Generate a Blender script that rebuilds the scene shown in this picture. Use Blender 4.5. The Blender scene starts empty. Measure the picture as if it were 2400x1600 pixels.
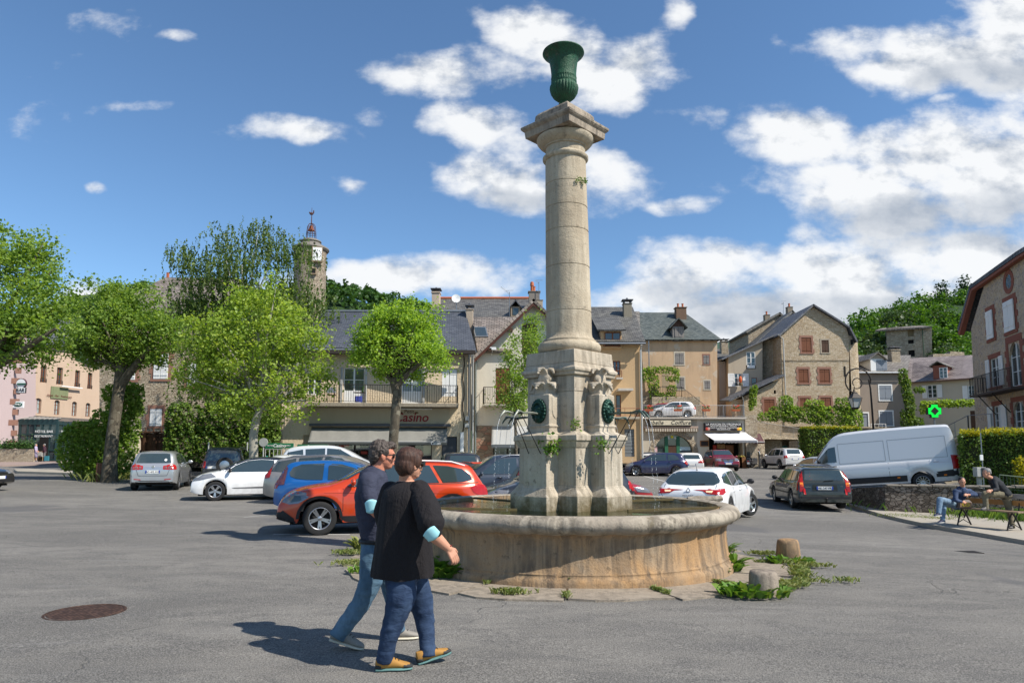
import bpy,bmesh,math,random
from math import radians,sin,cos,pi,tan,sqrt,atan2
from mathutils import Vector,Matrix,noise
from mathutils.bvhtree import BVHTree
from mathutils.geometry import delaunay_2d_cdt
random.seed(7)
SC=bpy.context.scene
COL=SC.collection
F=1600.0;PITCH=radians(5.5);EYE=1.6
CY=1060-F*tan(PITCH)
cam_d=bpy.data.cameras.new("camera");cam=bpy.data.objects.new("camera",cam_d);COL.objects.link(cam)
cam.location=(0,0,EYE);cam.rotation_euler=(radians(90)+PITCH,0,0)
cam_d.sensor_width=36;cam_d.lens=F/2400*36;cam_d.shift_y=(CY-800)/2400;cam_d.clip_end=4000;cam_d.clip_start=0.05
SC.camera=cam
def ray(px,py):
 dx=(px-1200)/F;dy=-(py-CY)/F
 return Vector((dx,cos(PITCH)-sin(PITCH)*dy,sin(PITCH)+cos(PITCH)*dy))
def at(px,py,Y):
 r=ray(px,py);t=Y/r.y
 return Vector((r.x*t,Y,EYE+r.z*t))
SUN=Vector((0.61,-0.32,0.725)).normalized()
SC.view_settings.view_transform='Standard';SC.view_settings.look='None'
SC.view_settings.exposure=0.46;SC.view_settings.gamma=1.0
sd=bpy.data.lights.new("sun",'SUN');sd.energy=4.9;sd.angle=radians(0.53);sd.color=(1.0,0.94,0.85)
so=bpy.data.objects.new("sun",sd);COL.objects.link(so);so.rotation_euler=SUN.to_track_quat('Z','Y').to_euler();so.location=(30,-10,40)
def nd(nt,t,**k):
 n=nt.nodes.new(t)
 for a,v in k.items():
  if a in('ins',):
   for i,x in v.items():n.inputs[i].default_value=x
  else:setattr(n,a,v)
 return n
def mth(nt,op,a,b=None,c=None,clamp=False):
 n=nt.nodes.new('ShaderNodeMath');n.operation=op;n.use_clamp=clamp
 for i,x in enumerate((a,b,c)):
  if x is None:continue
  if isinstance(x,(int,float)):n.inputs[i].default_value=x
  else:nt.links.new(x,n.inputs[i])
 return n.outputs[0]
def make_world():
 w=bpy.data.worlds.new("World");SC.world=w;w.use_nodes=True
 nt=w.node_tree;nt.nodes.clear();L=nt.links.new
 out=nd(nt,'ShaderNodeOutputWorld');bg=nd(nt,'ShaderNodeBackground')
 sky=nd(nt,'ShaderNodeTexSky');sky.sky_type='NISHITA';sky.sun_disc=False
 sky.sun_elevation=math.asin(SUN.z);sky.sun_rotation=atan2(SUN.x,SUN.y)
 sky.air_density=1.0;sky.dust_density=0.1;sky.ozone_density=2.4;sky.altitude=500
 tc=nd(nt,'ShaderNodeTexCoord');sep=nd(nt,'ShaderNodeSeparateXYZ');L(tc.outputs['Generated'],sep.inputs[0])
 ys=mth(nt,'MAXIMUM',sep.outputs[1],0.05)
 U=mth(nt,'DIVIDE',sep.outputs[0],ys);V=mth(nt,'DIVIDE',sep.outputs[2],ys)
 comb=nd(nt,'ShaderNodeCombineXYZ');L(U,comb.inputs[0]);L(V,comb.inputs[1])
 def fbm(scale,detail,off=(0,0,0),stretch=(1,1,1),rough=.6):
  mp=nd(nt,'ShaderNodeMapping');L(comb.outputs[0],mp.inputs[0]);mp.inputs['Location'].default_value=off;mp.inputs['Scale'].default_value=stretch
  n=nd(nt,'ShaderNodeTexNoise');n.inputs['Scale'].default_value=scale;n.inputs['Detail'].default_value=detail;n.inputs['Roughness'].default_value=rough
  L(mp.outputs[0],n.inputs['Vector']);return n
 wn=fbm(3.5,3);wsep=nd(nt,'ShaderNodeSeparateXYZ');L(wn.outputs['Color'],wsep.inputs[0])
 Uw=mth(nt,'ADD',U,mth(nt,'MULTIPLY',mth(nt,'SUBTRACT',wsep.outputs[0],.5),.17))
 Vw=mth(nt,'ADD',V,mth(nt,'MULTIPLY',mth(nt,'SUBTRACT',wsep.outputs[1],.5),.10))
 blobs=[(1060,180,150,40,1),(1270,100,120,62,1),(1180,165,110,45,.9),(1580,30,50,50,.8),(1510,125,85,70,.95),(1410,205,85,55,.95),(1100,285,105,48,1),(1180,395,120,70,1),(1260,455,110,45,.95),(1400,420,85,75,.95),(690,308,140,32,.85),(855,275,50,28,.35),(2240,120,250,75,1.1),(2400,60,150,150,1.2),(2040,150,70,30,.8),(2300,350,190,80,1.2),(1960,445,210,60,1.05),(2380,430,220,100,1.2),(1860,320,130,75,.95),(1590,478,100,25,.4),(2190,485,280,60,1.1),(1690,650,160,60,1.05),(1950,640,260,62,1.15),(2220,625,220,75,1.2),(1880,735,420,70,1.1),(2250,700,300,80,1.2),(900,665,260,38,.8),(1080,655,150,45,.8),(230,690,110,34,.5),(190,110,300,190,-.28),(80,300,190,130,-.22),(390,85,60,20,.15),(310,250,110,26,.05),(235,458,34,16,.15),(1590,270,80,36,.35),(1880,560,80,40,.6),(800,440,70,30,.0),(2230,243,45,16,.35),(990,385,60,20,.15),(800,440,60,22,.1)]
 acc=None
 for(px,py,a,b,s)in blobs:
  r=ray(px,py);u0,v0=r.x/r.y,r.z/r.y
  p=mth(nt,'POWER',mth(nt,'DIVIDE',mth(nt,'SUBTRACT',Uw,u0),a*1.38/F),2)
  q=mth(nt,'POWER',mth(nt,'DIVIDE',mth(nt,'SUBTRACT',Vw,v0),b*1.38/F),2)
  d=mth(nt,'SUBTRACT',s,mth(nt,'ADD',p,q))
  acc=d if acc is None else mth(nt,'SMOOTH_MAX',acc,d,.10)
 nb=fbm(6.5,9,(0,0,0),(1,1.5,1),.58)
 nb2=fbm(6.5,9,(-.022,-.03,0),(1,1.5,1),.58)
 dens=mth(nt,'ADD',mth(nt,'MAXIMUM',acc,-1.6),mth(nt,'MULTIPLY',mth(nt,'SUBTRACT',nb.outputs[0],.5),4.6))
 back=mth(nt,'LESS_THAN',sep.outputs[1],0.05)
 mr=nd(nt,'ShaderNodeMapRange');mr.interpolation_type='SMOOTHSTEP'
 L(dens,mr.inputs[0]);mr.inputs[1].default_value=-.2;mr.inputs[2].default_value=1.0;mr.inputs[3].default_value=0;mr.inputs[4].default_value=.97
 nb3=nd(nt,'ShaderNodeTexNoise');nb3.inputs['Scale'].default_value=2.2;nb3.inputs['Detail'].default_value=6;L(tc.outputs['Generated'],nb3.inputs['Vector'])
 m3=nd(nt,'ShaderNodeMapRange');L(nb3.outputs[0],m3.inputs[0]);m3.inputs[1].default_value=.54;m3.inputs[2].default_value=.7;m3.inputs[4].default_value=.8
 mask=mth(nt,'ADD',mth(nt,'MULTIPLY',mr.outputs[0],mth(nt,'SUBTRACT',1,back)),mth(nt,'MULTIPLY',m3.outputs[0],back))
 sh=mth(nt,'ADD',mth(nt,'MULTIPLY',mth(nt,'SUBTRACT',nb.outputs[0],nb2.outputs[0]),3.2),.62,clamp=True)
 core=nd(nt,'ShaderNodeMapRange');L(dens,core.inputs[0]);core.inputs[1].default_value=.6;core.inputs[2].default_value=2.2;core.inputs[3].default_value=1.0;core.inputs[4].default_value=.82
 ga=None
 for(px,py,a,b)in[(2200,520,300,50),(1750,520,120,25),(2000,735,420,35),(1650,700,130,25),(2300,190,150,30),(1200,470,120,25),(2350,720,200,30)]:
  r=ray(px,py);p=mth(nt,'POWER',mth(nt,'DIVIDE',mth(nt,'SUBTRACT',Uw,r.x/r.y),a*1.3/F),2);q=mth(nt,'POWER',mth(nt,'DIVIDE',mth(nt,'SUBTRACT',Vw,r.z/r.y),b*1.5/F),2)
  d=mth(nt,'SUBTRACT',1,mth(nt,'ADD',p,q));ga=d if ga is None else mth(nt,'MAXIMUM',ga,d)
 gm=nd(nt,'ShaderNodeMapRange');gm.interpolation_type='SMOOTHSTEP';L(mth(nt,'ADD',ga,mth(nt,'MULTIPLY',mth(nt,'SUBTRACT',nb.outputs[0],.5),2)),gm.inputs[0]);gm.inputs[1].default_value=-.6;gm.inputs[2].default_value=.9;gm.inputs[3].default_value=1;gm.inputs[4].default_value=.42
 shade=mth(nt,'MULTIPLY',mth(nt,'MULTIPLY',sh,core.outputs[0]),gm.outputs[0])
 cr=nd(nt,'ShaderNodeValToRGB');L(shade,cr.inputs[0])
 cr.color_ramp.elements[0].position=.1;cr.color_ramp.elements[0].color=(.33,.37,.43,1)
 cr.color_ramp.elements[1].position=.62;cr.color_ramp.elements[1].color=(.70,.71,.72,1)
 sk=nd(nt,'ShaderNodeVectorMath');sk.operation='MULTIPLY';L(sky.outputs[0],sk.inputs[0]);sk.inputs[1].default_value=(SKY_S*.80,SKY_S*.97,SKY_S*1.06)
 mix=nd(nt,'ShaderNodeMixRGB');L(mask,mix.inputs[0]);L(sk.outputs[0],mix.inputs[1]);L(cr.outputs[0],mix.inputs[2])
 L(mix.outputs[0],bg.inputs[0]);bg.inputs[1].default_value=1.0;L(bg.outputs[0],out.inputs[0])
SKY_S=0.112
make_world()
GP=[(0,0,0,4),(-.9,5,0,3.5),(-3,14.7,-.09,6),(1,10.9,-.10,5),(4.7,16.8,-.19,4),(9.8,22.5,-.35,5),(11.8,18.5,-.45,5),(14,14,-.5,6),(8,9,-.2,5),(-9.3,24,0,7),(-14.7,29,.1,8),(9.5,46,.08,10),(21.7,55,.33,9),(-44,64,.7,12),(-30,44,.35,10),(-5,38,.05,10),(15,35,-.2,7),(-10,5,0,8),(0,60,.2,12),(40,60,.4,12),(-60,30,.2,20),(60,20,-.5,20),(0,-30,0,20)]
def gz0(x,y):
 s=w=0
 for(a,b,z,r)in GP:
  k=math.exp(-((x-a)**2+(y-b)**2)/(2*r*r))+1e-7/(1+((x-a)**2+(y-b)**2)*.001)
  s+=k*z;w+=k
 return s/w
GT_=[q[2]for q in GP]
for _ in range(60):
 e=[t-gz0(q[0],q[1])for q,t in zip(GP,GT_)];GP=[(q[0],q[1],q[2]+.6*d,q[3])for q,d in zip(GP,e)]
def gz(x,y):return gz0(x,y)
def gp(px,y,dz=0):
 x=(px-1200)/F*y/1.0
 return Vector((x,y,gz(x,y)+dz))
def pz(px,py,y):
 p=at(px,py,y);return p.x,p.z
TH={}
def tag(o,label=None,cat=None,group=None,kind=None):
 if label:o['label']=label
 if cat:o['category']=cat
 if group:o['group']=group
 if kind:o['kind']=kind
 return o
def thing(name,label,cat,loc=(0,0,0),rz=0,group=None,local=False):
 o=bpy.data.objects.new(name,None);COL.objects.link(o);o.empty_display_size=.2
 o.location=loc;o.rotation_euler=(0,0,rz);tag(o,label,cat,group)
 TH[o]=None if local else(Matrix.Translation(Vector(loc))@Matrix.Rotation(rz,4,'Z')).inverted()
 return o
def link(name,me,mat=None,parent=None):
 o=bpy.data.objects.new(name,me);COL.objects.link(o)
 if mat is not None and not me.materials:
  for m in(mat if isinstance(mat,(list,tuple))else[mat]):me.materials.append(m)
 if parent is not None:
  o.parent=parent
  if TH.get(parent)is not None:o.matrix_parent_inverse=TH[parent]
 return o
def copy_tree(o,parent=None):
 c=o.copy();COL.objects.link(c)
 if parent is not None:c.parent=parent;c.matrix_parent_inverse=o.matrix_parent_inverse.copy()
 for ch in KIDS.get(o,[])or[x for x in o.children]:copy_tree(ch,c)
 return c
KIDS={}
class MB:
 def __init__(s):s.v=[];s.f=[];s.mi=[];s.uv={}
 def add(s,vs,fs,M=None,mi=0):
  b=len(s.v)
  s.v+=[tuple(M@Vector(p))for p in vs]if M is not None else[tuple(p)for p in vs]
  s.f+=[tuple(i+b for i in f)for f in fs];s.mi+=[mi]*len(fs);return b
 def box(s,a,b,M=None,mi=0):
  x0,y0,z0=a;x1,y1,z1=b
  s.add([(x0,y0,z0),(x1,y0,z0),(x1,y1,z0),(x0,y1,z0),(x0,y0,z1),(x1,y0,z1),(x1,y1,z1),(x0,y1,z1)],[(0,3,2,1),(4,5,6,7),(0,1,5,4),(1,2,6,5),(2,3,7,6),(3,0,4,7)],M,mi)
 def rstack(s,prof,M=None):
  vs=[];fs=[]
  for(z,x0,x1,y0,y1)in prof:vs+=[(x0,y0,z),(x1,y0,z),(x1,y1,z),(x0,y1,z)]
  for k in range(len(prof)-1):
   for j in range(4):
    a=4*k+j;b=4*k+(j+1)%4;fs.append((a,b,b+4,a+4))
  fs.append((3,2,1,0));n=4*(len(prof)-1);fs.append((n,n+1,n+2,n+3));s.add(vs,fs,M)
 def tube(s,pts,rad,n=8,cap=True,mi=0):
  pts=[Vector(p)for p in pts]
  if isinstance(rad,(int,float)):rad=[rad]*len(pts)
  vs=[];fs=[];ref=None
  for i,p in enumerate(pts):
   t=(pts[min(i+1,len(pts)-1)]-pts[max(i-1,0)])
   if t.length<1e-9:t=Vector((0,0,1))
   t.normalize()
   if ref is None:ref=Vector((1,0,0))if abs(t.x)<.8 else Vector((0,1,0))
   a=(ref-t*ref.dot(t)).normalized();b=t.cross(a);ref=a
   for j in range(n):
    an=2*pi*j/n;vs.append(p+(a*cos(an)+b*sin(an))*rad[i])
  for i in range(len(pts)-1):
   for j in range(n):
    fs.append((i*n+j,i*n+(j+1)%n,(i+1)*n+(j+1)%n,(i+1)*n+j))
  if cap:fs.append(tuple(range(n-1,-1,-1)));m=(len(pts)-1)*n;fs.append(tuple(range(m,m+n)))
  s.add(vs,fs,mi=mi)
 def lathe(s,prof,n=48,M=None,rmod=None,cap=True):
  vs=[];fs=[]
  for(r,z)in prof:
   for j in range(n):
    an=2*pi*j/n;rr=r if rmod is None else rmod(r,z,an);vs.append((rr*cos(an),rr*sin(an),z))
  for i in range(len(prof)-1):
   for j in range(n):fs.append((i*n+j,i*n+(j+1)%n,(i+1)*n+(j+1)%n,(i+1)*n+j))
  if cap:fs.append(tuple(range(n-1,-1,-1)));m=(len(prof)-1)*n;fs.append(tuple(range(m,m+n)))
  s.add(vs,fs,M)
 def ell(s,c,r,n=10,M=None):
  R=Matrix.Translation(Vector(c))@Matrix.Diagonal((r[0],r[1],r[2],1))
  if M is not None:R=M@R
  vs=[];fs=[];m=max(4,n//2+1)
  for i in range(1,m):
   ph=pi*i/m
   for j in range(n):an=2*pi*j/n;vs.append((sin(ph)*cos(an),sin(ph)*sin(an),cos(ph)))
  t=len(vs);vs+=[(0,0,1),(0,0,-1)]
  for i in range(m-2):
   for j in range(n):fs.append((i*n+j,(i+1)*n+j,(i+1)*n+(j+1)%n,i*n+(j+1)%n))
  for j in range(n):fs.append((t,j,(j+1)%n));fs.append((t+1,(m-2)*n+(j+1)%n,(m-2)*n+j))
  s.add(vs,fs,R)
 def prism(s,poly,y0,y1,M=None):
  n=len(poly);vs=[(x,y0,z)for x,z in poly]+[(x,y1,z)for x,z in poly]
  fs=[tuple(range(n)),tuple(range(2*n-1,n-1,-1))]+[(i,i+n,(i+1)%n+n,(i+1)%n)for i in range(n)]
  s.add(vs,fs,M)
 def mesh(s,name):
  me=bpy.data.meshes.new(name);me.from_pydata(s.v,[],s.f)
  if any(s.mi):me.polygons.foreach_set('material_index',s.mi)
  return me
 def build(s,name,mat,parent=None,smooth=False,bevel=0,fix=True,loc=None):
  me=s.mesh(name)
  if fix:
   bm=bmesh.new();bm.from_mesh(me);bmesh.ops.recalc_face_normals(bm,faces=bm.faces);bm.to_mesh(me);bm.free()
  if smooth is True:me.polygons.foreach_set('use_smooth',[True]*len(me.polygons))
  elif smooth:
   me.polygons.foreach_set('use_smooth',[True]*len(me.polygons));me.set_sharp_from_angle(angle=radians(smooth))
  o=link(name,me,mat,parent)
  if bevel:
   m=o.modifiers.new('b','BEVEL');m.width=bevel;m.segments=2;m.limit_method='ANGLE';m.angle_limit=radians(35)
  if loc is not None:o.location=loc
  return o
def struct(o):o['kind']='structure';return o
MC={}
def newmat(name):
 m=bpy.data.materials.new(name);m.use_nodes=True
 nt=m.node_tree;b=nt.nodes['Principled BSDF'];b.inputs['Specular IOR Level'].default_value=.3;return m,nt,b
def ramp(nt,fac,stops):
 r=nd(nt,'ShaderNodeValToRGB');nt.links.new(fac,r.inputs[0])
 e=r.color_ramp.elements
 while len(e)<len(stops):e.new(.5)
 for i,(p,c)in enumerate(stops):e[i].position=p;e[i].color=tuple(c)[:3]+(1,)
 return r.outputs[0]
def coords(nt,scale=(1,1,1),rot=(0,0,0),which='Object'):
 t=nd(nt,'ShaderNodeTexCoord');mp=nd(nt,'ShaderNodeMapping');nt.links.new(t.outputs[which],mp.inputs[0])
 mp.inputs['Scale'].default_value=scale;mp.inputs['Rotation'].default_value=rot;return mp.outputs[0]
def noise_n(nt,vec,scale,detail=4,rough=.55,dist=0):
 n=nd(nt,'ShaderNodeTexNoise');nt.links.new(vec,n.inputs['Vector']);n.inputs['Scale'].default_value=scale
 n.inputs['Detail'].default_value=detail;n.inputs['Roughness'].default_value=rough;n.inputs['Distortion'].default_value=dist;return n.outputs[0]
def mixc(nt,fac,a,b,mode='MIX'):
 m=nd(nt,'ShaderNodeMixRGB');m.blend_type=mode
 for i,x in enumerate((fac,a,b)):
  if isinstance(x,(int,float)):m.inputs[i].default_value=x
  elif isinstance(x,tuple):m.inputs[i].default_value=x[:3]+(1,)
  else:nt.links.new(x,m.inputs[i])
 return m.outputs[0]
def mr(nt,v,a,b,c=0,d=1):
 n=nd(nt,'ShaderNodeMapRange');nt.links.new(v,n.inputs[0])
 for i,x in enumerate((a,b,c,d)):n.inputs[i+1].default_value=x
 return n.outputs[0]
def bump(nt,b,h,dist=.02,strength=.6):
 n=nd(nt,'ShaderNodeBump');nt.links.new(h,n.inputs['Height']);n.inputs['Distance'].default_value=dist;n.inputs['Strength'].default_value=strength
 nt.links.new(n.outputs[0],b.inputs['Normal'])
def plain(name,col,rough=.6,metal=0,var=.12,vscale=8,bmp=0,coat=0,spec=.3,emit=None):
 if name in MC:return MC[name]
 m,nt,b=newmat(name);b.inputs['Roughness'].default_value=rough;b.inputs['Metallic'].default_value=metal
 b.inputs['Coat Weight'].default_value=coat;b.inputs['Coat Roughness'].default_value=.04;b.inputs['Specular IOR Level'].default_value=spec
 v=coords(nt);n=noise_n(nt,v,vscale,4)
 nt.links.new(mixc(nt,n,tuple(c*(1-var)for c in col),tuple(min(1,c*(1+var))for c in col)),b.inputs['Base Color'])
 if bmp:bump(nt,b,noise_n(nt,v,vscale*3,5),bmp,.8)
 if emit:b.inputs['Emission Color'].default_value=tuple(emit[:3])+(1,);b.inputs['Emission Strength'].default_value=emit[3]
 MC[name]=m;return m
def plaster(name,col,dark=None,amt=.5,scale=.6,bmp=.02,bscale=12,patch=None):
 if name in MC:return MC[name]
 m,nt,b=newmat(name);b.inputs['Roughness'].default_value=.93;b.inputs['Specular IOR Level'].default_value=.15
 v=coords(nt);vs=coords(nt,(1,1,.22))
 dark=dark or tuple(c*.62 for c in col)
 c=mixc(nt,mr(nt,noise_n(nt,v,scale,6,.65),.35,.7),col,tuple(x*.8+y*.2 for x,y in zip(col,dark)))
 c=mixc(nt,mr(nt,noise_n(nt,vs,scale*2.6,7,.7,.4),.5,.78,0,amt),c,dark)
 if patch:c=mixc(nt,mr(nt,noise_n(nt,v,scale*1.7,8,.6,.6),.57,.60,0,.9),c,patch)
 c=mixc(nt,mr(nt,noise_n(nt,v,26,3,.6),.3,.75,0,.25),c,tuple(x*.75 for x in col))
 nt.links.new(c,b.inputs['Base Color']);bump(nt,b,noise_n(nt,v,bscale,5,.6),bmp,.8);MC[name]=m;return m
def stone(name,cols,mortar,scale=2.6,flat=1.8,bmp=.03,mort=.06,tint=None,rand=.9):
 if name in MC:return MC[name]
 m,nt,b=newmat(name);b.inputs['Roughness'].default_value=.92;b.inputs['Specular IOR Level'].default_value=.15
 v0=coords(nt,(1,1,flat))
 wn=nd(nt,'ShaderNodeTexNoise');nt.links.new(v0,wn.inputs[0]);wn.inputs['Scale'].default_value=2.2;wn.inputs['Detail'].default_value=2
 vv=nd(nt,'ShaderNodeVectorMath');vv.operation='MULTIPLY_ADD';nt.links.new(wn.outputs['Color'],vv.inputs[0]);vv.inputs[1].default_value=(.25,)*3;nt.links.new(v0,vv.inputs[2])
 vo=nd(nt,'ShaderNodeTexVoronoi');nt.links.new(vv.outputs[0],vo.inputs['Vector']);vo.inputs['Scale'].default_value=scale;vo.inputs['Randomness'].default_value=rand
 ve=nd(nt,'ShaderNodeTexVoronoi');ve.feature='DISTANCE_TO_EDGE';nt.links.new(vv.outputs[0],ve.inputs['Vector']);ve.inputs['Scale'].default_value=scale;ve.inputs['Randomness'].default_value=rand
 sp=nd(nt,'ShaderNodeSeparateXYZ');nt.links.new(vo.outputs['Color'],sp.inputs[0])
 n=len(cols);c=ramp(nt,sp.outputs[0],[(i/(n-1),q)for i,q in enumerate(cols)])
 c=mixc(nt,mr(nt,noise_n(nt,coords(nt),14,4),.3,.75,0,.35),c,tuple(x*.55 for x in cols[0]))
 e=mr(nt,ve.outputs[0],0,mort)
 c=mixc(nt,e,mortar,c)
 if tint:c=mixc(nt,mr(nt,noise_n(nt,coords(nt,(1,1,.5)),.45,5,.6),.45,.7,0,tint[3]),c,tint[:3])
 nt.links.new(c,b.inputs['Base Color'])
 h=mth(nt,'ADD',e,mth(nt,'MULTIPLY',noise_n(nt,coords(nt),16,4),.6));bump(nt,b,h,bmp,.9);MC[name]=m;return m
def slate(name,cols,w=.28,h=.16,moss=None,bmp=.03):
 if name in MC:return MC[name]
 m,nt,b=newmat(name);b.inputs['Roughness'].default_value=.62;b.inputs['Specular IOR Level'].default_value=.35
 v=coords(nt,(1,1,1),which='UV')
 wn=nd(nt,'ShaderNodeTexNoise');nt.links.new(v,wn.inputs[0]);wn.inputs['Scale'].default_value=5;wn.inputs['Detail'].default_value=1
 vv=nd(nt,'ShaderNodeVectorMath');vv.operation='MULTIPLY_ADD';nt.links.new(wn.outputs['Color'],vv.inputs[0]);vv.inputs[1].default_value=(.05,)*3;nt.links.new(v,vv.inputs[2])
 br=nd(nt,'ShaderNodeTexBrick');nt.links.new(vv.outputs[0],br.inputs[0]);br.inputs['Scale'].default_value=1;br.inputs['Brick Width'].default_value=w;br.inputs['Row Height'].default_value=h
 br.inputs['Mortar Size'].default_value=h*.09;br.inputs['Mortar Smooth'].default_value=.3
 br.inputs['Color1'].default_value=(0,0,0,1);br.inputs['Color2'].default_value=(1,1,1,1);br.inputs['Mortar'].default_value=(.5,.5,.5,1)
 n=len(cols);c=ramp(nt,br.outputs['Color'],[(i/(n-1),q)for i,q in enumerate(cols)])
 c=mixc(nt,mr(nt,noise_n(nt,coords(nt),.9,6,.65),.4,.72,0,.5),c,moss or tuple(x*1.5 for x in cols[-1]))
 c=mixc(nt,br.outputs['Fac'],c,tuple(x*.3 for x in cols[0]))
 nt.links.new(c,b.inputs['Base Color'])
 sp=nd(nt,'ShaderNodeSeparateXYZ');nt.links.new(vv.outputs[0],sp.inputs[0])
 saw=mth(nt,'SUBTRACT',1,mth(nt,'FRACT',mth(nt,'DIVIDE',sp.outputs[1],h)))
 hh=mth(nt,'ADD',saw,mth(nt,'MULTIPLY',br.outputs['Color'],.4));bump(nt,b,hh,bmp,1.0);MC[name]=m;return m
def leafm(name,a,b_,trans=.35,c_=None):
 if name in MC:return MC[name]
 m,nt,b=newmat(name);g=nd(nt,'ShaderNodeNewGeometry')
 n=noise_n(nt,coords(nt),.9,3)
 f=mth(nt,'ADD',mth(nt,'MULTIPLY',g.outputs['Random Per Island'],.6),mth(nt,'MULTIPLY',n,.5))
 st=[(.2,a),(.8,b_)]if c_ is None else[(.15,a),(.55,b_),(.9,c_)]
 col=ramp(nt,f,st)
 nt.links.new(col,b.inputs['Base Color']);b.inputs['Roughness'].default_value=.5;b.inputs['Specular IOR Level'].default_value=.35
 t=nd(nt,'ShaderNodeBsdfTranslucent');nt.links.new(mixc(nt,1,col,(1.3,1.25,.55),'MULTIPLY'),t.inputs[0])
 mx=nd(nt,'ShaderNodeMixShader');mx.inputs[0].default_value=trans;nt.links.new(b.outputs[0],mx.inputs[1]);nt.links.new(t.outputs[0],mx.inputs[2])
 nt.links.new(mx.outputs[0],nt.nodes['Material Output'].inputs[0]);MC[name]=m;return m
def paint(name,col,metal=.0,rough=.28):
 if name in MC:return MC[name]
 m,nt,b=newmat(name);b.inputs['Base Color'].default_value=tuple(col)+(1,);b.inputs['Metallic'].default_value=metal;b.inputs['Roughness'].default_value=rough
 b.inputs['Coat Weight'].default_value=.8;b.inputs['Coat Roughness'].default_value=.03;b.inputs['Specular IOR Level'].default_value=.5
 n=noise_n(nt,coords(nt),6,5);z=nd(nt,'ShaderNodeSeparateXYZ');nt.links.new(coords(nt),z.inputs[0])
 dirt=mth(nt,'MULTIPLY',mr(nt,z.outputs[2],.75,.2),mr(nt,n,.35,.75,0,.8))
 nt.links.new(mixc(nt,mth(nt,'MULTIPLY',dirt,.55),tuple(col),(.16,.14,.12)),b.inputs['Base Color'])
 nt.links.new(mr(nt,dirt,0,1,rough,.7),b.inputs['Roughness']);MC[name]=m;return m
GLASS=plain('window_glass',(.035,.05,.055),.06,0,.3,.7,0,0,.9)
CGLASS=plain('car_glass',(.03,.045,.045),.04,0,.2,2,0,.6,1.0)
RUBBER=plain('rubber',(.018,.018,.018),.75,0,.3,20)
BLACKP=plain('black_plastic',(.022,.022,.024),.5)
CHROME=plain('chrome',(.6,.6,.62),.15,1,.05)
ALLOY=plain('alloy',(.45,.45,.46),.3,.9,.05)
IRON=plain('wrought_iron',(.03,.026,.024),.55,.3)
WHITEP=plain('white_paint',(.74,.74,.72),.5,0,.06,3)
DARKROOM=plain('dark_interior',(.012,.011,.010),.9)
def text(body,size,M,mat,parent,name='lettering',shear=0,extrude=.01,offset=0,space=1,align='CENTER'):
 c=bpy.data.curves.new('t','FONT');c.body=body;c.size=size;c.extrude=extrude;c.shear=shear;c.offset=offset;c.space_character=space
 c.align_x=align;c.align_y='CENTER';c.resolution_u=3
 o=bpy.data.objects.new('t',c);COL.objects.link(o);bpy.context.view_layer.update()
 me=bpy.data.meshes.new_from_object(o.evaluated_get(bpy.context.evaluated_depsgraph_get()));bpy.data.objects.remove(o)
 me.materials.clear();me.transform(M);me.name=name
 return link(name,me,mat,parent)
def frame_M(o,xd,n):
 xd=Vector(xd).normalized();n=Vector(n).normalized();u=n.cross(xd)
 return Matrix.Translation(Vector(o))@Matrix((xd,u,n)).transposed().to_4x4()
def rnd(a,b):return random.uniform(a,b)
def leaf_cloud(mb,centers,per,spread,size,up=.5,droop=0,rng=random):
 for(c,s)in centers:
  c=Vector(c)
  for _ in range(per):
   d=Vector((rng.gauss(0,1),rng.gauss(0,1),rng.gauss(0,.8)))*spread*s
   leaf(mb,c+d,size*rng.uniform(.6,1.35),up,rng)
def leaf(mb,p,s,up=.5,rng=random,d=None):
 n=Vector((rng.gauss(0,1),rng.gauss(0,1),rng.gauss(0,1)+up*2));n.normalize()
 a=Vector((rng.gauss(0,1),rng.gauss(0,1),rng.gauss(0,.5)-.3))if d is None else d
 a=(a-n*a.dot(n));a.normalize();b=n.cross(a)
 p=Vector(p)
 mb.add([p-a*s*.5,p+b*s*.42-a*s*.08+n*s*.1,p+a*s*.55-n*s*.08,p-b*s*.42-a*s*.08+n*s*.1],[(0,1,2,3)])
PLATE=plain('plate_white',(.72,.72,.70),.9,0,.03);PLATEB=plain('plate_blue',(.02,.06,.35),.4);PLATET=plain('plate_black_text',(.02,.02,.02),.5)
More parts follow.
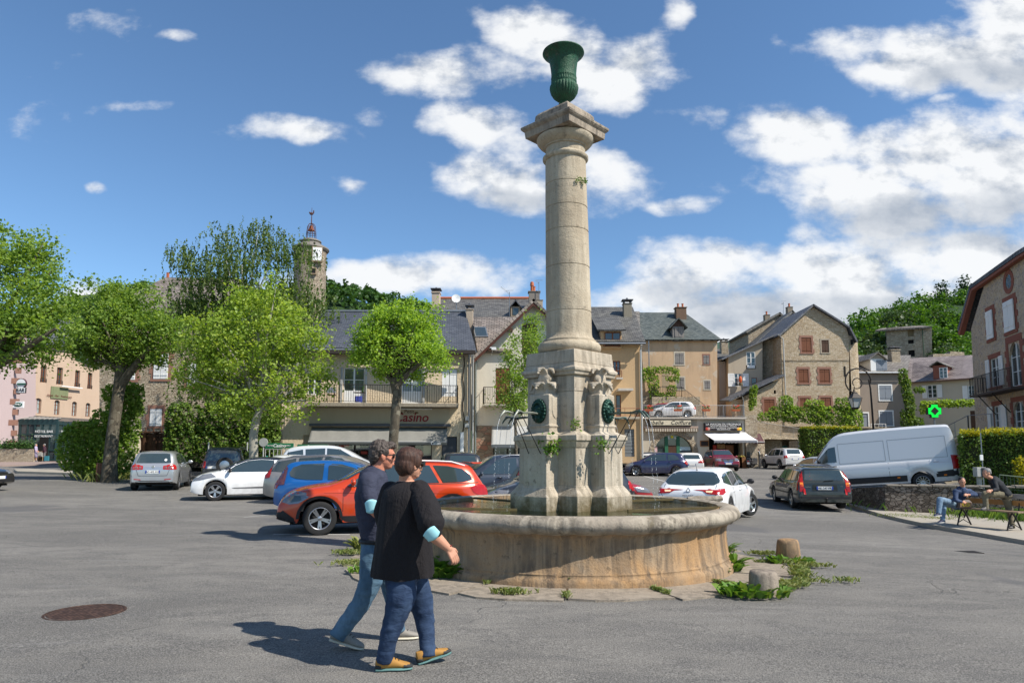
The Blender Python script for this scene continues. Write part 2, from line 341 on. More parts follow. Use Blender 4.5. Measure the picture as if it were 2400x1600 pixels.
def asphalt():
 m,nt,b=newmat('asphalt');b.inputs['Roughness'].default_value=.88;b.inputs['Specular IOR Level'].default_value=.25
 v=coords(nt)
 big=noise_n(nt,coords(nt,(.35,1,1),(0,0,radians(8))),.30,7,.68,.8)
 mid=noise_n(nt,coords(nt,(.7,1.6,1),(0,0,radians(-10))),1.6,6,.7,.6)
 grit=noise_n(nt,v,80,3,.8)
 fine=noise_n(nt,v,30,3,.7)
 c=mixc(nt,mr(nt,big,.38,.62),(.078,.072,.064),(.245,.226,.196))
 c=mixc(nt,mr(nt,mid,.45,.60,0,.75),c,(.07,.066,.063))
 c=mixc(nt,mr(nt,noise_n(nt,coords(nt,(.25,1.1,1),(0,0,radians(4))),.9,6,.7,1.2),.58,.70,0,.7),c,(.25,.24,.225))
 c=mixc(nt,mr(nt,grit,.38,.7),mixc(nt,.62,c,(.02,.02,.02)),mixc(nt,.45,c,(.48,.46,.42)))
 c=mixc(nt,mr(nt,fine,.58,.70,0,.6),c,(.34,.315,.275))
 wn=nd(nt,'ShaderNodeTexNoise');nt.links.new(v,wn.inputs[0]);wn.inputs['Scale'].default_value=1.1;wn.inputs['Detail'].default_value=5
 vv=nd(nt,'ShaderNodeVectorMath');vv.operation='MULTIPLY_ADD';nt.links.new(wn.outputs['Color'],vv.inputs[0]);vv.inputs[1].default_value=(1.6,)*3;nt.links.new(v,vv.inputs[2])
 vo=nd(nt,'ShaderNodeTexVoronoi');vo.feature='DISTANCE_TO_EDGE';nt.links.new(vv.outputs[0],vo.inputs['Vector']);vo.inputs['Scale'].default_value=.33
 crack=mth(nt,'MULTIPLY',mr(nt,vo.outputs[0],.008,.002),mr(nt,noise_n(nt,v,.5,3),.5,.6))
 c=mixc(nt,mth(nt,'MULTIPLY',crack,.3),c,(.035,.033,.03))
 pn=mr(nt,noise_n(nt,coords(nt,(1,.6,1)),.30,4,.5,.5),.60,.63,0,.6)
 c=mixc(nt,pn,c,(.095,.093,.095))
 nt.links.new(c,b.inputs['Base Color'])
 h=mth(nt,'ADD',mth(nt,'MULTIPLY',grit,.8),mth(nt,'SUBTRACT',mth(nt,'MULTIPLY',fine,.7),crack));bump(nt,b,h,.012,.8)
 return m
ASPH=asphalt()
def axis(a,b,n1,ends):
 near=[a+(b-a)*i/n1 for i in range(n1+1)]
 return sorted(set(ends[0]+near+ends[1]))
xs=axis(-50,50,110,([-1500,-700,-400,-200,-120,-90,-70,-60],[60,70,90,120,200,400,700,1500]))
ys=axis(-6,70,110,([-400,-150,-60,-25,-12],[75,80,90,110,150,250,500,1000,2000]))
mb=MB();mb.v=[(x,y,gz(x,y))for y in ys for x in xs];nx=len(xs)
mb.f=[(j*nx+i,j*nx+i+1,(j+1)*nx+i+1,(j+1)*nx+i)for j in range(len(ys)-1)for i in range(nx-1)]
struct(mb.build('ground',ASPH,smooth=True))
def gpt(px,py,dz=0.0):
 y=10.0
 for _ in range(40):
  r=ray(px,py);x=r.x/r.y*y;z=gz(x,y)+dz
  t=(z-EYE)/r.z;y2=r.y*t
  y=y*.5+y2*.5 if y2>0 else y*1.5
 return Vector((ray(px,py).x/ray(px,py).y*y,y,gz(ray(px,py).x/ray(px,py).y*y,y)+dz))
def sheet(name,poly,dz,mat,h=None,step=.5,parent=None):
 """ground-hugging sheet (or slab with a kerb step of height h) over a plan polygon"""
 pts=[];n=len(poly)
 for i in range(n):
  a,b=Vector(poly[i]).to_2d(),Vector(poly[(i+1)%n]).to_2d();k=max(1,int((b-a).length/step))
  pts+=[a.lerp(b,j/k)for j in range(k)]
 outer=len(pts);x0=min(p.x for p in pts);x1=max(p.x for p in pts);y0=min(p.y for p in pts);y1=max(p.y for p in pts)
 def inside(p):
  c=False
  for i in range(outer):
   a,b=pts[i],pts[i-1]
   if(a.y>p.y)!=(b.y>p.y)and p.x<(b.x-a.x)*(p.y-a.y)/(b.y-a.y)+a.x:c=not c
  return c
 st=max(step,(x1-x0)/60,(y1-y0)/60);allp=list(pts);x=x0
 while x<x1:
  y=y0
  while y<y1:
   p=Vector((x,y))
   if inside(p):allp.append(p)
   y+=st
  x+=st
 vs,es,fs,_,_,_=delaunay_2d_cdt(allp,[(i,(i+1)%outer)for i in range(outer)],[list(range(outer))],1,1e-4)
 mb=MB();top=dz+(h or 0);b=mb.add([(v.x,v.y,gz(v.x,v.y)+top)for v in vs],fs)
 if h:
  for i in range(outer):
   p,q=pts[i],pts[(i+1)%outer]
   mb.add([(p.x,p.y,gz(p.x,p.y)+top),(q.x,q.y,gz(q.x,q.y)+top),(q.x,q.y,gz(q.x,q.y)-.1),(p.x,p.y,gz(p.x,p.y)-.1)],[(0,1,2,3)])
 return mb.build(name,mat,parent,fix=False if not h else True)
CONC=plaster('pavement_concrete',(.36,.325,.27),(.20,.18,.15),.6,1.2,.01,30)
LINE=plaster('worn_road_paint',(.46,.45,.43),(.20,.195,.19),.9,4,.003,40)
def gq(*pp,dz=0):return[gpt(a,b,dz).to_2d()for a,b in pp]
KR=gq((1987,1186),(2062,1210),(2120,1224),(2180,1237),(2290,1256),(2420,1279),(2700,1330))+[Vector((22,13)),Vector((24,22)),Vector((17.5,24.5)),Vector((12.5,25.2))]
struct(sheet('pavement',KR,0,CONC,.1))
struct(sheet('traffic_island',gq((32,1104),(120,1101),(190,1101),(262,1109),(262,1119),(180,1114),(40,1109)),0,CONC,.14))
struct(sheet('cafe_pavement',gq((-260,1097),(5,1093),(150,1088),(240,1086))+[Vector((-36,74)),Vector((-80,74))],0,plaster('pink_paving',(.30,.23,.20),None,.4,1.5),.10,1.0))
for i,(a,b,w)in enumerate([((1462,1112),(1496,1112),.1),((1496,1112),(1560,1128),.1),((20,1101),(100,1101),.05),((1880,1168),(1960,1180),.12)]):
 p,q=gpt(*a),gpt(*b);d=(q-p).to_2d().normalized();n=Vector((-d.y,d.x))*.07
 struct(sheet('road_marking',[p.to_2d()+n,q.to_2d()+n,q.to_2d()-n,p.to_2d()-n],.004,LINE))
for(a,b)in[((640,1252),(820,1252)),((570,1212),(650,1204)),((650,1331),(760,1331))][:2]:
 p,q=gpt(*a),gpt(*b);n=Vector((0,.06))
 struct(sheet('road_marking',[p.to_2d()+n,q.to_2d()+n,q.to_2d()-n,p.to_2d()-n],.004,LINE))
m,nt,b=newmat('rusty_cast_iron');b.inputs['Roughness'].default_value=.7;b.inputs['Metallic'].default_value=.4
v=coords(nt);vo=nd(nt,'ShaderNodeTexVoronoi');nt.links.new(v,vo.inputs['Vector']);vo.inputs['Scale'].default_value=22;vo.inputs['Randomness'].default_value=.3
nt.links.new(mixc(nt,mr(nt,vo.outputs[0],.2,.6),(.21,.12,.085),(.05,.028,.02)),b.inputs['Base Color']);bump(nt,b,vo.outputs[0],.01)
p=gpt(200,1434);mb=MB();mb.lathe([(.37,-.05),(.37,.006),(.35,.007),(.345,.002),(.335,.002),(.33,.006),(0.001,.006)],48,Matrix.Translation(p),cap=False)
tag(mb.build('manhole_cover',m),'round rusty brown cast iron manhole cover set in the asphalt','manhole cover')
p=gpt(2268,1293);mb=MB()
for i in range(6):mb.box((p.x-.22,p.y-.15+i*.055,p.z-.05),(p.x+.22,p.y-.12+i*.055,p.z+.006))
tag(mb.build('drain_grate',IRON),'small dark drain grate in the road right of the fountain','drain grate')
FX,FY=.925,10.9
def old_stone(name,col,col2,dark,stain=.6,moss=None,zfade=None,scale=1.0,joints=None):
 m,nt,b=newmat(name);b.inputs['Roughness'].default_value=.88;b.inputs['Specular IOR Level'].default_value=.2
 v=coords(nt);vs=coords(nt,(3.2,3.2,.2))
 c=mixc(nt,mr(nt,noise_n(nt,v,1.3*scale,6,.65,.4),.38,.64),col,col2)
 c=mixc(nt,mth(nt,'MULTIPLY',mr(nt,noise_n(nt,vs,2.6*scale,7,.68,.5),.42,.57,0,stain),mr(nt,noise_n(nt,v,1.6,3),.38,.58,.25,1)),c,dark)
 c=mixc(nt,mr(nt,noise_n(nt,v,45,4,.7),.55,.72,0,.55),c,tuple(x*.4 for x in col))
 c=mixc(nt,mr(nt,noise_n(nt,v,9,5,.7),.60,.68,0,.5),c,tuple(x*.5 for x in dark))
 if moss:c=mixc(nt,mr(nt,noise_n(nt,v,3.2,6,.7),.60,.68,0,.8),c,moss)
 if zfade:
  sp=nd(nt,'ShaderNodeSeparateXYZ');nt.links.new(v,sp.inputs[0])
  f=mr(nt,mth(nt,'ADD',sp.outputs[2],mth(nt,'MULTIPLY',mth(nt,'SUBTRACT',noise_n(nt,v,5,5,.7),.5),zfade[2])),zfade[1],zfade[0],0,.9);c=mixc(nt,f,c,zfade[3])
 nt.links.new(c,b.inputs['Base Color'])
 h=mth(nt,'ADD',noise_n(nt,v,38,5,.7),mth(nt,'MULTIPLY',noise_n(nt,v,7,3),1.2));bump(nt,b,h,.012,.9)
 MC[name]=m;return m
S_COL=old_stone('pale_limestone',(.50,.43,.32),(.40,.33,.235),(.26,.215,.155),.55,None)
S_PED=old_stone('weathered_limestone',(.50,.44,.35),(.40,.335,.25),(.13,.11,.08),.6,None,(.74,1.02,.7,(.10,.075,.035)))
S_CAP=old_stone('lichen_limestone',(.38,.32,.245),(.27,.225,.18),(.12,.10,.08),.85,(.12,.09,.035))
S_BAS=old_stone('ochre_stained_stone',(.38,.23,.11),(.30,.23,.155),(.10,.078,.06),.8,None,None,.9)
S_RIM=old_stone('grey_rim_stone',(.40,.35,.275),(.31,.265,.21),(.10,.085,.065),.7,(.17,.14,.09))
S_PAV=old_stone('paving_stone',(.33,.28,.22),(.27,.225,.175),(.14,.12,.095),.6,None)
fo=thing('stone_fountain','tall stone column fountain with round water basin in the middle of the square','fountain',(FX,FY,-.1))
T=Matrix.Translation((FX,FY,0))
def jr(r,z,an):
 q=(an*11/pi)%1.0;q=min(q,1-q)
 return r*(1-.010*math.exp(-(q/.022)**2))+.006*sin(an*5+z*3)+.004*sin(an*13)
mb=MB();mb.lathe([(2.44,-.22),(2.44,-.0),(2.425,.045),(2.40,.06),(2.385,.085),(2.39,.105),(2.365,.135),(2.345,.30),(2.335,.42),(2.34,.52),(2.37,.575),(2.42,.60)],360,T,jr,cap=False)
mb.lathe([(2.24,.80),(2.24,.10)],120,T,cap=False)
mb.build('basin',S_BAS,fo,smooth=50)
mb=MB();mb.lathe([(2.34,.57),(2.41,.592),(2.48,.625),(2.525,.675),(2.53,.72),(2.51,.77),(2.46,.805),(2.39,.82),(2.31,.812),(2.25,.785),(2.235,.72),(2.235,.5)],360,T,lambda r,z,a:jr(r,z,a)+.008*sin(a*31+z*9),cap=False)
mb.build('basin_rim',S_RIM,fo,smooth=50)
mb=MB();mb.lathe([(2.3,.50),(.3,.50)],64,T,cap=False)
m,nt,b=newmat('algae_basin_floor');v=coords(nt);b.inputs['Roughness'].default_value=.9
c=mixc(nt,mr(nt,noise_n(nt,v,1.1,4,.6),.45,.62),(.12,.115,.04),(.20,.40,.31));c=mixc(nt,mr(nt,noise_n(nt,v,3,6,.7),.5,.65,0,.6),c,(.08,.07,.03))
nt.links.new(c,b.inputs['Base Color']);mb.build('basin_floor',m,fo,fix=False)
m,nt,b=newmat('basin_water');v=coords(nt,(1,1.2,1))
b.inputs['Base Color'].default_value=(.80,.92,.84,1);b.inputs['Roughness'].default_value=.015;b.inputs['IOR'].default_value=1.33;b.inputs['Transmission Weight'].default_value=1;b.inputs['Specular IOR Level'].default_value=.5
bump(nt,b,mth(nt,'ADD',noise_n(nt,v,9,3,.5,1.5),mth(nt,'MULTIPLY',noise_n(nt,v,30,3),.25)),.012,.55)
tr=nd(nt,'ShaderNodeBsdfTransparent');tr.inputs[0].default_value=(.72,.80,.66,1);gl=nd(nt,'ShaderNodeBsdfGlossy');gl.inputs[1].default_value=.02
fr=nd(nt,'ShaderNodeFresnel');fr.inputs[0].default_value=1.33;bn=[n for n in nt.nodes if n.type=='BUMP'][0]
nt.links.new(bn.outputs[0],gl.inputs['Normal']);nt.links.new(bn.outputs[0],fr.inputs['Normal'])
mx=nd(nt,'ShaderNodeMixShader');nt.links.new(fr.outputs[0],mx.inputs[0]);nt.links.new(tr.outputs[0],mx.inputs[1]);nt.links.new(gl.outputs[0],mx.inputs[2]);nt.links.new(mx.outputs[0],nt.nodes['Material Output'].inputs[0])
WATER=m
mb=MB();mb.lathe([(2.26,.745),(.001,.745)],96,T,cap=False)
me=mb.mesh('water');o=link('water',me,WATER,fo)
RZ=radians(-44);M=T@Matrix.Rotation(RZ,4,'Z')
zf=lambda py:at(1332,py,10.2).z
def sq(prof):return[(z,-h,h,-h,h)for z,h in prof]
z_top,z_b1,z_c0,z_c1,z_c2,z_led0,z_led1,z_sh1=zf(815),zf(846),zf(860),zf(868),zf(877),zf(1010),zf(1040),zf(1138)
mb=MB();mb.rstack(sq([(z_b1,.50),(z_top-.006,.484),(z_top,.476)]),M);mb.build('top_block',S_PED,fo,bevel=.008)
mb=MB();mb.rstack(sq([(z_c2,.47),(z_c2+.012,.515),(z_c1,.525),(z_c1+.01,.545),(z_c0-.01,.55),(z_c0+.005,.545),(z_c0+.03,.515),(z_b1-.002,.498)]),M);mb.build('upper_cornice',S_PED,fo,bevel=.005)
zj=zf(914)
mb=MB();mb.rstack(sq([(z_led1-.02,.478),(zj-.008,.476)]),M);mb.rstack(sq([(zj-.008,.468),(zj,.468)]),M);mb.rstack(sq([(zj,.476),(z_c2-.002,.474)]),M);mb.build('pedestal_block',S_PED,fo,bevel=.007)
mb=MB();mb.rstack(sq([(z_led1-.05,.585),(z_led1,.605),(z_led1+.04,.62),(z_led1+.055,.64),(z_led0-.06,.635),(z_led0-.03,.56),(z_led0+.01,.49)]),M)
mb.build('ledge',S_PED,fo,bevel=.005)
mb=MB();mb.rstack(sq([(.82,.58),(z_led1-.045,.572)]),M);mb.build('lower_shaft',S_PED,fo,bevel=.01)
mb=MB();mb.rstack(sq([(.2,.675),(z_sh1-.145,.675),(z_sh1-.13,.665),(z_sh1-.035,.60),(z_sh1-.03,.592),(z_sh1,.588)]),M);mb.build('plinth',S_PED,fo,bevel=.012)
bronze=plain('green_bronze',(.012,.042,.030),.42,.55,.5,12,.006);IR2=plain('aged_pipe',(.16,.16,.13),.5,.6,.4,15)
def remesh(mb,name,mat,parent,vox=.008,sm=3,disp=None,keep=True):
 o=mb.build(name,mat,parent,fix=True)
 r=o.modifiers.new('r','REMESH');r.mode='VOXEL';r.voxel_size=vox;r.use_smooth_shade=True
 s=o.modifiers.new('s','SMOOTH');s.iterations=sm;s.factor=.5
 dg=bpy.context.evaluated_depsgraph_get();dg.update();me=bpy.data.meshes.new_from_object(o.evaluated_get(dg))
 o.modifiers.clear();old=o.data;o.data=me;me.name=name;me.materials.clear();me.materials.append(mat);bpy.data.meshes.remove(old)
 if disp:
  for v in me.vertices:v.co+=v.normal*disp(v.co)
 me.polygons.foreach_set('use_smooth',[True]*len(me.polygons));return o
for k in range(4):
 Mk=M@Matrix.Rotation(k*pi/2,4,'Z')
 mb=MB()
 mb.rstack([(z_led0-.03,.3,.745,-.21,.21),(z_led0+.05,.3,.735,-.20,.20),(z_led0+.075,.3,.75,-.215,.215),(z_led0+.095,.3,.75,-.215,.215),(z_led0+.10,.3,.73,-.193,.193),(z_led0+.55,.3,.73,-.193,.193),(z_led0+.565,.3,.715,-.18,.18)],Mk)
 mb.rstack([(z_led1-.05,.3,.85,-.245,.245),(z_led1,.3,.87,-.26,.26),(z_led1+.045,.3,.885,-.275,.275),(z_led1+.06,.3,.90,-.29,.29),(z_led0-.06,.3,.895,-.285,.285),(z_led0-.04,.3,.81,-.24,.24),(z_led0-.01,.3,.755,-.22,.22)],Mk)
 mb.rstack([(.8,.3,.845,-.232,.232),(z_led1-.045,.3,.838,-.228,.228)],Mk)
 mb.rstack([(.2,.3,.945,-.32,.32),(z_sh1-.16,.3,.945,-.32,.32),(z_sh1-.145,.3,.935,-.31,.31),(z_sh1-.05,.3,.868,-.25,.25),(z_sh1-.042,.3,.858,-.24,.24),(z_sh1-.01,.3,.85,-.235,.235)],Mk)
 pier=mb.build('pier',S_PED,fo,bevel=.009)
 for s in(-1,1):
  mb=MB()
  poly=[(.665,.42),(.505,.42),(.505,.22),(.53,.14),(.585,.09),(.64,.14),(.665,.22)]
  vs=[(x,s*.190,z_led0+.10+z)for x,z in poly]+[(x,s*.203,z_led0+.10+z)for x,z in poly];n=len(poly)
  mb.add(vs,[tuple(range(n)),tuple(range(n,2*n))]+[(i,(i+1)%n,(i+1)%n+n,i+n)for i in range(n)],Mk)
  mb.build('carved_shield',S_PED,pier,bevel=.004)
 mb=MB();zo=z_led0+.56
 mb.rstack([(zo-.03,.42,.70,-.15,.15),(zo+.06,.42,.69,-.12,.12),(zo+.16,.42,.66,-.085,.085),(zo+.20,.42,.66,-.10,.10),(zo+.215,.42,.66,-.10,.10),(zo+.23,.42,.655,-.085,.085),(zo+.32,.42,.62,-.055,.055),(zo+.40,.42,.60,-.045,.045),(zo+.41,.42,.60,-.045,.045)],Mk);mb.ell((.60,0,zo+.25),(.07,.13,.10),14,Mk)
 def petal(p0,d0,side,L,w):
  p0,d0,side=Vector(p0),Vector(d0).normalized(),Vector(side)
  for i in range(15):
   t=i/14;out=.02+.13*L/.2*max(0,t-.25)**1.3*1.6;up=L*(1.2*t-2.6*max(0,t-.72)**1.6*2.2);ww=w*(.45+.75*sin(pi*min(1,t*.85+.1)))*(1 if t<.8 else(1-t)*4+.15)
   for k in range(-3,4):q=p0+d0*(out-.02*(k/3)**2)+Vector((0,0,up))+side*(ww*k/3);mb.ell(q,(.018,.018,.018),6,Mk)
 for(d0,sd_,p0)in(((1,0,0),(0,1,0),(.66,0,zo)),((.35,1,0),(1,-.35,0),(.60,.10,zo)),((.35,-1,0),(1,.35,0),(.60,-.10,zo))):petal(p0,d0,sd_,.20,.085)
 petal((.62,0,zo+.24),(1,0,0),(0,1,0),.19,.06);petal((.56,.04,zo+.26),(.2,1,0),(1,-.2,0),.16,.05);petal((.56,-.04,zo+.26),(.2,-1,0),(1,.2,0),.16,.05)
 remesh(mb,'carved_lily',S_PED,pier,.011,2)
 mb=MB();zc=z_led0+.31;fx=.73;Mk0=Mk;Mk=Mk@Matrix.Translation((fx,0,zc))@Matrix.Scale(.88,4)@Matrix.Translation((-fx,0,-zc))
 mb.ell((fx+.0,0,zc),(.035,.165,.215),28,Mk)
 for j in range(20):
  a=2*pi*j/20;rr=.145
  mb.ell((fx+.03,sin(a)*rr,zc+cos(a)*rr*1.28),(.03,.026,.03),8,Mk);
  if cos(a)>-.3:mb.ell((fx+.045,sin(a)*.10,zc+.02+cos(a)*.125),(.03,.022,.026),8,Mk)
 mb.ell((fx+.035,0,zc-.01),(.05,.092,.12),16,Mk);mb.ell((fx+.085,0,zc-.01),(.022,.019,.042),8,Mk);mb.ell((fx+.095,0,zc-.035),(.018,.026,.014),8,Mk)
 for s in(-1,1):
  mb.ell((fx+.07,s*.04,zc+.045),(.022,.032,.013),8,Mk);mb.ell((fx+.062,s*.038,zc+.02),(.018,.018,.011),8,Mk);mb.ell((fx+.062,s*.048,zc-.03),(.024,.026,.024),8,Mk);mb.ell((fx+.05,s*.03,zc-.12),(.03,.03,.05),8,Mk)
 mb.ell((fx+.06,0,zc-.13),(.03,.03,.05),8,Mk);mb.ell((fx+.07,0,zc-.065),(.02,.035,.012),8,Mk)
 remesh(mb,'bronze_mask',bronze,fo,.007,2);Mk=Mk0
 zsp=zc-.045;R3=lambda x,y,z:Mk@Vector((x,y,z))
 mb=MB()
 for s,L,dz in((-1,.62,.0),(1,.55,.02)):
  mb.tube([R3(.78,s*.02,zsp),R3(.95,s*.05,zsp+.012),R3(.78+L*.72,s*.085,zsp-.002),R3(.78+L*.88,s*.10,zsp+.02),R3(.78+L,s*.105,zsp+.005),R3(.78+L+.06,s*.11,zsp-.055),R3(.78+L+.075,s*.11,zsp-.085)],[.013,.014,.012,.015,.019,.013,.009],10)
  mb.ell((.78+L*.96,s*.105,zsp+.018),(.036,.02,.022),10,Mk)
 mb.build('spout',plain('dark_patina',(.07,.10,.085),.45,.5,.5,14)if k!=3 else plain('verdigris_pipe',(.24,.25,.21),.45,.4,.5,14),fo,smooth=50)
 mb=MB()
 for s in(-1,1):mb.tube([R3(1.22,s*.075,zsp-.01),R3(.845,s*.12,z_led1-.14)],.0065,6)
 mb.box((1.20,-.09,zsp-.015),(1.22,.09,zsp+.015),Mk);mb.build('support_rod',IRON,fo)
 mb=MB()
 for s,L in((-1,.62),(1,.55)):
  p0=Vector((.78+L+.075,s*.11,zsp-.09));H=p0.z-.75;rngj=random.Random(k*7+s)
  P=[R3(p0.x+.14*math.sqrt(t),p0.y,p0.z-H*t)for t in[i/14 for i in range(15)]]
  mb.tube(P[:5],[.0032,.003,.0028,.0025,.002],6)
  for i in range(4,70):
   t=i/70;q=R3(p0.x+.14*math.sqrt(t)+rngj.uniform(-.012,.012)*t,p0.y+rngj.uniform(-.012,.012)*t,p0.z-H*t)
   if rngj.random()<.62:mb.ell(q,(.0035,.0035,rngj.uniform(.004,.013)),5)
 wj=MC.get('falling_water')
 if wj is None:
  wj,nt,b=newmat('falling_water');b.inputs['Base Color'].default_value=(.9,.93,.95,1);b.inputs['Roughness'].default_value=.1;b.inputs['Transmission Weight'].default_value=.5;b.inputs['IOR'].default_value=1.33;b.inputs['Specular IOR Level'].default_value=.9;MC['falling_water']=wj
 mb.build('water_jet',wj,fo,smooth=True)
mb=MB()
for(a,b,w)in[((.75,-.9),(2.2,-.62),.05),((-.85,-.75),(-2.15,-.75),.05),((.7,.95),(1.9,1.2),.06),((-.8,.9),(-1.6,1.5),.06)]:
 A=Vector((FX+a[0],FY+a[1],.745));B=Vector((FX+b[0],FY+b[1],.77));d=(B-A).normalized();n=Vector((-d.y,d.x,0))*w*.5
 mb.add([A-n,B-n,B+n,A+n,A-n+Vector((0,0,.035)),B-n+Vector((0,0,.035)),B+n+Vector((0,0,.035)),A+n+Vector((0,0,.035))],[(0,3,2,1),(4,5,6,7),(0,1,5,4),(1,2,6,5),(2,3,7,6),(3,0,4,7)])
mb.build('submerged_bar',plain('mossy_bar',(.10,.075,.03),.8,0,.5,9),fo)
mb=MB();c=at(1650,1186,11.9);mb.tube([(c.x-.28,11.9,.79),(c.x-.1,11.92,.80),(c.x+.1,11.88,.80),(c.x+.32,11.95,.81)],[.05,.06,.055,.05],8)
mb.build('broken_stone',S_RIM,fo,smooth=40)
mb=MB();zx=lambda py:at(1336,py,FY-.35).z;LEAN=Matrix.Identity(4);LEAN[0][2]=-.012;LEAN[0][3]=.012*z_top;T=T@LEAN;M=LEAN@M
def rr(hw,py):p=at(1341,py,FY);return hw*(p.y*cos(PITCH)+(p.z-EYE)*sin(PITCH))/F
zb=z_top
prof=[(.02,zb),(.455,zb),(.49,zb+.03),(.508,zb+.075),(.505,zb+.12),(.475,zb+.165),(.43,zb+.18),(.43,zb+.21),(.415,zb+.22),(.375,zb+.27),(.366,zb+.32)]
js=[zx(y)for y in(724,617,531,474,418)]
zt=zx(356)
def R(z):t=(z-(zb+.32))/(zt-zb-.32);return.366-.034*t**1.4
z=zb+.34;zs=sorted([zb+.4+i*.12 for i in range(int((zt-zb-.5)/.12))]+js)
for z in zs:
 if z in js:prof+=[(R(z),z-.010),(R(z)-.008,z-.004),(R(z)-.008,z+.004),(R(z),z+.010)]
 elif min(abs(z-j)for j in js)>.05:prof.append((R(z),z))
mb.lathe(prof+[(R(zt),zt),(.02,zt)],96,T,lambda r,z,a:r*(1+.003*sin(a*3+z*4)+.002*sin(a*7-z*9)),cap=False)
mb.build('column',S_COL,fo,smooth=50)
mb=MB();z0=zt;r2=R(zt);CH=at(1336,279,10.2).z-zt+.005
mb.lathe([(r2-.01,z0-.03),(r2+.02,z0-.02),(r2+.045,z0+.01),(r2+.045,z0+.04),(r2+.02,z0+.06),(r2+.012,z0+.075),(r2-.005,z0+.085),(r2-.005,z0+.5*CH),(r2+.02,z0+.52*CH),(r2+.02,z0+.57*CH),(r2+.04,z0+.59*CH),(r2+.10,z0+.71*CH),(r2+.135,z0+.83*CH),(r2+.14,z0+.94*CH),(r2+.12,z0+.985*CH),(.1,z0+CH)],80,T)
mb.build('capital',S_COL,fo,smooth=50)
za=at(1336,279,10.2).z;ha=rr(104,303)*.707
HA=at(1336,251,10.2).z-za;mb=MB();mb.rstack(sq([(za,ha-.10),(za+.001,ha-.055),(za+HA*.55,ha-.045),(za+HA*.65,ha-.02),(za+HA*.78,ha),(za+HA*.95,ha+.004),(za+HA,ha-.01)]),M);mb.build('abacus',S_CAP,fo,bevel=.008)
hu=rr(70,250)*.707;zu=za+HA-.003;HU=at(1336,231,10.42).z-zu
mb=MB();mb.rstack(sq([(zu,hu+.06),(zu+HU*.15,hu+.03),(zu+HU*.25,hu+.01),(zu+HU*.75,hu-.005),(zu+HU*.93,hu-.04),(zu+HU,hu-.09)]),M);mb.build('urn_plinth',S_CAP,fo,bevel=.012)
mb=MB();zn=zu+HU-.005;H=at(1322,88,FY-.42).z-zn
g=lambda t:zn+t*H
P=[(.13,0),(.15,.02),(.125,.05),(.085,.07),(.068,.10),(.072,.125),(.115,.135),(.125,.15),(.11,.165),(.075,.175),(.09,.195),(.165,.22),(.235,.27),(.285,.335),(.302,.40),(.295,.435),(.268,.46),(.272,.48),(.278,.49),(.272,.51),(.268,.55),(.278,.565),(.272,.58),(.27,.64),(.285,.75),(.305,.84),(.335,.89),(.40,.935),(.438,.96),(.452,.975),(.446,.99),(.42,1.0),(.33,.97),(.26,.85),(.22,.5)]
k_=rr(48.7,110)/.452
def urn_r(r,z,a):
 t=(z-zn)/H
 if.2<t<.44:return r*(1+.055*abs(sin(a*14))*min(1,(t-.2)/.05)-.02)
 if.505<t<.56:return r*(1+.02*sin(a*34))
 return r
mb.lathe([(r*k_,g(t))for r,t in P],336,T,urn_r)
urn=old_stone('green_painted_iron',(.020,.085,.042),(.028,.10,.055),(.03,.045,.03),.8,(.10,.10,.07),None,1.4);urn.node_tree.nodes['Principled BSDF'].inputs['Roughness'].default_value=.5
mb.build('urn',urn,fo,smooth=45)
NP=15
rr_=random.Random(3)
for k in range(NP):
 a0=2*pi*k/NP;a1=2*pi*(k+1)/NP;ro=3.26+rr_.uniform(-.22,.22)
 gp_=.014;poly=[]
 for j in range(5):a=a0+(a1-a0)*j/4;poly.append(Vector((FX+2.36*cos(a+(gp_/2.4 if j==0 else-gp_/2.4 if j==4 else 0)),FY+2.36*sin(a+(gp_/2.4 if j==0 else-gp_/2.4 if j==4 else 0)))))
 for j in range(4,-1,-1):
  a=a0+(a1-a0)*j/4;q=ro+rr_.uniform(-.07,.07);poly.append(Vector((FX+q*cos(a+(.008 if j==0 else-.008 if j==4 else 0)),FY+q*sin(a+(.008 if j==0 else-.008 if j==4 else 0)))))
 struct(sheet('paving_slab',poly,-.03+rr_.uniform(0,.010),S_PAV,.045,.35))
for i,(px,py,h,w,lab)in enumerate([(1848,1316,.36,.175,'smooth round stone bollard farther from the camera, right of the fountain'),(1790,1396,.30,.165,'rough lichen covered stone bollard sunk in weeds, nearest the camera')]):
 p=gpt(px,py);mb=MB()
 rn=random.Random(i)
 mb.lathe([(w*1.12,-.1),(w*1.1,.02),(w*1.04,h*.5),(w*.98,h*.82),(w*.9,h*.95),(w*.72,h*1.0),(.01,h*1.01)],28,Matrix.Translation(p),(lambda r,z,a:r*(1+.10*noise.noise(Vector((cos(a)*1.5,sin(a)*1.5,z*4+3)))))if i else(lambda r,z,a:r*(1+.01*sin(a*2))))
 tag(mb.build('stone_bollard',S_BAS if i==0 else S_CAP,smooth=50),lab,'bollard','stone bollards beside the fountain')
WEED=leafm('weed_leaf',(.035,.10,.012),(.12,.24,.03),.3,(.20,.27,.05))
DRY=leafm('dry_grass',(.10,.17,.03),(.26,.27,.09),.3)
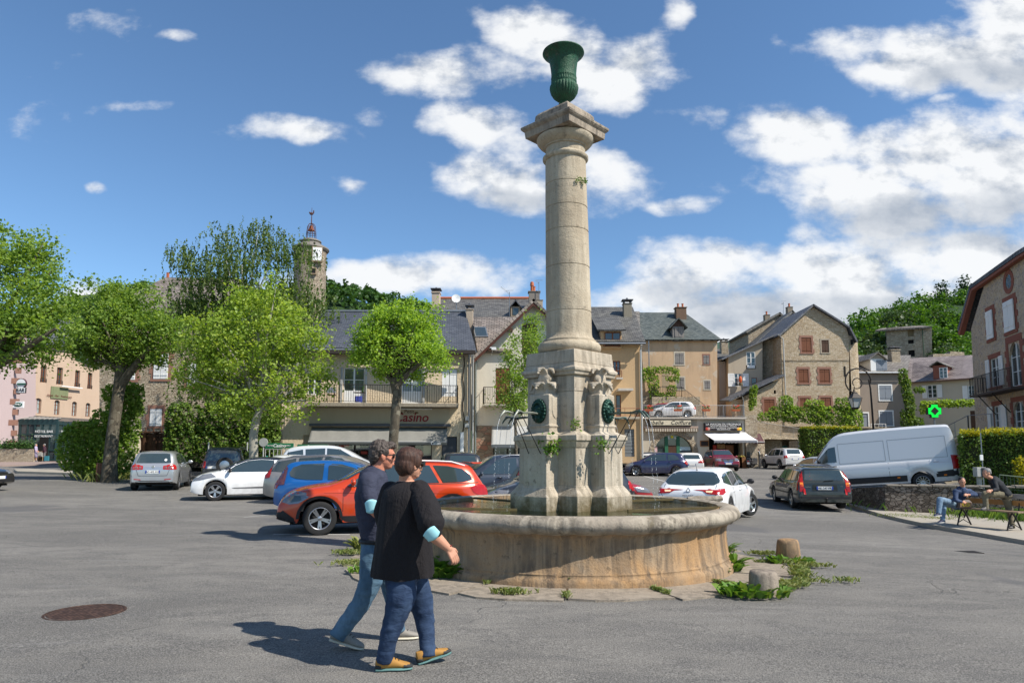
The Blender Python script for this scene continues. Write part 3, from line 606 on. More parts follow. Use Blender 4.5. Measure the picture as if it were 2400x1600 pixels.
def weed(name,c,R_,n,h,w,label,cat='weed',group='weeds growing around the fountain',mat=None,lie=.8,seed=0,sx=1.6):
 rg=random.Random(seed);mb=MB();c=Vector(c)
 for _ in range(n):
  a=rg.uniform(0,2*pi);r=R_*sqrt(rg.random());b=Vector((c.x+r*cos(a)*sx,c.y+r*sin(a),0));b.z=gz(b.x,b.y)+c.z
  a2=a+rg.gauss(0,.9);d=Vector((cos(a2),sin(a2),0));L=h*rg.uniform(.5,1.25)*(1-.45*r/R_);ww=w*rg.uniform(.6,1.3);sd_=Vector((-d.y,d.x,0))
  vs=[];K=4;lean=lie*rg.uniform(.4,1.3)
  for i in range(K+1):
   t=i/K;p=b+d*L*lean*t**1.3+Vector((0,0,L*(t-.45*lean*t*t)))
   q=ww*(.35+1.3*sin(pi*min(1,t*.95+.05))**.8)*(0.12 if i==K else 1)
   fold=Vector((0,0,q*.25))
   vs+=[p-sd_*q*.5+fold,p,p+sd_*q*.5+fold]
  fs=[]
  for i in range(K):fs+=[(3*i,3*i+1,3*i+4,3*i+3),(3*i+1,3*i+2,3*i+5,3*i+4)]
  mb.add(vs,fs)
 return tag(mb.build(name,mat or WEED,smooth=True,fix=False),label,cat,group)
W_=[((1085,1345),.34,330,.34,.085,'broad leafy weed patch against the basin beside the walking woman',1.9),((1040,1352),.25,200,.30,.08,'leafy weeds at the basin foot just behind the walking woman',1.8),((1330,1376),.07,34,.20,.045,'upright dandelion clump at the centre of the basin foot',1),((1300,1372),.05,16,.12,.04,'small dandelion left of the central upright clump',1),((1402,1376),.10,34,.17,.05,'brownish weed clump right of the central dandelion',1),((1455,1376),.09,30,.17,.045,'dark green weed rosette rightmost at the basin foot front',1.2),((1712,1340),.14,70,.32,.045,'tall weed clump against the right side of the basin',1),((1698,1300),.09,34,.34,.04,'tall leafy weed behind the right edge of the basin',1),((1850,1322),.20,70,.18,.05,'weeds around the foot of the farther bollard',1.8),((1765,1398),.26,170,.20,.05,'dense weeds around the nearer lichen covered bollard',1.7),((1690,1350),.06,22,.2,.035,'small weed tuft at the right foot of the basin',1),((848,1290),.12,60,.34,.04,'yellow green weed tuft behind the walking man',1.2),((850,1345),.12,50,.16,.03,'low weed tuft at the pavement edge behind the walkers',1.8)]
for i,(pp,R_,n,h,w,lab,sx)in enumerate(W_):
 q=gpt(*pp);weed('weed_clump',(q.x,q.y,.02),R_,n,h,w,lab,mat=DRY if 'yellow' in lab or 'brownish' in lab else WEED,seed=i,sx=sx)
rg=random.Random(11);mb=MB()
def tuft(x,y,h,dz=.03):
 z=gz(x,y)+dz
 for _ in range(5):
  a=rg.uniform(0,6.28);d=Vector((cos(a),sin(a),0));s_=Vector((-d.y,d.x,0))*.006;L=h*rg.uniform(.5,1.2);b=Vector((x+rg.gauss(0,.015),y+rg.gauss(0,.015),z))
  mb.add([b-s_,b+s_,b+d*L*.4+s_*.8+Vector((0,0,L*.7)),b+d*L*.8+Vector((0,0,L*.8))],[(0,1,2,3)])
for k in range(NP):
 a0=2*pi*k/NP
 if rg.random()<.85:
  ra,rb=sorted((rg.uniform(2.4,3.3),rg.uniform(2.4,3.3)))
  for _ in range(int((rb-ra)*150)):r=rg.uniform(ra,rb);tuft(FX+r*cos(a0)+rg.gauss(0,.012),FY+r*sin(a0)+rg.gauss(0,.012),.05)
for _ in range(750):
 a=rg.uniform(-.95,.12);r=3.33+rg.gauss(0,.07)
 if noise.noise(Vector((a*5,0,0)))>-.15:tuft(FX+r*cos(a),FY+r*sin(a),.07)
for(px,py,s,n)in[(870,1325,.25,200),(820,1300,.15,90),(1200,1395,.10,60),(1900,1368,.12,25),(1975,1366,.1,20),(1890,1330,.15,60),(1790,1302,.12,60)]:
 q=gpt(px,py)
 for _ in range(n):tuft(q.x+rg.gauss(0,s),q.y+rg.gauss(0,s*.5),.07)
tag(mb.build('joint_grass',DRY,fix=False),'low grass and moss growing in the paving joints around the fountain','grass',kind='stuff')
for i,(px,py,Y,n,s,lab)in enumerate([(1290,1046,10.15,26,.12,'fern tuft growing under the ledge left of the pedestal corner'),(1349,995,10.2,14,.07,'small yellow plant on the pedestal corner'),(1410,1040,9.98,16,.08,'small plant on the ledge under the right spout'),(1370,424,10.62,14,.05,'moss tuft in the top joint of the column'),(1355,421,10.56,8,.045,'tiny moss tuft left of the larger one on the column joint')]):
 rg2=random.Random(i);mb=MB();c=at(px,py,Y)
 for _ in range(n*4):
  leaf(mb,c+Vector((rg2.gauss(0,s*.7),rg2.gauss(0,s*.4),rg2.gauss(0,s*.7)))*(.9),s*.55,.2,rg2)
 tag(mb.build('wall_plant',WEED,fix=False),lab,'plant','small plants rooted in the fountain stone')
class PL:
 """vertical wall plane through two plan points given as (px, depth)"""
 def __init__(s,pa,Ya,pb,Yb):
  ra,rb=ray(pa,1060),ray(pb,1060)
  s.A=Vector((ra.x/ra.y*Ya,Ya));s.B=Vector((rb.x/rb.y*Yb,Yb));s.d=(s.B-s.A).normalized();s.n=Vector((s.d.y,-s.d.x));s.L=(s.B-s.A).length
 def px(s,px,py):
  r=ray(px,py);
  det=s.d.x*(-r.y)+s.d.y*r.x;t=(-s.A.x*s.d.y+s.A.y*s.d.x)/(-(r.x*s.d.y-r.y*s.d.x))
  p=Vector((r.x*t,r.y*t));return((p-s.A).dot(s.d),EYE+r.z*t)
 def to(s,u,z,o=0):p=s.A+s.d*u+s.n*o;return Vector((p.x,p.y,z))
 def box(s,mb,u0,z0,u1,z1,o0,o1):
  P=[s.to(u,z,o)for o in(o1,o0)for(u,z)in((u0,z0),(u1,z0),(u1,z1),(u0,z1))]
  mb.add(P,[(0,1,2,3),(7,6,5,4),(0,4,5,1),(1,5,6,2),(2,6,7,3),(3,7,4,0)])
 def rect(s,x0,y0,x1,y1):
  a=s.px((x0+x1)/2,y0)[1];b=s.px((x0+x1)/2,y1)[1];return(s.px(x0,(y0+y1)/2)[0],min(a,b),s.px(x1,(y0+y1)/2)[0],max(a,b))
 def M(s,u,z,o):return frame_M(s.to(u,z,o),(s.d.x,s.d.y,0),(s.n.x,s.n.y,0))
def arch_poly(u0,z0,u1,z1,rise):
 if rise<=0:return[(u0,z0),(u1,z0),(u1,z1),(u0,z1)]
 h=(z1-z0)*rise;n=10
 return[(u0,z0),(u1,z0)]+[((u0+u1)/2+(u1-u0)/2*cos(pi*i/n),z1-h+h*sin(pi*i/n))for i in range(n+1)]
def wall(parent,pl,outline,holes,mat,depth=6,reveal=.2,name='wall',px=True,thick=True):
 """front with openings, reveals, sides and back; outline in px; holes: (x0,y0,x1,y1[,rise]) px"""
 O=[pl.px(*p)for p in outline]if px else outline
 HR=[]
 for h in holes:u0,z0,u1,z1=pl.rect(*h[:4]);HR.append((u0,z0,u1,z1,h[4]if len(h)>4 else 0))
 HP=[arch_poly(*h)for h in HR]
 pts=list(O);faces=[list(range(len(O)))];
 for hp in HP:faces.append(list(range(len(pts),len(pts)+len(hp))));pts+=hp
 edges=[]
 for f in faces:edges+=[(f[i],f[(i+1)%len(f)])for i in range(len(f))]
 vs,es,fs,_,_,of=delaunay_2d_cdt([Vector(p)for p in pts],edges,faces,1,1e-5)
 mb=MB();keep=[f for f,o in zip(fs,of)if 0 in o and not any(k>0 for k in o)]
 mb.add([pl.to(v.x,v.y)for v in vs],keep)
 for hp in HP:
  n=len(hp);mb.add([pl.to(u,z)for u,z in hp]+[pl.to(u,z,-reveal)for u,z in hp],[(i,(i+1)%n,(i+1)%n+n,i+n)for i in range(n)])
 if thick:
  n=len(O);mb.add([pl.to(u,z)for u,z in O]+[pl.to(u,z,-depth)for u,z in O],[(i,(i+1)%n,(i+1)%n+n,i+n)for i in range(n)]+[tuple(range(n,2*n))])
 mb.build(name,mat,parent,fix=False);return HR
def slab(parent,name,P,th,mat,uvs=1.0):
 """P: four corners eaveL, eaveR, ridgeR, ridgeL"""
 P=[Vector(p)for p in P];n=(P[1]-P[0]).cross(P[3]-P[0]).normalized()
 if n.z<0:n=-n
 e=(P[1]-P[0]).normalized();v=n.cross(e)
 if v.z<0:v=-v
 V=[p for p in P]+[p-n*th for p in P];k=len(P)
 mb=MB();mb.add(V,[tuple(range(k)),tuple(range(2*k-1,k-1,-1))]+[(i,i+k,(i+1)%k+k,(i+1)%k)for i in range(k)])
 me=mb.mesh(name);ul=me.uv_layers.new(name='uv')
 for lp in me.loops:q=me.vertices[lp.vertex_index].co-P[0];ul.data[lp.index].uv=(q.dot(e)*uvs+3,q.dot(v)*uvs+3)
 bm=bmesh.new();bm.from_mesh(me);bmesh.ops.recalc_face_normals(bm,faces=bm.faces);bm.to_mesh(me);bm.free()
 return link(name,me,mat,parent)
def win(parent,pl,r,style='casement',col=None,o=-.13,bars=2,leaves=2,name=None,glass=None,fw=.055):
 u0,z0,u1,z1=r[:4];rise=r[4]if len(r)>4 else 0;col=col or WHITEP;mb=MB()
 if style=='shut':
  g=.012;w=(u1-u0)/leaves
  for k in range(leaves):
   a=u0+k*w+g;b=u0+(k+1)*w-g;n=max(2,int((b-a)/.14))
   for j in range(n):pl.box(mb,a+(b-a)*j/n+.004,z0+.01,a+(b-a)*(j+1)/n-.004,z1-.01,o+.05,o+.09)
   pl.box(mb,a,z0+.01,b,z1-.01,o+.03,o+.051)
   for zz in(z0+(z1-z0)*.16,z0+(z1-z0)*.84):pl.box(mb,a+.02,zz-.035,b-.02,zz+.035,o+.09,o+.115)
  return mb.build(name or 'shutter',col,parent)
 for(a,b,c,d)in((u0,z0,u0+fw,z1),(u1-fw,z0,u1,z1),(u0+fw,z0,u1-fw,z0+fw),(u0+fw,z1-fw,u1-fw,z1)):pl.box(mb,a,b,c,d,o,o+.06)
 w=(u1-u0)/leaves
 for k in range(1,leaves):pl.box(mb,u0+k*w-fw*.8,z0+fw,u0+k*w+fw*.8,z1-fw,o+.005,o+.065)
 for k in range(1,bars+1):pl.box(mb,u0+fw,z0+(z1-z0)*k/(bars+1)-.016,u1-fw,z0+(z1-z0)*k/(bars+1)+.016,o+.01,o+.05)
 f=mb.build(name or 'window',col,parent)
 mb=MB();mb.add([pl.to(u0,z0,o+.02),pl.to(u1,z0,o+.02),pl.to(u1,z1,o+.02),pl.to(u0,z1,o+.02)],[(0,1,2,3)]);mb.build('pane',glass or GLASS,f,fix=False)
 return f
def surround(parent,pl,r,mat,w=.18,quoin=True,o=.025,name='window_surround',sill=True,seed=0):
 u0,z0,u1,z1=r[:4];mb=MB();rg=random.Random(seed+int(abs(u0*37)))
 pl.box(mb,u0-w,z1,u1+w,z1+w*1.3,-.05,o+.004)
 n=max(2,round((z1-z0)/.35))
 for s in(0,1):
  for k in range(n):
   ww=w*(rg.uniform(1.3,1.8)if(k+s)%2 else rg.uniform(.8,1.1))if quoin else w
   a,b=z0+(z1-z0)*k/n,z0+(z1-z0)*(k+1)/n
   if s==0:pl.box(mb,u0-ww,a+.006,u0,b-.006,-.05,o)
   else:pl.box(mb,u1,a+.006,u1+ww,b-.006,-.05,o)
 if sill:pl.box(mb,u0-w,z0-w*.8,u1+w,z0-.001,-.05,o+.03)
 return mb.build(name,mat,parent)
def open_shutters(parent,pl,r,mat,w=None,sides=(-1,1),o=.03):
 u0,z0,u1,z1=r[:4];w=w or(u1-u0)/2
 for s in sides:
  a=(u0-w-.04)if s<0 else u1+.04;mb=MB();b=a+w
  for(p,q,c,d)in((a,z0,a+.07,z1),(b-.07,z0,b,z1),(a+.07,z0,b-.07,z0+.1),(a+.07,z1-.1,b-.07,z1),(a+.07,(z0+z1)/2-.05,b-.07,(z0+z1)/2+.05)):pl.box(mb,p,q,c,d,o,o+.05)
  n=int((z1-z0)/.085)
  for k in range(n):zz=z0+.08+(z1-z0-.12)*k/n;pl.box(mb,a+.07,zz,b-.07,zz+.055,o+.008,o+.035)
  pl.box(mb,a+.05,z0+.05,b-.05,z1-.05,o,o+.012)
  mb.build('shutter',mat,parent)
def chimney(parent,c,w,d,h,mat,cap=True,pots=0,base=1.2):
 x,y,z=c;mb=MB();mb.rstack([(z-base,x-w/2,x+w/2,y-d/2,y+d/2),(z+h*.93,x-w/2,x+w/2,y-d/2,y+d/2)])
 mb.rstack([(z+h*.93+.002,x-w*.58,x+w*.58,y-d*.58,y+d*.58),(z+h,x-w*.58,x+w*.58,y-d*.58,y+d*.58)])
 ch=mb.build('chimney',mat,parent,bevel=.015)
 if cap:
  mb=MB()
  for s in(-1,1):
   for t in(-1,1):mb.box((x+s*w*.4-.05,y+t*d*.35-.05,z+h+.001),(x+s*w*.4+.05,y+t*d*.35+.05,z+h+.22))
  mb.rstack([(z+h+.221,x-w*.68,x+w*.68,y-d*.66,y+d*.66),(z+h+.28,x-w*.66,x+w*.66,y-d*.64,y+d*.64)]);mb.ell((x,y,z+h+.34),(.1,.1,.12),8)
  mb.build('chimney_cap',SLATE_D,ch,bevel=.01)
 for k in range(pots):
  mb=MB();xx=x+(k-(pots-1)/2)*w*.45;mb.lathe([(.11,z+h),(.09,z+h+.35),(.12,z+h+.37),(.12,z+h+.42),(.09,z+h+.43)],14,Matrix.Translation((xx,y,0)));mb.build('chimney_pot',TERRA,ch,smooth=40)
 return ch
def gutter(parent,a,b,mat,down=None,r=.07):
 mb=MB();a,b=Vector(a),Vector(b);mb.tube([a,b],r,8)
 mb.build('gutter',mat,parent,smooth=40)
 if down:
  mb=MB();mb.tube([Vector(p)for p in down],.05,8);mb.build('drainpipe',mat,parent,smooth=40)
def railing(parent,P,h,mat,gap=.12,name='railing',r=.012,post=1.6,top=.02,label=None):
 mb=MB();P=[Vector(p)for p in P]
 for a,b in zip(P,P[1:]):
  L=(b-a).length;n=max(1,int(L/gap));up=Vector((0,0,h))
  mb.tube([a+up,b+up],top,6);mb.tube([a+Vector((0,0,.08)),b+Vector((0,0,.08))],r*1.2,5)
  for i in range(n+1):p=a.lerp(b,i/n);mb.tube([p+Vector((0,0,.05)),p+up],r,4,cap=False)
  m=max(1,int(L/post))
  for i in range(m+1):p=a.lerp(b,i/m);mb.tube([p,p+up],r*2,6)
 return mb.build(name,mat,parent)
SLATE_D=slate('dark_slate',[(.045,.05,.06),(.075,.08,.092),(.105,.11,.125)],.30,.17)
SLATE_N=slate('new_blue_slate',[(.055,.062,.078),(.075,.083,.10),(.095,.105,.125)],.28,.16,(.08,.085,.10),.02)
SLATE_L=slate('lichen_slate',[(.06,.058,.055),(.11,.107,.10),(.165,.16,.148)],.30,.18,(.19,.18,.15))
SLATE_G=slate('green_slate',[(.055,.068,.064),(.085,.10,.094),(.13,.145,.135)],.28,.16,(.15,.16,.135))
LAUZE=slate('brown_stone_slates',[(.13,.11,.092),(.20,.17,.145),(.28,.24,.21)],.34,.24,(.26,.20,.15),.05)
LAUZE2=slate('grey_stone_slates',[(.12,.105,.09),(.19,.17,.15),(.27,.25,.22)],.34,.22,(.25,.225,.18),.05)
TERRA=plain('terracotta',(.42,.12,.05),.7)
ZINC=plain('zinc',(.22,.24,.26),.45,.6,.1);ZINCL=plain('pale_pipe',(.42,.42,.40),.5,.2,.1)
P_CAS=plaster('rough_beige_render',(.64,.52,.36),(.45,.35,.24),.4,.8,.05,9)
P_CREAM=plaster('cream_render',(.66,.61,.51),(.45,.41,.34),.35,.7)
P_TAN=plaster('tan_render',(.52,.36,.20),(.38,.26,.15),.35,.6)
P_OCHRE=plaster('peeling_ochre_render',(.53,.37,.23),(.28,.19,.125),.75,.5,.02,12,(.50,.42,.32))
P_PINK=plaster('pink_hotel_render',(.50,.375,.275),(.34,.25,.18),.5,.5);P_PALE=plaster('pale_pink_render',(.56,.44,.42),(.46,.36,.34),.3,.5)
P_GREY=plaster('taupe_render',(.29,.24,.195),(.19,.155,.13),.5,.6);P_GREY2=plaster('grey_beige_render',(.42,.355,.27),(.28,.235,.18),.5,.7)
P_IVORY=plaster('ivory_render',(.52,.46,.36),(.38,.33,.26),.4,.6)
ST_GOLD=stone('golden_rubble',[(.46,.35,.22),(.56,.45,.31),(.64,.54,.40),(.50,.38,.25)],(.27,.21,.145),4.4,2.1,.05,.07,(.33,.25,.17,.35))
ST_ROUGH=stone('brown_rubble',[(.35,.28,.20),(.47,.39,.28),(.55,.47,.35),(.40,.32,.23)],(.30,.24,.175),4.6,1.8,.06,.08)
ST_SAND=stone('red_and_buff_blocks',[(.33,.26,.19),(.26,.20,.15),(.36,.17,.12),(.30,.245,.18)],(.20,.165,.13),2.1,2.0,.03,.06)
ST_PINK=stone('pointed_rubble',[(.40,.30,.21),(.52,.42,.31),(.33,.28,.25),(.56,.42,.25)],(.55,.45,.34),5.0,1.3,.02,.12)
ST_LOW=stone('garden_wall_rubble',[(.11,.088,.07),(.19,.155,.125),(.30,.255,.21),(.15,.11,.085)],(.06,.05,.04),6.5,1.5,.05,.08,(.10,.09,.06,.4))
REDST=plaster('red_sandstone',(.30,.16,.115),(.20,.105,.08),.4,2.5,.01,20);REDD=plaster('dark_red_sandstone',(.27,.105,.075),(.12,.045,.035),.4,2.5)
WOODR=plain('red_brown_shutter',(.17,.060,.026),.6,0,.25,12,.003);WOODD=plain('dark_brown_wood',(.075,.038,.022),.65,0,.35,8,.004);WOODG=plain('weathered_grey_wood',(.20,.185,.17),.8,0,.35,9,.004)
GREYP=plain('grey_shutter',(.22,.245,.28),.55,0,.08);ANTH=plain('anthracite_door',(.045,.05,.06),.4);TEAL=plain('teal_frame',(.02,.045,.048),.4)
CURT=plain('curtain_glass',(.30,.36,.36),.08,0,.5,3,0,0,.8)
TZ0=at(1600,978,57.5).z
TY=72;c=at(725,700,TY);tr=37*TY*1.01/F;tz=lambda py:at(725,py,TY).z
cx=at(725,700,TY).x
b=thing('clock_tower','round stone clock tower with iron belfry rising behind the slate roofed shop','tower',(cx,TY,0))
Tm=Matrix.Translation((cx,TY,0))
mb=MB();mb.lathe([(tr*1.02,-1),(tr*1.0,tz(720)),(tr*.99,tz(600)),(tr*1.0,tz(588))],48,Tm);mb.build('tower_shaft',ST_GOLD if 0 else stone('tower_rubble',[(.25,.20,.145),(.36,.30,.225),(.43,.365,.28),(.29,.22,.16)],(.20,.165,.125),4.2,1.3,.06,.07),b,smooth=50)
mb=MB();mb.lathe([(tr*1.08,tz(590)),(tr*1.16,tz(586)),(tr*1.14,tz(583)),(tr*.62,tz(572)),(tr*.6,tz(571))],40,Tm);mb.lathe([(tr*.60,tz(572)),(tr*.60,tz(569)),(tr*.66,tz(568)),(tr*.64,tz(565.5)),(tr*.32,tz(560)),(.01,tz(559.5))],32,Tm);mb.build('tower_roof',LAUZE2,b,smooth=40)
pl=PL(731.5,TY-tr*.97,756,TY-tr*.80);r=pl.rect(732.5,579.5,755,611)
mb=MB();pl.box(mb,r[0]-.06,r[1]-.1,r[2]+.06,r[3]+.06,-.5,.06);cf=mb.build('clock_frame',plaster('clock_stone',(.30,.22,.15)),b)
mb=MB();pl.box(mb,r[0]+.03,r[1]+.03,r[2]-.03,r[3]-.03,.06,.09);fc=mb.build('clock_face',WHITEP,cf)
mb=MB();uc,zc_=(r[0]+r[2])/2,(r[1]+r[3])/2;R_=(r[2]-r[0])*.40
for k in range(12):
 a=pi*k/6;pl.box(mb,uc+R_*sin(a)-.035,zc_+R_*cos(a)-.05,uc+R_*sin(a)+.035,zc_+R_*cos(a)+.05,.09,.105)
mb.build('hour_marks',PLATET,fc)
for L_,a,w in((R_*.62,radians(-22),.05),(R_*.95,radians(-62),.035)):
 mb=MB();p,q=Vector((-sin(a)*.1,-cos(a)*.1)),Vector((sin(a)*L_,cos(a)*L_));n_=Vector((cos(a),-sin(a)))*w
 P=[p-n_,q-n_*.5,q+n_*.5,p+n_];mb.add([pl.to(uc+v.x,zc_+v.y,o_)for o_ in(.12,.106)for v in P],[(0,1,2,3),(7,6,5,4),(0,4,5,1),(1,5,6,2),(2,6,7,3),(3,7,4,0)]);mb.build('clock_hand',PLATET,fc)
pl2=PL(729,TY-tr*1.0,742,TY-tr*.93);r=pl2.rect(730.5,629,739.5,640);mb=MB();pl2.box(mb,r[0]-.12,r[1]-.1,r[2]+.12,r[3]+.1,-.3,.02);w_=mb.build('tower_window_frame',plaster('clock_stone2',(.33,.25,.17)),b);mb=MB();pl2.box(mb,r[0],r[1],r[2],r[3],.02,.03);mb.build('dark_opening',DARKROOM,w_)
for(px_,py_)in((706,587),(723,582),(723,600)):
 q=PL(px_-2,TY-tr*.99,px_+2,TY-tr*.99);mb=MB();q.box(mb,-.0,tz(py_+3),.15,tz(py_-3),-.2,.05);mb.build('putlog_hole',DARKROOM,b)
mb=MB();R1=12*TY/F;zz=[tz(561),tz(545),tz(531),tz(526)]
rust=plain('rusty_iron',(.10,.045,.035),.7,.3,.3)
for k in range(6):
 a=pi*k/3;mb.tube([(cx+R1*s_*cos(a),TY+R1*s_*sin(a),z_)for s_,z_ in((1,zz[0]),(.92,zz[1]),(.78,zz[2]),(.5,zz[2]+.25),(.1,zz[3]+.1))],.035,5)
for z_,s_ in((tz(549),.95),(tz(545),.92)):mb.tube([(cx+R1*s_*cos(a),TY+R1*s_*sin(a),z_)for a in[pi*i/12 for i in range(25)]],.03,5)
mb.tube([(cx,TY,zz[3]),(cx,TY,tz(487))],[.06,.02],6);mb.build('belfry_frame',rust,b,smooth=50)
mb=MB();mb.lathe([(.36,tz(541)),(.33,tz(539.5)),(.24,tz(535)),(.2,tz(530)),(.1,tz(528)),(.02,tz(527.5))],20,Tm);mb.build('bell',plain('bell_bronze',(.22,.07,.035),.6,.4),b,smooth=40)
mb=MB();z_=tz(501);mb.ell((cx-.02,TY,z_),(.22,.06,.16),10);mb.ell((cx-.22,TY,z_+.12),(.09,.05,.10),8);mb.ell((cx+.2,TY,z_+.2),(.07,.04,.22),8);mb.build('weathercock',rust,b,smooth=40)
pl=PL(-260,59,34,62);b=thing('pale_pink_house','pale pink rendered house cut off by the left edge','house',pl.to(pl.L,.6))
wall(b,pl,[(-260,1065),(26,1062),(34,780),(-260,760)],[(-120,850,-80,930),(-120,960,-80,1040)],P_PALE,10)
mb=MB();
for k in range(10):z0_=1.2+k*.95;pl.box(mb,pl.L-(.62 if k%2 else.38),z0_,pl.L+.02,z0_+.5,-.3,.02)
mb.build('corner_stones',REDST,b)
pl=PL(33,66,236,76);b=thing('hotel_building','pink rendered hotel with two rows of narrow windows behind the left plane tree','hotel',pl.to(0,.8))
Z2=lambda u,v:(u/4.356,780+v/4.356)
top=[(215,290,265,468),(415,332,475,505),(580,352,640,525),(765,382,815,550),(895,408,940,570)];low=[(185,650,250,815),(358,665,422,822),(553,685,608,835),(733,700,783,848),(873,714,920,855)]
def cv(t):return Z2(t[0],t[1])+Z2(t[2],t[3])
holes=[cv(t)for t in top]+[cv(t)+(.15,)for t in low]+[cv((225,20,275,150)),cv((420,60,470,190))]
H=wall(b,pl,[(36,1062),(232,1062),(236,860),(177,846),(176,822),(33,800)],holes,P_PINK,11,.3)
for i,r in enumerate(H):
 win(b,pl,r,'casement',WOODR if i<5 else WOODR,-.25,2,glass=CURT if 5<=i<10 else GLASS)
 if i<5:railing(b,[pl.to(r[0],r[1]+.02,.04),pl.to(r[2],r[1]+.02,.04)],.35,IRON,.15,'window_rail',.015)
e0,e1=pl.to(-.2,pl.px(33,800)[1],.5),pl.to(pl.L*.86,pl.px(176,815)[1],.5)
slab(b,'roof',[e0,e1,e1+Vector((-.5,5.5,3.2)),e0+Vector((-.5,5.5,3.6))],.15,SLATE_D)
e0,e1=pl.to(pl.L*.68,pl.px(177,846)[1],.4),pl.to(pl.L+.3,pl.px(236,859)[1],.4)
slab(b,'lower_roof',[e0,e1,e1+Vector((-.5,4,2.2)),e0+Vector((-.5,4,2.6))],.15,SLATE_D)
mb=MB();q=PL(25,64.5,40,66.2)
mb.tube([pl.to(.1,.8,.35),pl.to(.1,pl.px(38,830)[1],.35)],.08,8);mb.tube([pl.to(pl.L-.1,2,.2),pl.to(pl.L-.1,pl.px(234,862)[1],.2)],.08,8);mb.build('drainpipe',ZINC,b,smooth=40)
sg=thing('hotel_sign','rectangular painted hotel bar restaurant sign on the pink facade','sign',pl.to(*pl.px(138,920),.1))
r=pl.rect(*cv((514,552,690,672)));mb=MB();pl.box(mb,*r,.03,.10);mb.build('sign_board',plaster('mossy_board',(.20,.22,.12),(.10,.13,.06),.8,1.5),sg)
text('Hôtel - Bar - Restaurant',.30,pl.M((r[0]+r[2])/2,r[1]+(r[3]-r[1])*.22,.11),plain('dark_red_letters',(.12,.03,.02),.5),sg)
mb=MB();pl.box(mb,r[0]+.9,r[3]+.05,r[2]+1.4,r[3]+.14,.25,.45);mb.build('sign_lamp',WHITEP,sg)
def disc_sign(px_,py_,rad,Y,name,label,cat,txt,fc,rim,tc,tsz,shape='disc'):
 p=at(px_,py_,Y);t=thing(name,label,cat,p);mb=MB()
 if shape=='disc':mb.tube([p+Vector((0,.08,0)),p-Vector((0,.08,0))],rad,28)
 else:mb.box(p-Vector((rad,.08,rad*.62)),p+Vector((rad,.08,rad*.62)))
 mb.build('sign_rim',rim,t,bevel=.02);mb=MB()
 if shape=='disc':mb.tube([p-Vector((0,.081,0)),p-Vector((0,.10,0))],rad*.86,28)
 elif shape=='oval':mb.ell(p-Vector((0,.085,0)),(rad*.82,.03,rad*.42),20)
 else:mb.box(p-Vector((rad*.93,.1,rad*.52)),p+Vector((rad*.93,-.081,rad*.52)))
 mb.build('sign_face',fc,t);text(txt,tsz,frame_M(p-Vector((0,.13,0)),(1,0,0),(0,-1,0)),tc,t)
 mb=MB();mb.tube([p+Vector((-rad,0,0)),p+Vector((-rad-.6,.3,0))],.04,5);mb.build('bracket',IRON,t);return t
DG=plain('dark_green_sign',(.02,.09,.06),.4)
t=disc_sign(*Z2(220,517),.48,62,'round_bar_sign','round dark rimmed beer sign hanging over the hotel corner','sign','',WHITEP,plain('dark_red_rim',(.08,.03,.04),.4),DG,.3)
p=at(*Z2(220,517),61.85);mb=MB();mb.box(p+Vector((-.40,-.02,-.12)),p+Vector((.40,.02,.04)));mb.build('sign_band',DG,t)
disc_sign(*Z2(218,585),.42,62,'bar_sign','small rectangular BAR sign under the round one','sign','BAR',WHITEP,IRON,PLATET,.42,'box')
disc_sign(*Z2(190,732),.48,62,'betting_sign','white and red sign with green oval on the hotel corner','sign','PMU',DG,WHITEP,WHITEP,.26,'oval')
pc=PL(26,63.5,131,63.5);zg=.85;zt_=pc.px(80,986)[1]
b=thing('cafe_veranda','teal framed glass veranda of the café in front of the hotel','veranda',pc.to(2,zg))
mb=MB();n_=6
for k in range(n_+1):u=pc.L*k/n_;pc.box(mb,u-.07,zg,u+.07,zt_,-.1,.05)
for z_ in(zg+.0,zg+.9,zg+2.35,zt_-.35):pc.box(mb,0,z_,pc.L,z_+.16+(.35 if z_>zt_-.4 else 0),-.08,.07)
pc2=PL(131,63.5,168,66.5)
for k in range(4):u=pc2.L*k/3;pc2.box(mb,u-.07,zg,u+.07,zt_,-.1,.05)
for z_ in(zg,zg+.9,zt_-.35):pc2.box(mb,0,z_,pc2.L,z_+.16,-.08,.07)
mb.build('frame',TEAL,b)
mb=MB();mb.add([pc.to(0,zg,-.02),pc.to(pc.L,zg,-.02),pc.to(pc.L,zt_,-.02),pc.to(0,zt_,-.02),pc2.to(pc2.L,zg,-.02),pc2.to(pc2.L,zt_,-.02)],[(0,1,2,3),(1,4,5,2)]);mb.build('pane',GLASS,b,fix=False)
mb=MB();pc.box(mb,pc.L*.63,zg+.02,pc.L*.83,zg+2.3,.0,.09);mb.build('open_doorway',DARKROOM,b)
slab(b,'veranda_roof',[pc.to(-.3,zt_+.05,.4),pc2.to(pc2.L,zt_+.05,.5),pl.to(pl.L,pl.px(225,983)[1],.05),pl.to(0,pl.px(30,970)[1],.05)],.1,plain('veranda_roof_panel',(.05,.055,.06),.35,0,.4,2))
mb=MB()
for k in range(9):
 u=pc.L*(k+.5)/9;a=pc.to(u,zt_+.16,.2);q=pl.to(u+.9,pl.px(60,975)[1],.2);mb.tube([a,a.lerp(q,.85)],.06,5)
mb.build('roof_bar',plain('pale_roof_bar',(.33,.31,.28),.5),b)
text('HÔTEL BAR',.32,pc.M(pc.L*.72,zt_-1.0,.1),WHITEP,b);text('RESTAURANT',.28,pc.M(pc.L*.72,zt_-1.42,.1),WHITEP,b);text('HÔTEL',.4,pc2.M(pc2.L*.4,zt_-1.0,.1),WHITEP,b)
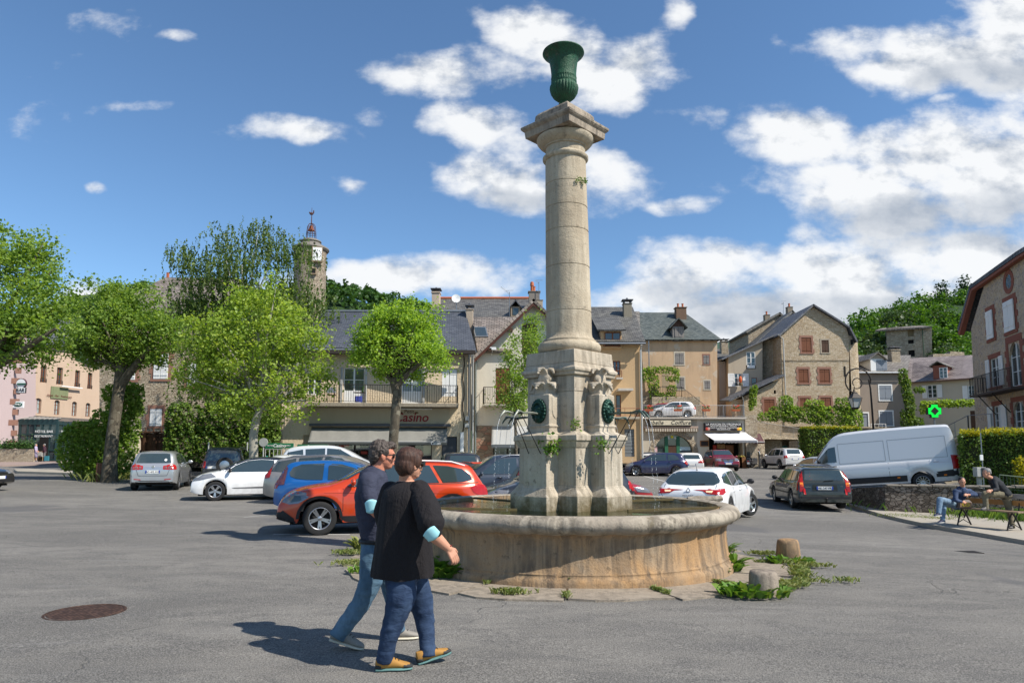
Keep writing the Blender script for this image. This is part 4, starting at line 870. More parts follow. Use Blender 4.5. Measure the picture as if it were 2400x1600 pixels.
pw=PL(-40,61.5,78,61.5);b=thing('low_stone_wall','low rubble wall below the veranda planting','wall',pw.to(2,.6));wall(b,pw,[(-40,1082),(78,1082),(78,1052),(-40,1052)],[],ST_ROUGH,.6)
rg=random.Random(5);mb=MB()
for _ in range(2600):leaf(mb,pw.to(rg.uniform(.5,pw.L-.2),pw.px(40,1049)[1]+abs(rg.gauss(0,.28))*(1 if rg.random()<.7 else 1.6)-.05,-.3+rg.gauss(0,.22)),.14,.5,rg)
LEAFD=leafm('shrub_leaf',(.02,.055,.012),(.07,.15,.03),.25)
tag(mb.build('planted_shrub',LEAFD,fix=False),'green shrubs planted on top of the low wall by the veranda','shrub',kind='stuff')
rat=plain('rattan',(.36,.25,.12),.6,0,.3,20)
def cafe_chair():
 t=thing('cafe_chair','x','chair',(0,0,0),0,'rattan chairs outside the café',local=True);mb=MB();mb.box((-.23,-.22,.43),(.23,.22,.47));mb.build('seat',WHITEP,t,bevel=.01)
 mb=MB();mb.rstack([(.47,-.23,.23,.2,.24),(.9,-.2,.2,.26,.29)]);mb.build('backrest',plain('woven_white',(.5,.5,.46),.7,0,.3,40),t,bevel=.01)
 for s in(-1,1):
  for q in(-1,1):mb=MB();mb.tube([(s*.2,q*.19,.44),(s*.25,q*.24,0)],.02,6);mb.build('leg',rat,t)
 mb=MB();mb.tube([(-.24,-.2,.66),(-.27,.22,.68),(-.2,.28,.9),(.2,.28,.9),(.27,.22,.68),(.24,-.2,.66)],.02,6);mb.build('arm_frame',rat,t);return t
ch=cafe_chair()
for i,(px_,rz,Y)in enumerate([(38,185,62.2),(56,175,62.3),(70,190,62.2),(87,170,62.5),(103,185,62.6)]):
 o=ch if i==0 else copy_tree(ch);p=gp(px_,Y,.10);o.location=p;o.rotation_euler=(0,0,radians(rz));o['label']=['leftmost rattan café chair beside the low wall','rattan café chair second from the left','rattan café chair third from the left','rattan café chair just behind the woman in lilac','rattan café chair between the two standing women'][i]
for i,px_ in enumerate((48,66,97)):
 p=gp(px_,62.9,.10);t=thing('cafe_table',['leftmost white café table','middle white café table','white café table nearest the veranda door'][i],'table',p,0,'café tables');mb=MB();mb.box(p+Vector((-.35,-.35,.72)),p+Vector((.35,.35,.75)));mb.build('tabletop',WHITEP,t,bevel=.008);mb=MB();mb.tube([p,p+Vector((0,0,.72))],.03,6);mb.tube([p,p+Vector((0,0,.02))],.22,12);mb.build('pedestal',IRON,t)
pl=PL(233,47,640,47);b=thing('stone_house_white_shutters','rubble stone house with white shutters and pyramid stone roof behind the wooden gate','house',pl.to(2,0))
H=wall(b,pl,[(233,1090),(640,1090),(640,735),(233,735)],[(298,848,318,890),(361,828,395,888),(352,958,380,998),(440,850,470,905),(500,850,530,905)],ST_ROUGH,9,.22)
for r in H:surround(b,pl,r,REDST,.2);win(b,pl,r,'shut',WHITEP,-.02)
z_e=pl.px(400,735)[1];ap=at(387,650,51.5);e0=pl.to(-.5,z_e,.5);e1=pl.to(pl.L+.4,z_e,.5);rd=at(560,652,51.5)
slab(b,'roof',[e0,e1,rd,ap],.2,LAUZE);bk=Vector((0,9.6,0));slab(b,'roof_side',[e0+bk,e0,ap,ap+Vector((0,.05,0))],.2,LAUZE)
chimney(b,tuple(ap+Vector((.05,.3,.1))),.16,.16,.35,TERRA,False,0,.4)
pg=PL(316,37.5,408,37.5);b=thing('wooden_gate','tall dark brown wooden gate in the ivy wall behind the silver hatchback','gate',pg.to(1,.1));zt_=pg.px(360,1014)[1]
mb=MB();n=12
for k in range(n):pg.box(mb,pg.L*k/n+.006,-.1,pg.L*(k+1)/n-.006,zt_-.02*(k%3),-.06,0)
mb.build('gate_leaf',WOODD,b)
mb=MB()
for z_ in(.25,zt_*.5,zt_-.15):pg.box(mb,.05,z_-.06,pg.L-.05,z_+.06,0,.05)
for k in(0,.25,.5,.75,1):pg.box(mb,pg.L*k-.06,-.1,pg.L*k+.06,zt_,.05,.08)
mb.build('gate_frame',WOODD,b)
mb=MB();pg.box(mb,-.3,zt_,pg.L+.3,zt_+.08,-.3,.2);
for k in range(6):mb.tube([pg.to(pg.L*k/5,zt_+.08,-.2),pg.to(pg.L*k/5,zt_+.3,-.2)],.05,6)
mb.build('gate_beam',WOODD,b)
Z5=lambda u,v:(640+u/3.92,700+v/3.92)
def c5(t):return Z5(t[0],t[1])+Z5(t[2],t[3])
pl=PL(660,38,1104,39);b=thing('corner_shop_building','beige two storey shop building with slate roof, long balcony and grey awning','building',pl.to(5,0))
holes=[c5((645,632,840,964)),c5((1182,640,1370,968)),c5((1550,646,1690,897)),c5((315,690,440,882)),(785,1033,1012,1085),c5((1548,1265,1690,1500)),c5((275,1250,355,1480))]
H=wall(b,pl,[(660,1090),(1104,1090),(1104,823),(660,815)],holes,P_CAS,9,.22)
win(b,pl,H[0],'casement',WHITEP,-.15,2,glass=plain('room_glass',(.06,.075,.06),.06,0,.6,2,0,0,.9));win(b,pl,H[1],'casement',WHITEP,-.15,2,glass=CURT);win(b,pl,H[2],'shut',WHITEP,-.12);win(b,pl,H[3],'casement',WHITEP,-.15,1)
for r in H[:2]:
 mb=MB();pl.box(mb,r[0]+.06,r[1],r[2]-.06,r[1]+.75,-.14,-.075);mb.build('door_panel',WHITEP,b)
 open_shutters(b,pl,(r[0],r[1],r[2],r[3]),plain('grey_white_folded',(.5,.5,.48)),.1)
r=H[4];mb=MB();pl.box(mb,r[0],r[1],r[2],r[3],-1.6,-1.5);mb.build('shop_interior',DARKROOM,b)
mb=MB();n=5
for k in range(n+1):u=r[0]+(r[2]-r[0])*k/n;pl.box(mb,u-.05,r[1],u+.05,r[3],-.15,-.05)
pl.box(mb,r[0],r[1],r[2],r[1]+.35,-.14,-.06);f=mb.build('shop_window',plain('dark_brown_frame',(.03,.02,.02),.5),b)
mb=MB();mb.add([pl.to(r[0],r[1],-.1),pl.to(r[2],r[1],-.1),pl.to(r[2],r[3],-.1),pl.to(r[0],r[3],-.1)],[(0,1,2,3)])
sg_,nt,bb_=newmat('shop_glass');tr_=nd(nt,'ShaderNodeBsdfTransparent');gl_=nd(nt,'ShaderNodeBsdfGlossy');gl_.inputs[1].default_value=.03;mx=nd(nt,'ShaderNodeMixShader');mx.inputs[0].default_value=.12
nt.links.new(tr_.outputs[0],mx.inputs[1]);nt.links.new(gl_.outputs[0],mx.inputs[2]);nt.links.new(mx.outputs[0],nt.nodes['Material Output'].inputs[0]);mb.build('pane',sg_,f,fix=False)
YEL=plain('yellow_poster',(.70,.60,.03),.6,0,.3,30);REDP=plain('red_poster',(.45,.05,.03),.6,0,.3,20)
for(a,m_)in[((595,1315,690,1362),REDP),((722,1342,790,1370),WHITEP),((882,1308,945,1368),plain('poster_mixed',(.45,.48,.30),.6,0,.6,12)),((888,1376,945,1420),YEL),((800,1400,860,1425),REDP),((1150,1330,1230,1400),plain('shelf_goods',(.10,.06,.04),.7,0,.9,8)),((1380,1320,1450,1440),plaster('interior_wall',(.45,.38,.25))),((955,1320,1010,1440),plain('shelf_goods2',(.06,.05,.03),.7,0,.9,10))]:
 q=pl.rect(*c5(a));mb=MB();pl.box(mb,*q,-.35,-.32);mb.build('window_poster',m_,b)
mb=MB();pl.box(mb,*[x for x in(H[5][0]+.03,H[5][1],H[5][2]-.03,H[5][3]-.03)],-.15,-.1);d_=mb.build('side_door',ANTH,b)
mb=MB();pl.box(mb,H[5][0]+.08,1.05,H[5][0]+.25,1.09,-.1,-.04);mb.build('door_handle',CHROME,d_)
win(b,pl,H[6],'shut',plain('cream_door',(.40,.34,.25),.6),-.2,leaves=1,name='side_door')
mb=MB();q=pl.rect(*c5((1708,1402,1755,1446)));pl.box(mb,*q,0,.2);mb.build('mailbox',plain('mailbox_cream',(.50,.47,.38),.5),b,bevel=.01)
mb=MB();q=pl.rect(*c5((1765,1080,1800,1120)));pl.box(mb,*q,0,.25);q=pl.rect(*c5((1760,1145,1800,1180)));pl.box(mb,*q,0,.2);mb.build('meter_box',ZINCL,b,bevel=.01)
q=pl.rect(714,946.5,1074,955);mb=MB();pl.box(mb,q[0],q[1],q[2],q[3],0,.95);bs=mb.build('balcony_slab',plaster('stained_concrete',(.30,.26,.20),(.12,.10,.085),.8,2),b,bevel=.015)
railing(b,[pl.to(q[0]+.05,q[3],.02),pl.to(q[0]+.05,q[3],.9),pl.to(q[2]-.05,q[3],.9),pl.to(q[2]-.05,q[3],.02)],1.0,IRON,.13,'balcony_railing',.011)
q=pl.rect(727,956.5,1054,992);mb=MB();pl.box(mb,q[0],q[1],q[2],q[3],0,.06);mb.build('sign_fascia',plaster('fascia_beige',(.47,.40,.285),(.36,.30,.21),.3,.8,.004),b)
CR=plain('dark_red_letters2',(.24,.012,.015),.4)
u,z_=pl.px(*Z5(1268,1092));text('Casino',.70,pl.M(u,z_,.075),CR,b,shear=.18,offset=.012)
u,z_=pl.px(*Z5(1250,1036));text('Petit',.30,pl.M(u,z_,.075),plain('brown_letters',(.10,.04,.02),.5),b,shear=.1)
mb=MB();
for(u_,v_)in((1175,1047),(1318,1047)):
 u,z_=pl.px(*Z5(u_,v_));mb.ell(tuple(pl.to(u,z_,.075)),(.12,.02,.05),8)
mb.build('leaf_emblem',plain('brown_letters2',(.10,.05,.02),.5),b)
mb=MB();q=pl.rect(*c5((1085,1010,1460,1018)));pl.box(mb,*q,.06,.16);mb.build('sign_light',WHITEP,b)
q=pl.rect(727,993,1057,999);mb=MB();pl.box(mb,q[0],q[1],q[2],q[3],0,.32);mb.build('awning_box',plain('grey_box',(.075,.08,.09),.5),b,bevel=.01)
AW=plain('grey_canvas',(.20,.195,.175),.85,0,.15,5)
def awning(parent,pl,r0,out,drop_z,mat,val=.18,folds=7,name='awning',u_shift=0,scallop=False,vm=None):
 u0,z1,u1=r0;mb=MB();N=folds*8
 def P(t,s):
  u=u0+(u1-u0)*t+u_shift*s;sag=.03*sin(pi*s)*(1+abs(sin(pi*t*folds)))+.012*abs(sin(pi*t*folds))
  return pl.to(u,z1+(drop_z-z1)*s-sag,.05+out*s)
 vs=[];K=6
 for i in range(N+1):
  for k in range(K+1):vs.append(P(i/N,k/K))
  e=val*(1-.35*abs(sin(pi*i/N*folds*3)))if scallop else val
  vs.append(P(i/N,1)-Vector((0,0,e)))
 m=K+2;fs=[(i*m+k,i*m+k+1,(i+1)*m+k+1,(i+1)*m+k)for i in range(N)for k in range(m-1)]
 mb.add(vs,fs);o=mb.build(name,mat,parent,smooth=30,fix=False);s_=o.modifiers.new('s','SOLIDIFY');s_.thickness=.012
 mb=MB();a,c=pl.to(u0+u_shift,drop_z,.05+out),pl.to(u1+u_shift,drop_z,.05+out);mb.tube([a,c],.03,6)
 for u in(u0+.3,u1-.3):mb.tube([pl.to(u,z1-.1,.05),pl.to(u+u_shift*.9,drop_z-.03,out*.95)],.02,6)
 mb.build('awning_arm',ZINCL,parent);return o
r0=pl.px(731,1000);r1=pl.px(1048,1000);zd=pl.px(890,1000)[1]-.85
awning(b,pl,(r0[0],r0[1],r1[0]),.9,zd,AW,.17)
u,z_=r1[0]-.62,zd-.09;text('Casino',.2,pl.M(u,z_,.98),WHITEP,b,shear=.15,offset=.004)
ze=pl.px(880,819)[1];e0=pl.to(.6,ze,.45);e1=pl.to(pl.L+.25,ze-.02,.45);rz_=at(900,731,43).z;xr=lambda px_,Y:at(px_,731,Y).x
R0=Vector((e0.x+.0,43,rz_));R1=Vector((xr(1091,43),43,rz_));slab(b,'roof',[e0,e1,R1,R0],.14,SLATE_N)
slab(b,'rear_roof',[R0+Vector((0,5,-3.6)),R1+Vector((0,5,-3.6)),R1,R0],.14,SLATE_N)
mb=MB();mb.tube([R0+Vector((0,0,.04)),R1+Vector((0,0,.04))],.09,8);mb.build('ridge_cap',ZINC,b,smooth=40)
mb=MB();g0,g1=pl.to(pl.L,ze-.1,0),pl.to(pl.L,ze-.1,-9);mb.add([g0,g1,Vector((g0.x,43,rz_-.15))],[(0,1,2)]);mb.build('gable',P_CAS,b,fix=False)
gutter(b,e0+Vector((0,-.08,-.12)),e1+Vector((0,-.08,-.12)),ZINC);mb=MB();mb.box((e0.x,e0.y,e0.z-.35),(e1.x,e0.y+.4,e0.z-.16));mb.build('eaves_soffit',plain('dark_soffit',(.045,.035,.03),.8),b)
for i,(o_,m_)in enumerate(((-.25,ZINC),(-.02,ZINCL))):
 mb=MB();u=pl.L+.1+o_;mb.tube([pl.to(u,ze-.25,.35),pl.to(u,ze-.6,.12),pl.to(u,0,.12)],.055,8);mb.build('drainpipe',m_,b,smooth=40)
mb=MB();u=pl.L-.45
mb.tube([pl.to(u+.05*sin(k*1.7),ze-.3-k*.45,.05)for k in range(18)],.03,5);mb.build('cable',IRON,b)
mb=MB();pl.box(mb,pl.L-.62,-.1,pl.L-.42,2.75,.02,.16);mb.build('white_conduit',WHITEP,b)
cp=at(1101,738,42.5);chimney(b,(cp.x,cp.y,at(1101,755,42.5).z),.42,.5,at(1101,726,42.5).z-at(1101,755,42.5).z,plaster('chimney_render',(.42,.34,.26)),True,0,1.2)
p=pl.to(*pl.px(790,936),.5);p.z=pl.px(900,946)[1]
t=thing('folding_chair','folded grey garden chair on the balcony left of the open french door','chair',p);mb=MB()
mb.box(p+Vector((-.45,-.2,.42)),p+Vector((.0,.2,.46)));mb.build('seat',WOODD,t);mb=MB();mb.box(p+Vector((-.5,-.05,.55)),p+Vector((.0,0,.85)));mb.build('backrest',GREYP,t)
for s in(-.42,-.05):mb=MB();mb.tube([p+Vector((s,-.15,0)),p+Vector((s,.1,.9))],.015,5);mb.build('leg',IRON,t)
p=pl.to(pl.px(846,936)[0],pl.px(900,946)[1],.6);t=thing('plant_stand','small black stand with a blue and white cushion on the balcony','stand',p);mb=MB();mb.box(p+Vector((-.3,-.2,.55)),p+Vector((.3,.2,.59)));mb.build('tabletop',IRON,t);mb=MB();mb.box(p+Vector((-.2,-.3,.02)),p+Vector((.2,-.24,.36)));mb.build('blue_bag',plain('blue_white_check',(.06,.08,.35),.7,0,.9,18),t);mb=MB();mb.tube([p+Vector((.15,0,.59)),p+Vector((.2,0,.95))],.05,6);mb.build('potted_cactus',LEAFD,t)
PB=PL(1028,52,1262,52);b=thing('slate_roofed_house','house whose broad weathered slate roof shows above the brown roof','house',PB.to(3,3))
zr_=at(1100,700,56).z;x0,x1=at(1028,700,56).x,at(1262,700,56).x
slab(b,'roof',[Vector((x0-.6,50,at(1100,748,50).z)),Vector((x1,50,at(1100,748,50).z)),Vector((x1,56,zr_)),Vector((x0,56,zr_))],.2,SLATE_L)
wall(b,PL(1014,51,1300,51),[(1014,1000),(1300,1000),(1300,745),(1014,745)],[],P_CREAM,9)
mb=MB();mb.tube([(x0,56,zr_+.05),(x1,56,zr_+.05)],.12,8);mb.build('ridge_cap',TERRA,b,smooth=40)
c0=at(1022,728,54);chimney(b,(c0.x,54,c0.z),.62,.8,at(1022,686,54).z-c0.z,plaster('chimney_pale',(.50,.40,.31)),True,0,2)
c0=at(1252,716,53);chimney(b,(c0.x,53,c0.z),.85,.7,at(1252,684,53).z-c0.z,plaster('chimney_grey',(.24,.21,.18)),False,1,2);mb=MB();q=at(1247,676,53);mb.lathe([(.13,q.z-.3),(.12,q.z+.2),(.16,q.z+.22),(.13,q.z+.5),(.05,q.z+.55)],12,Matrix.Translation((q.x,53,0)));mb.build('chimney_pot',TERRA,b,smooth=40)
c0=at(1264,716,51);chimney(b,(c0.x,51,c0.z),.5,.5,at(1264,704,51).z-c0.z,plaster('chimney_pale2',(.40,.33,.25)),False,0,1)
q=PL(1197,50.6,1220,50.6);mb=MB();q.box(mb,0,q.px(1200,742)[1],q.L,q.px(1200,718)[1],-2.5,0);dm=mb.build('dormer',plaster('dormer_render',(.33,.26,.19)),b)
slab(b,'dormer_roof',[q.to(-.15,q.px(1200,722)[1],.2),q.to(q.L/2,q.px(1200,703)[1],.2),q.to(q.L/2,q.px(1200,703)[1],-3),q.to(-.15,q.px(1200,722)[1],-3)],.06,SLATE_D);slab(b,'dormer_roof',[q.to(q.L+.15,q.px(1200,722)[1],.2),q.to(q.L/2,q.px(1200,703)[1],.2),q.to(q.L/2,q.px(1200,703)[1],-3),q.to(q.L+.15,q.px(1200,722)[1],-3)],.06,SLATE_D)
mb=MB();q.box(mb,.15,q.px(1200,738)[1],q.L-.15,q.px(1200,722)[1],0,.03);mb.build('dormer_window',GLASS,dm)
def aerial(px_,py0,py1,Y,px2,py2,label,nb=7):
 a=at(px_,py1,Y);c=at(px_,py0,Y);t=thing('tv_aerial',label,'aerial',a,0,'television aerials on the roofs');mb=MB();mb.tube([a,c],.022,5);mb.build('mast',ZINC,t)
 e=at(px2,py2,Y);s_=c+Vector((0,0,-.15));mb=MB();mb.tube([s_,e],.012,4)
 for k in range(nb):p=s_.lerp(e,(k+.5)/nb);mb.tube([p+Vector((-.02,-.18,-.05)),p+Vector((.02,.18,.05))],.006,3);mb.tube([p+Vector((-.05,0,-.12)),p+Vector((.05,0,.12))],.006,3)
 mb.tube([c+Vector((-.25,0,.1)),c+Vector((.3,0,.12))],.012,4);mb.build('antenna_array',ZINC,t)
aerial(1194,684,745,49.5,1174,672,'tall tv aerial with long comb arm in front of the slate roof')
aerial(1263,660,700,52.5,1254,656,'tv aerial just left of the stone column',3)
p=at(1069,700,44);t=thing('satellite_dish','white satellite dish on a pole above the shop roof','satellite dish',at(1069,735,44));mb=MB()
mb.lathe([(.001,-.03),(.12,-.02),(.22,.01),(.285,.05),(.285,.06),(.2,.035),(.001,.0)],28,Matrix.Translation(p)@Matrix.Rotation(radians(80),4,'X')@Matrix.Rotation(radians(8),4,'Y'),cap=False);mb.build('dish',WHITEP,t,smooth=50)
mb=MB();mb.tube([at(1070,737,44.1),p+Vector((0,.1,-.1))],.025,6);mb.tube([p+Vector((0,-.02,-.28)),p+Vector((0,-.3,-.02))],.012,4);mb.build('pole',ZINC,t)
Z6=lambda u,v:(960+u/6.03,640+v/6.03);Z7=lambda u,v:(1000+u/4.9,860+v/4.9)
def c6(t):return Z6(t[0],t[1])+Z6(t[2],t[3])
def c7(t):return Z7(t[0],t[1])+Z7(t[2],t[3])
pl=PL(1118,40.5,1380,40.5);b=thing('white_gable_house','cream white gabled house with brown shutters left of the column','house',pl.to(4,0))
H=wall(b,pl,[(1112,1090),(1384,1090),(1384,830),(1250,710),(1118,830)],[(1223,758,1258,831),(1161.5,862,1196,948),(1156,1004,1290,1085),(1300,862,1330,930)],P_CREAM,9,.18)
win(b,pl,H[0],'shut',WOODD,-.12);win(b,pl,H[1],'shut',WOODR,-.12,leaves=3);win(b,pl,H[3],'shut',WOODR,-.12)
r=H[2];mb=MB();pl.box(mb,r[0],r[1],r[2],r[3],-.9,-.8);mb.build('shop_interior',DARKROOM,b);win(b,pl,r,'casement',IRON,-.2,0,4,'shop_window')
e=[pl.to(*pl.px(x,y),.55)for x,y in((1110,838),(1250,704),(1392,838))];bk=Vector((0,9.6,0))
slab(b,'roof',[e[0]+bk,e[0],e[1],e[1]+bk],.16,LAUZE);slab(b,'roof',[e[2],e[2]+bk,e[1]+bk,e[1]],.16,LAUZE)
mb=MB()
for s in(0,2):
 a=e[s]+Vector((0,.03,-.2));c=e[1]+Vector((0,.03,-.2));mb.add([a,c,c+Vector((0,0,-.22)),a+Vector((0,0,-.22)),a+Vector((0,.06,0)),c+Vector((0,.06,0)),c+Vector((0,.06,-.22)),a+Vector((0,.06,-.22))],[(0,1,2,3),(7,6,5,4),(0,4,5,1),(1,5,6,2),(2,6,7,3),(3,7,4,0)])
mb.build('bargeboard',plain('red_brown_board',(.085,.03,.02),.7),b)
for k in(.25,.6):
 a=e[0].lerp(e[1],k)+Vector((.1,.1,-.45));mb=MB();mb.box(a-Vector((.09,.05,.09)),a+Vector((.09,.6,.09)));mb.build('roof_bracket',WOODD,b)
mb=MB();q=pl.rect(*c6((1130,1062,1225,1100)));pl.box(mb,q[0],q[1],q[2],q[3],.3,.5);mb.tube([pl.to(q[0]+.2,q[1],.4),pl.to(q[0]+.1,q[1]-.3,0)],.02,5);mb.build('floodlight',WHITEP,b,bevel=.01)
mb=MB();pl.box(mb,*pl.rect(1112,997,1156,1090),-.1,.045);mb.build('stone_pier',ST_SAND,b);mb=MB();pl.box(mb,*pl.rect(1156,985,1290,1003),-.05,.03);mb.build('shop_lintel',P_CREAM,b)
q=pl.rect(1133,947,1240,949);mb=MB();pl.box(mb,q[0],q[1]-.1,q[2],q[1],0,.85);mb.build('balcony_slab',plaster('pale_slab',(.42,.38,.30)),b);railing(b,[pl.to(q[0]+.04,q[1],.02),pl.to(q[0]+.04,q[1],.8),pl.to(q[2]-.04,q[1],.8),pl.to(q[2]-.04,q[1],.02)],1.0,IRON,.12,'balcony_railing')
AW2=plain('light_grey_canvas',(.36,.36,.35),.85,0,.1,4);r0=pl.px(1153,1000);r1=pl.px(1300,1000);awning(b,pl,(r0[0],r0[1]+.05,r1[0]),1.1,r0[1]-1.05,AW2,.2,3)
mb=MB();mb.tube([pl.to(-.12,pl.px(1118,828)[1],.4),pl.to(-.1,pl.px(1118,850)[1],.15),pl.to(-.1,0,.15)],.06,8);mb.rstack([(pl.px(1118,828)[1],pl.to(0,0).x-.25,pl.to(0,0).x+.05,pl.to(0,0).y-.55,pl.to(0,0).y-.25),(pl.px(1118,832)[1]-.02,pl.to(0,0).x-.2,pl.to(0,0).x,pl.to(0,0).y-.5,pl.to(0,0).y-.3)]);mb.build('drainpipe',plain('green_grey_pipe',(.20,.235,.23),.45,.4),b,smooth=40)
b=thing('brown_roofed_house','low house with brown stone slates and a roof window between shop and white gable','house',(at(1150,800,44).x,44,0))
PQ=[Vector(at(1119,822,40.2)),Vector(at(1200,822,40.2)),Vector(at(1205,743,45.5)),Vector(at(1106,742,45.5))];zq=(PQ[2].z+PQ[3].z)/2;PQ[2].z=PQ[3].z=zq;PQ[1].z=PQ[0].z
slab(b,'roof',PQ,.15,LAUZE);nrm=(PQ[1]-PQ[0]).cross(PQ[3]-PQ[0]).normalized()
def onp(px_,py_):r_=ray(px_,py_);o_=Vector((0,0,EYE));t_=(PQ[0]-o_).dot(nrm)/r_.dot(nrm);return o_+r_*t_
sk=[onp(*Z6(u,v))for u,v in((928,915),(1112,912),(1078,778),(890,775))];mb=MB();mb.add([p+nrm*.10 for p in sk]+[p-nrm*.05 for p in sk],[(0,1,2,3),(7,6,5,4),(0,4,5,1),(1,5,6,2),(2,6,7,3),(3,7,4,0)]);f=mb.build('roof_window',ZINC,b)
cc=sum(sk,Vector())/4;mb=MB();mb.add([cc+(p-cc)*.84+nrm*.105 for p in sk],[(0,1,2,3)]);mb.build('pane',GLASS,f,fix=False)
wall(b,PL(1108,45.6,1215,45.6),[(1108,1080),(1215,1080),(1215,744),(1108,744)],[],P_CREAM,2)
Z8=lambda u,v:(1360+u/5.2275,680+v/5.2275)
def c8(t):return Z8(t[0],t[1])+Z8(t[2],t[3])
pl=PL(1350,46,1503,46);b=thing('tan_house','tall smooth tan rendered house with dark roof right of the column','house',pl.to(3,0))
H=wall(b,pl,[(1350,1085),(1503,1085),(1503,803),(1350,803)],[c8((400,866,492,1040)),c8((438,1280,500,1545)),(1464,1005,1487,1070),(1390,1010,1440,1075),(1375,850,1400,890)],P_TAN,9,.18)
win(b,pl,H[0],'casement',WOODR,-.12,1);win(b,pl,H[1],'casement',WOODR,-.12,1,1,'french_door');win(b,pl,H[4],'casement',WOODR,-.12)
mb=MB();
for k in range(8):z0_,z1_=H[2][1]+(H[2][3]-H[2][1])*k/8,H[2][1]+(H[2][3]-H[2][1])*(k+1)/8;pl.box(mb,H[2][0],z0_+.01,H[2][2],z1_-.01,-.15,-.1)
mb.build('garage_door',plain('grey_garage',(.16,.17,.17),.5),b);win(b,pl,H[3],'shut',WOODD,-.1)
for(a,o1)in(((430,1075,512,1096),.4),((440,1215,620,1243),.9)):q=pl.rect(*c8(a));mb=MB();pl.box(mb,q[0],q[1],q[2],q[3],0,o1);mb.build('canopy_slab',plaster('pale_slab2',(.50,.46,.40)),b,bevel=.01)
q=pl.rect(*c8((400,1060,505,1075)));railing(b,[pl.to(q[0],q[1],.08),pl.to(q[2],q[1],.08)],.5,WOODR,.12,'window_rail',.012)
q=pl.rect(1444,960,1492,978);mb=MB();pl.box(mb,q[0]-1.5,q[1]-.15,q[2],q[1],0,1.1);mb.build('balcony_slab',plaster('pale_slab3',(.42,.36,.28)),b);railing(b,[pl.to(q[0]-1.5,q[1],1.05),pl.to(q[2],q[1],1.05),pl.to(q[2],q[1],.05)],.55,plain('rust_red_rail',(.24,.08,.04),.6),.9,'balcony_railing',.014)
ze=pl.px(1450,803)[1];e0,e1=pl.to(-.3,ze,.6),pl.to(pl.L+.3,ze,.6);rr0,rr1=at(1350,719,51),at(1483,719,51);slab(b,'roof',[e0,e1,rr1,rr0],.16,SLATE_L)
gutter(b,e0+Vector((0,-.06,-.15)),e1+Vector((0,-.06,-.15)),ZINC);mb=MB();mb.tube([pl.to(pl.L+.05,ze-.2,.5),pl.to(pl.L+.05,ze-.5,.12),pl.to(pl.L+.05,0,.12)],.07,8);mb.build('drainpipe',ZINCL,b,smooth=40)
mb=MB();mb.add([pl.to(pl.L,ze-.15,0),pl.to(pl.L,ze-.15,-9),Vector((pl.to(pl.L,0).x,51,rr1.z-.2))],[(0,1,2)]);mb.build('gable',P_TAN,b,fix=False)
q=PL(1411,45.7,1461,45.7);r=q.rect(1417,779,1454,812);mb=MB();q.box(mb,0,r[1]-.1,q.L,r[3]+.12,-3,0);dm=mb.build('dormer',P_TAN,b);win(b,q,r,'casement',WOODR,.01,1,name='dormer_window')
slab(b,'dormer_roof',[q.to(-.25,r[3]+.14,.35),q.to(q.L+.25,r[3]+.14,.35),q.to(q.L+.25,r[3]+1.7,-3.2),q.to(-.25,r[3]+1.7,-3.2)],.1,SLATE_L);railing(b,[q.to(.2,r[1]-.05,.1),q.to(q.L-.2,r[1]-.05,.1)],.45,WOODR,.14,'dormer_rail')
c0=at(1470,730,49.5);chimney(b,(c0.x,49.5,c0.z),.6,.6,at(1470,712,49.5).z-c0.z,plaster('chimney_grey2',(.25,.22,.17)),True,0,1.2)
pl=PL(1505,65.5,1681,65.5);b=thing('peeling_ochre_house','old ochre house with peeling render and hipped green grey roof above the terrace','house',pl.to(3,TZ0 if 'TZ0' in globals()else 3.9))
H=wall(b,pl,[(1505,1000),(1681,1000),(1681,797),(1505,797)],[c8((1160,768,1270,910)),c8((1508,795,1580,906)),c8((1180,1068,1275,1212)),c8((1520,1108,1592,1212)),c8((1000,1010,1090,1200))],P_OCHRE,9,.16)
for i,r in enumerate(H[:4]):surround(b,pl,r,REDST if i==1 else P_IVORY,.1,False,.012);win(b,pl,r,'shut',WOODG,-.08)
win(b,pl,H[4],'shut',plaster('door_cream',(.42,.33,.23)),-.1,leaves=1,name='house_door')
ze=pl.px(1600,797)[1];e0,e1=pl.to(-.2,ze,.5),pl.to(pl.L+.6,ze,.5);rz_=at(1550,732,70).z;ra,rb=Vector((at(1499,732,70).x,70,rz_)),Vector((at(1604,732,70).x,70,rz_))
slab(b,'roof',[e0,e1,rb,ra],.16,SLATE_G);slab(b,'roof_hip',[e1,e1+Vector((0,9.8,0)),rb+Vector((0,.05,0)),rb],.16,SLATE_G)
slab(b,'verge_roof',[e0-Vector((.9,0,-.1)),e0+Vector((.15,0,.12)),ra+Vector((.0,0,.12)),ra-Vector((1.2,0,-.1))],.14,LAUZE2)
c0=at(1595,745,69);chimney(b,(c0.x,69,c0.z),1.05,.8,at(1595,721,69).z-c0.z,plaster('sooty_chimney',(.17,.11,.075)),False,2,1.5)
q=PL(1583,65.3,1610,65.3);r=q.rect(1583,765,1610,793);mb=MB();q.box(mb,0,r[1]-.3,q.L,r[3],-3.5,0);dm=mb.build('dormer',WOODG,b);ap_=q.px(1595,745)[1]
for s in(0,1):
 u_=-.35 if s==0 else q.L+.35;slab(b,'dormer_roof',[q.to(u_,r[3]-.15,.35),q.to(q.L/2,ap_,.35),q.to(q.L/2,ap_,-4),q.to(u_,r[3]-.15,-4)],.07,SLATE_G)
mb=MB();mb.add([q.to(0,r[3],.0),q.to(q.L,r[3],.0),q.to(q.L/2,ap_-.1,.0)],[(0,1,2)]);mb.build('dormer_gable',WOODD,b,fix=False);win(b,q,(.2,r[1],q.L-.15,r[3]-.05),'shut',WOODG,-.04)
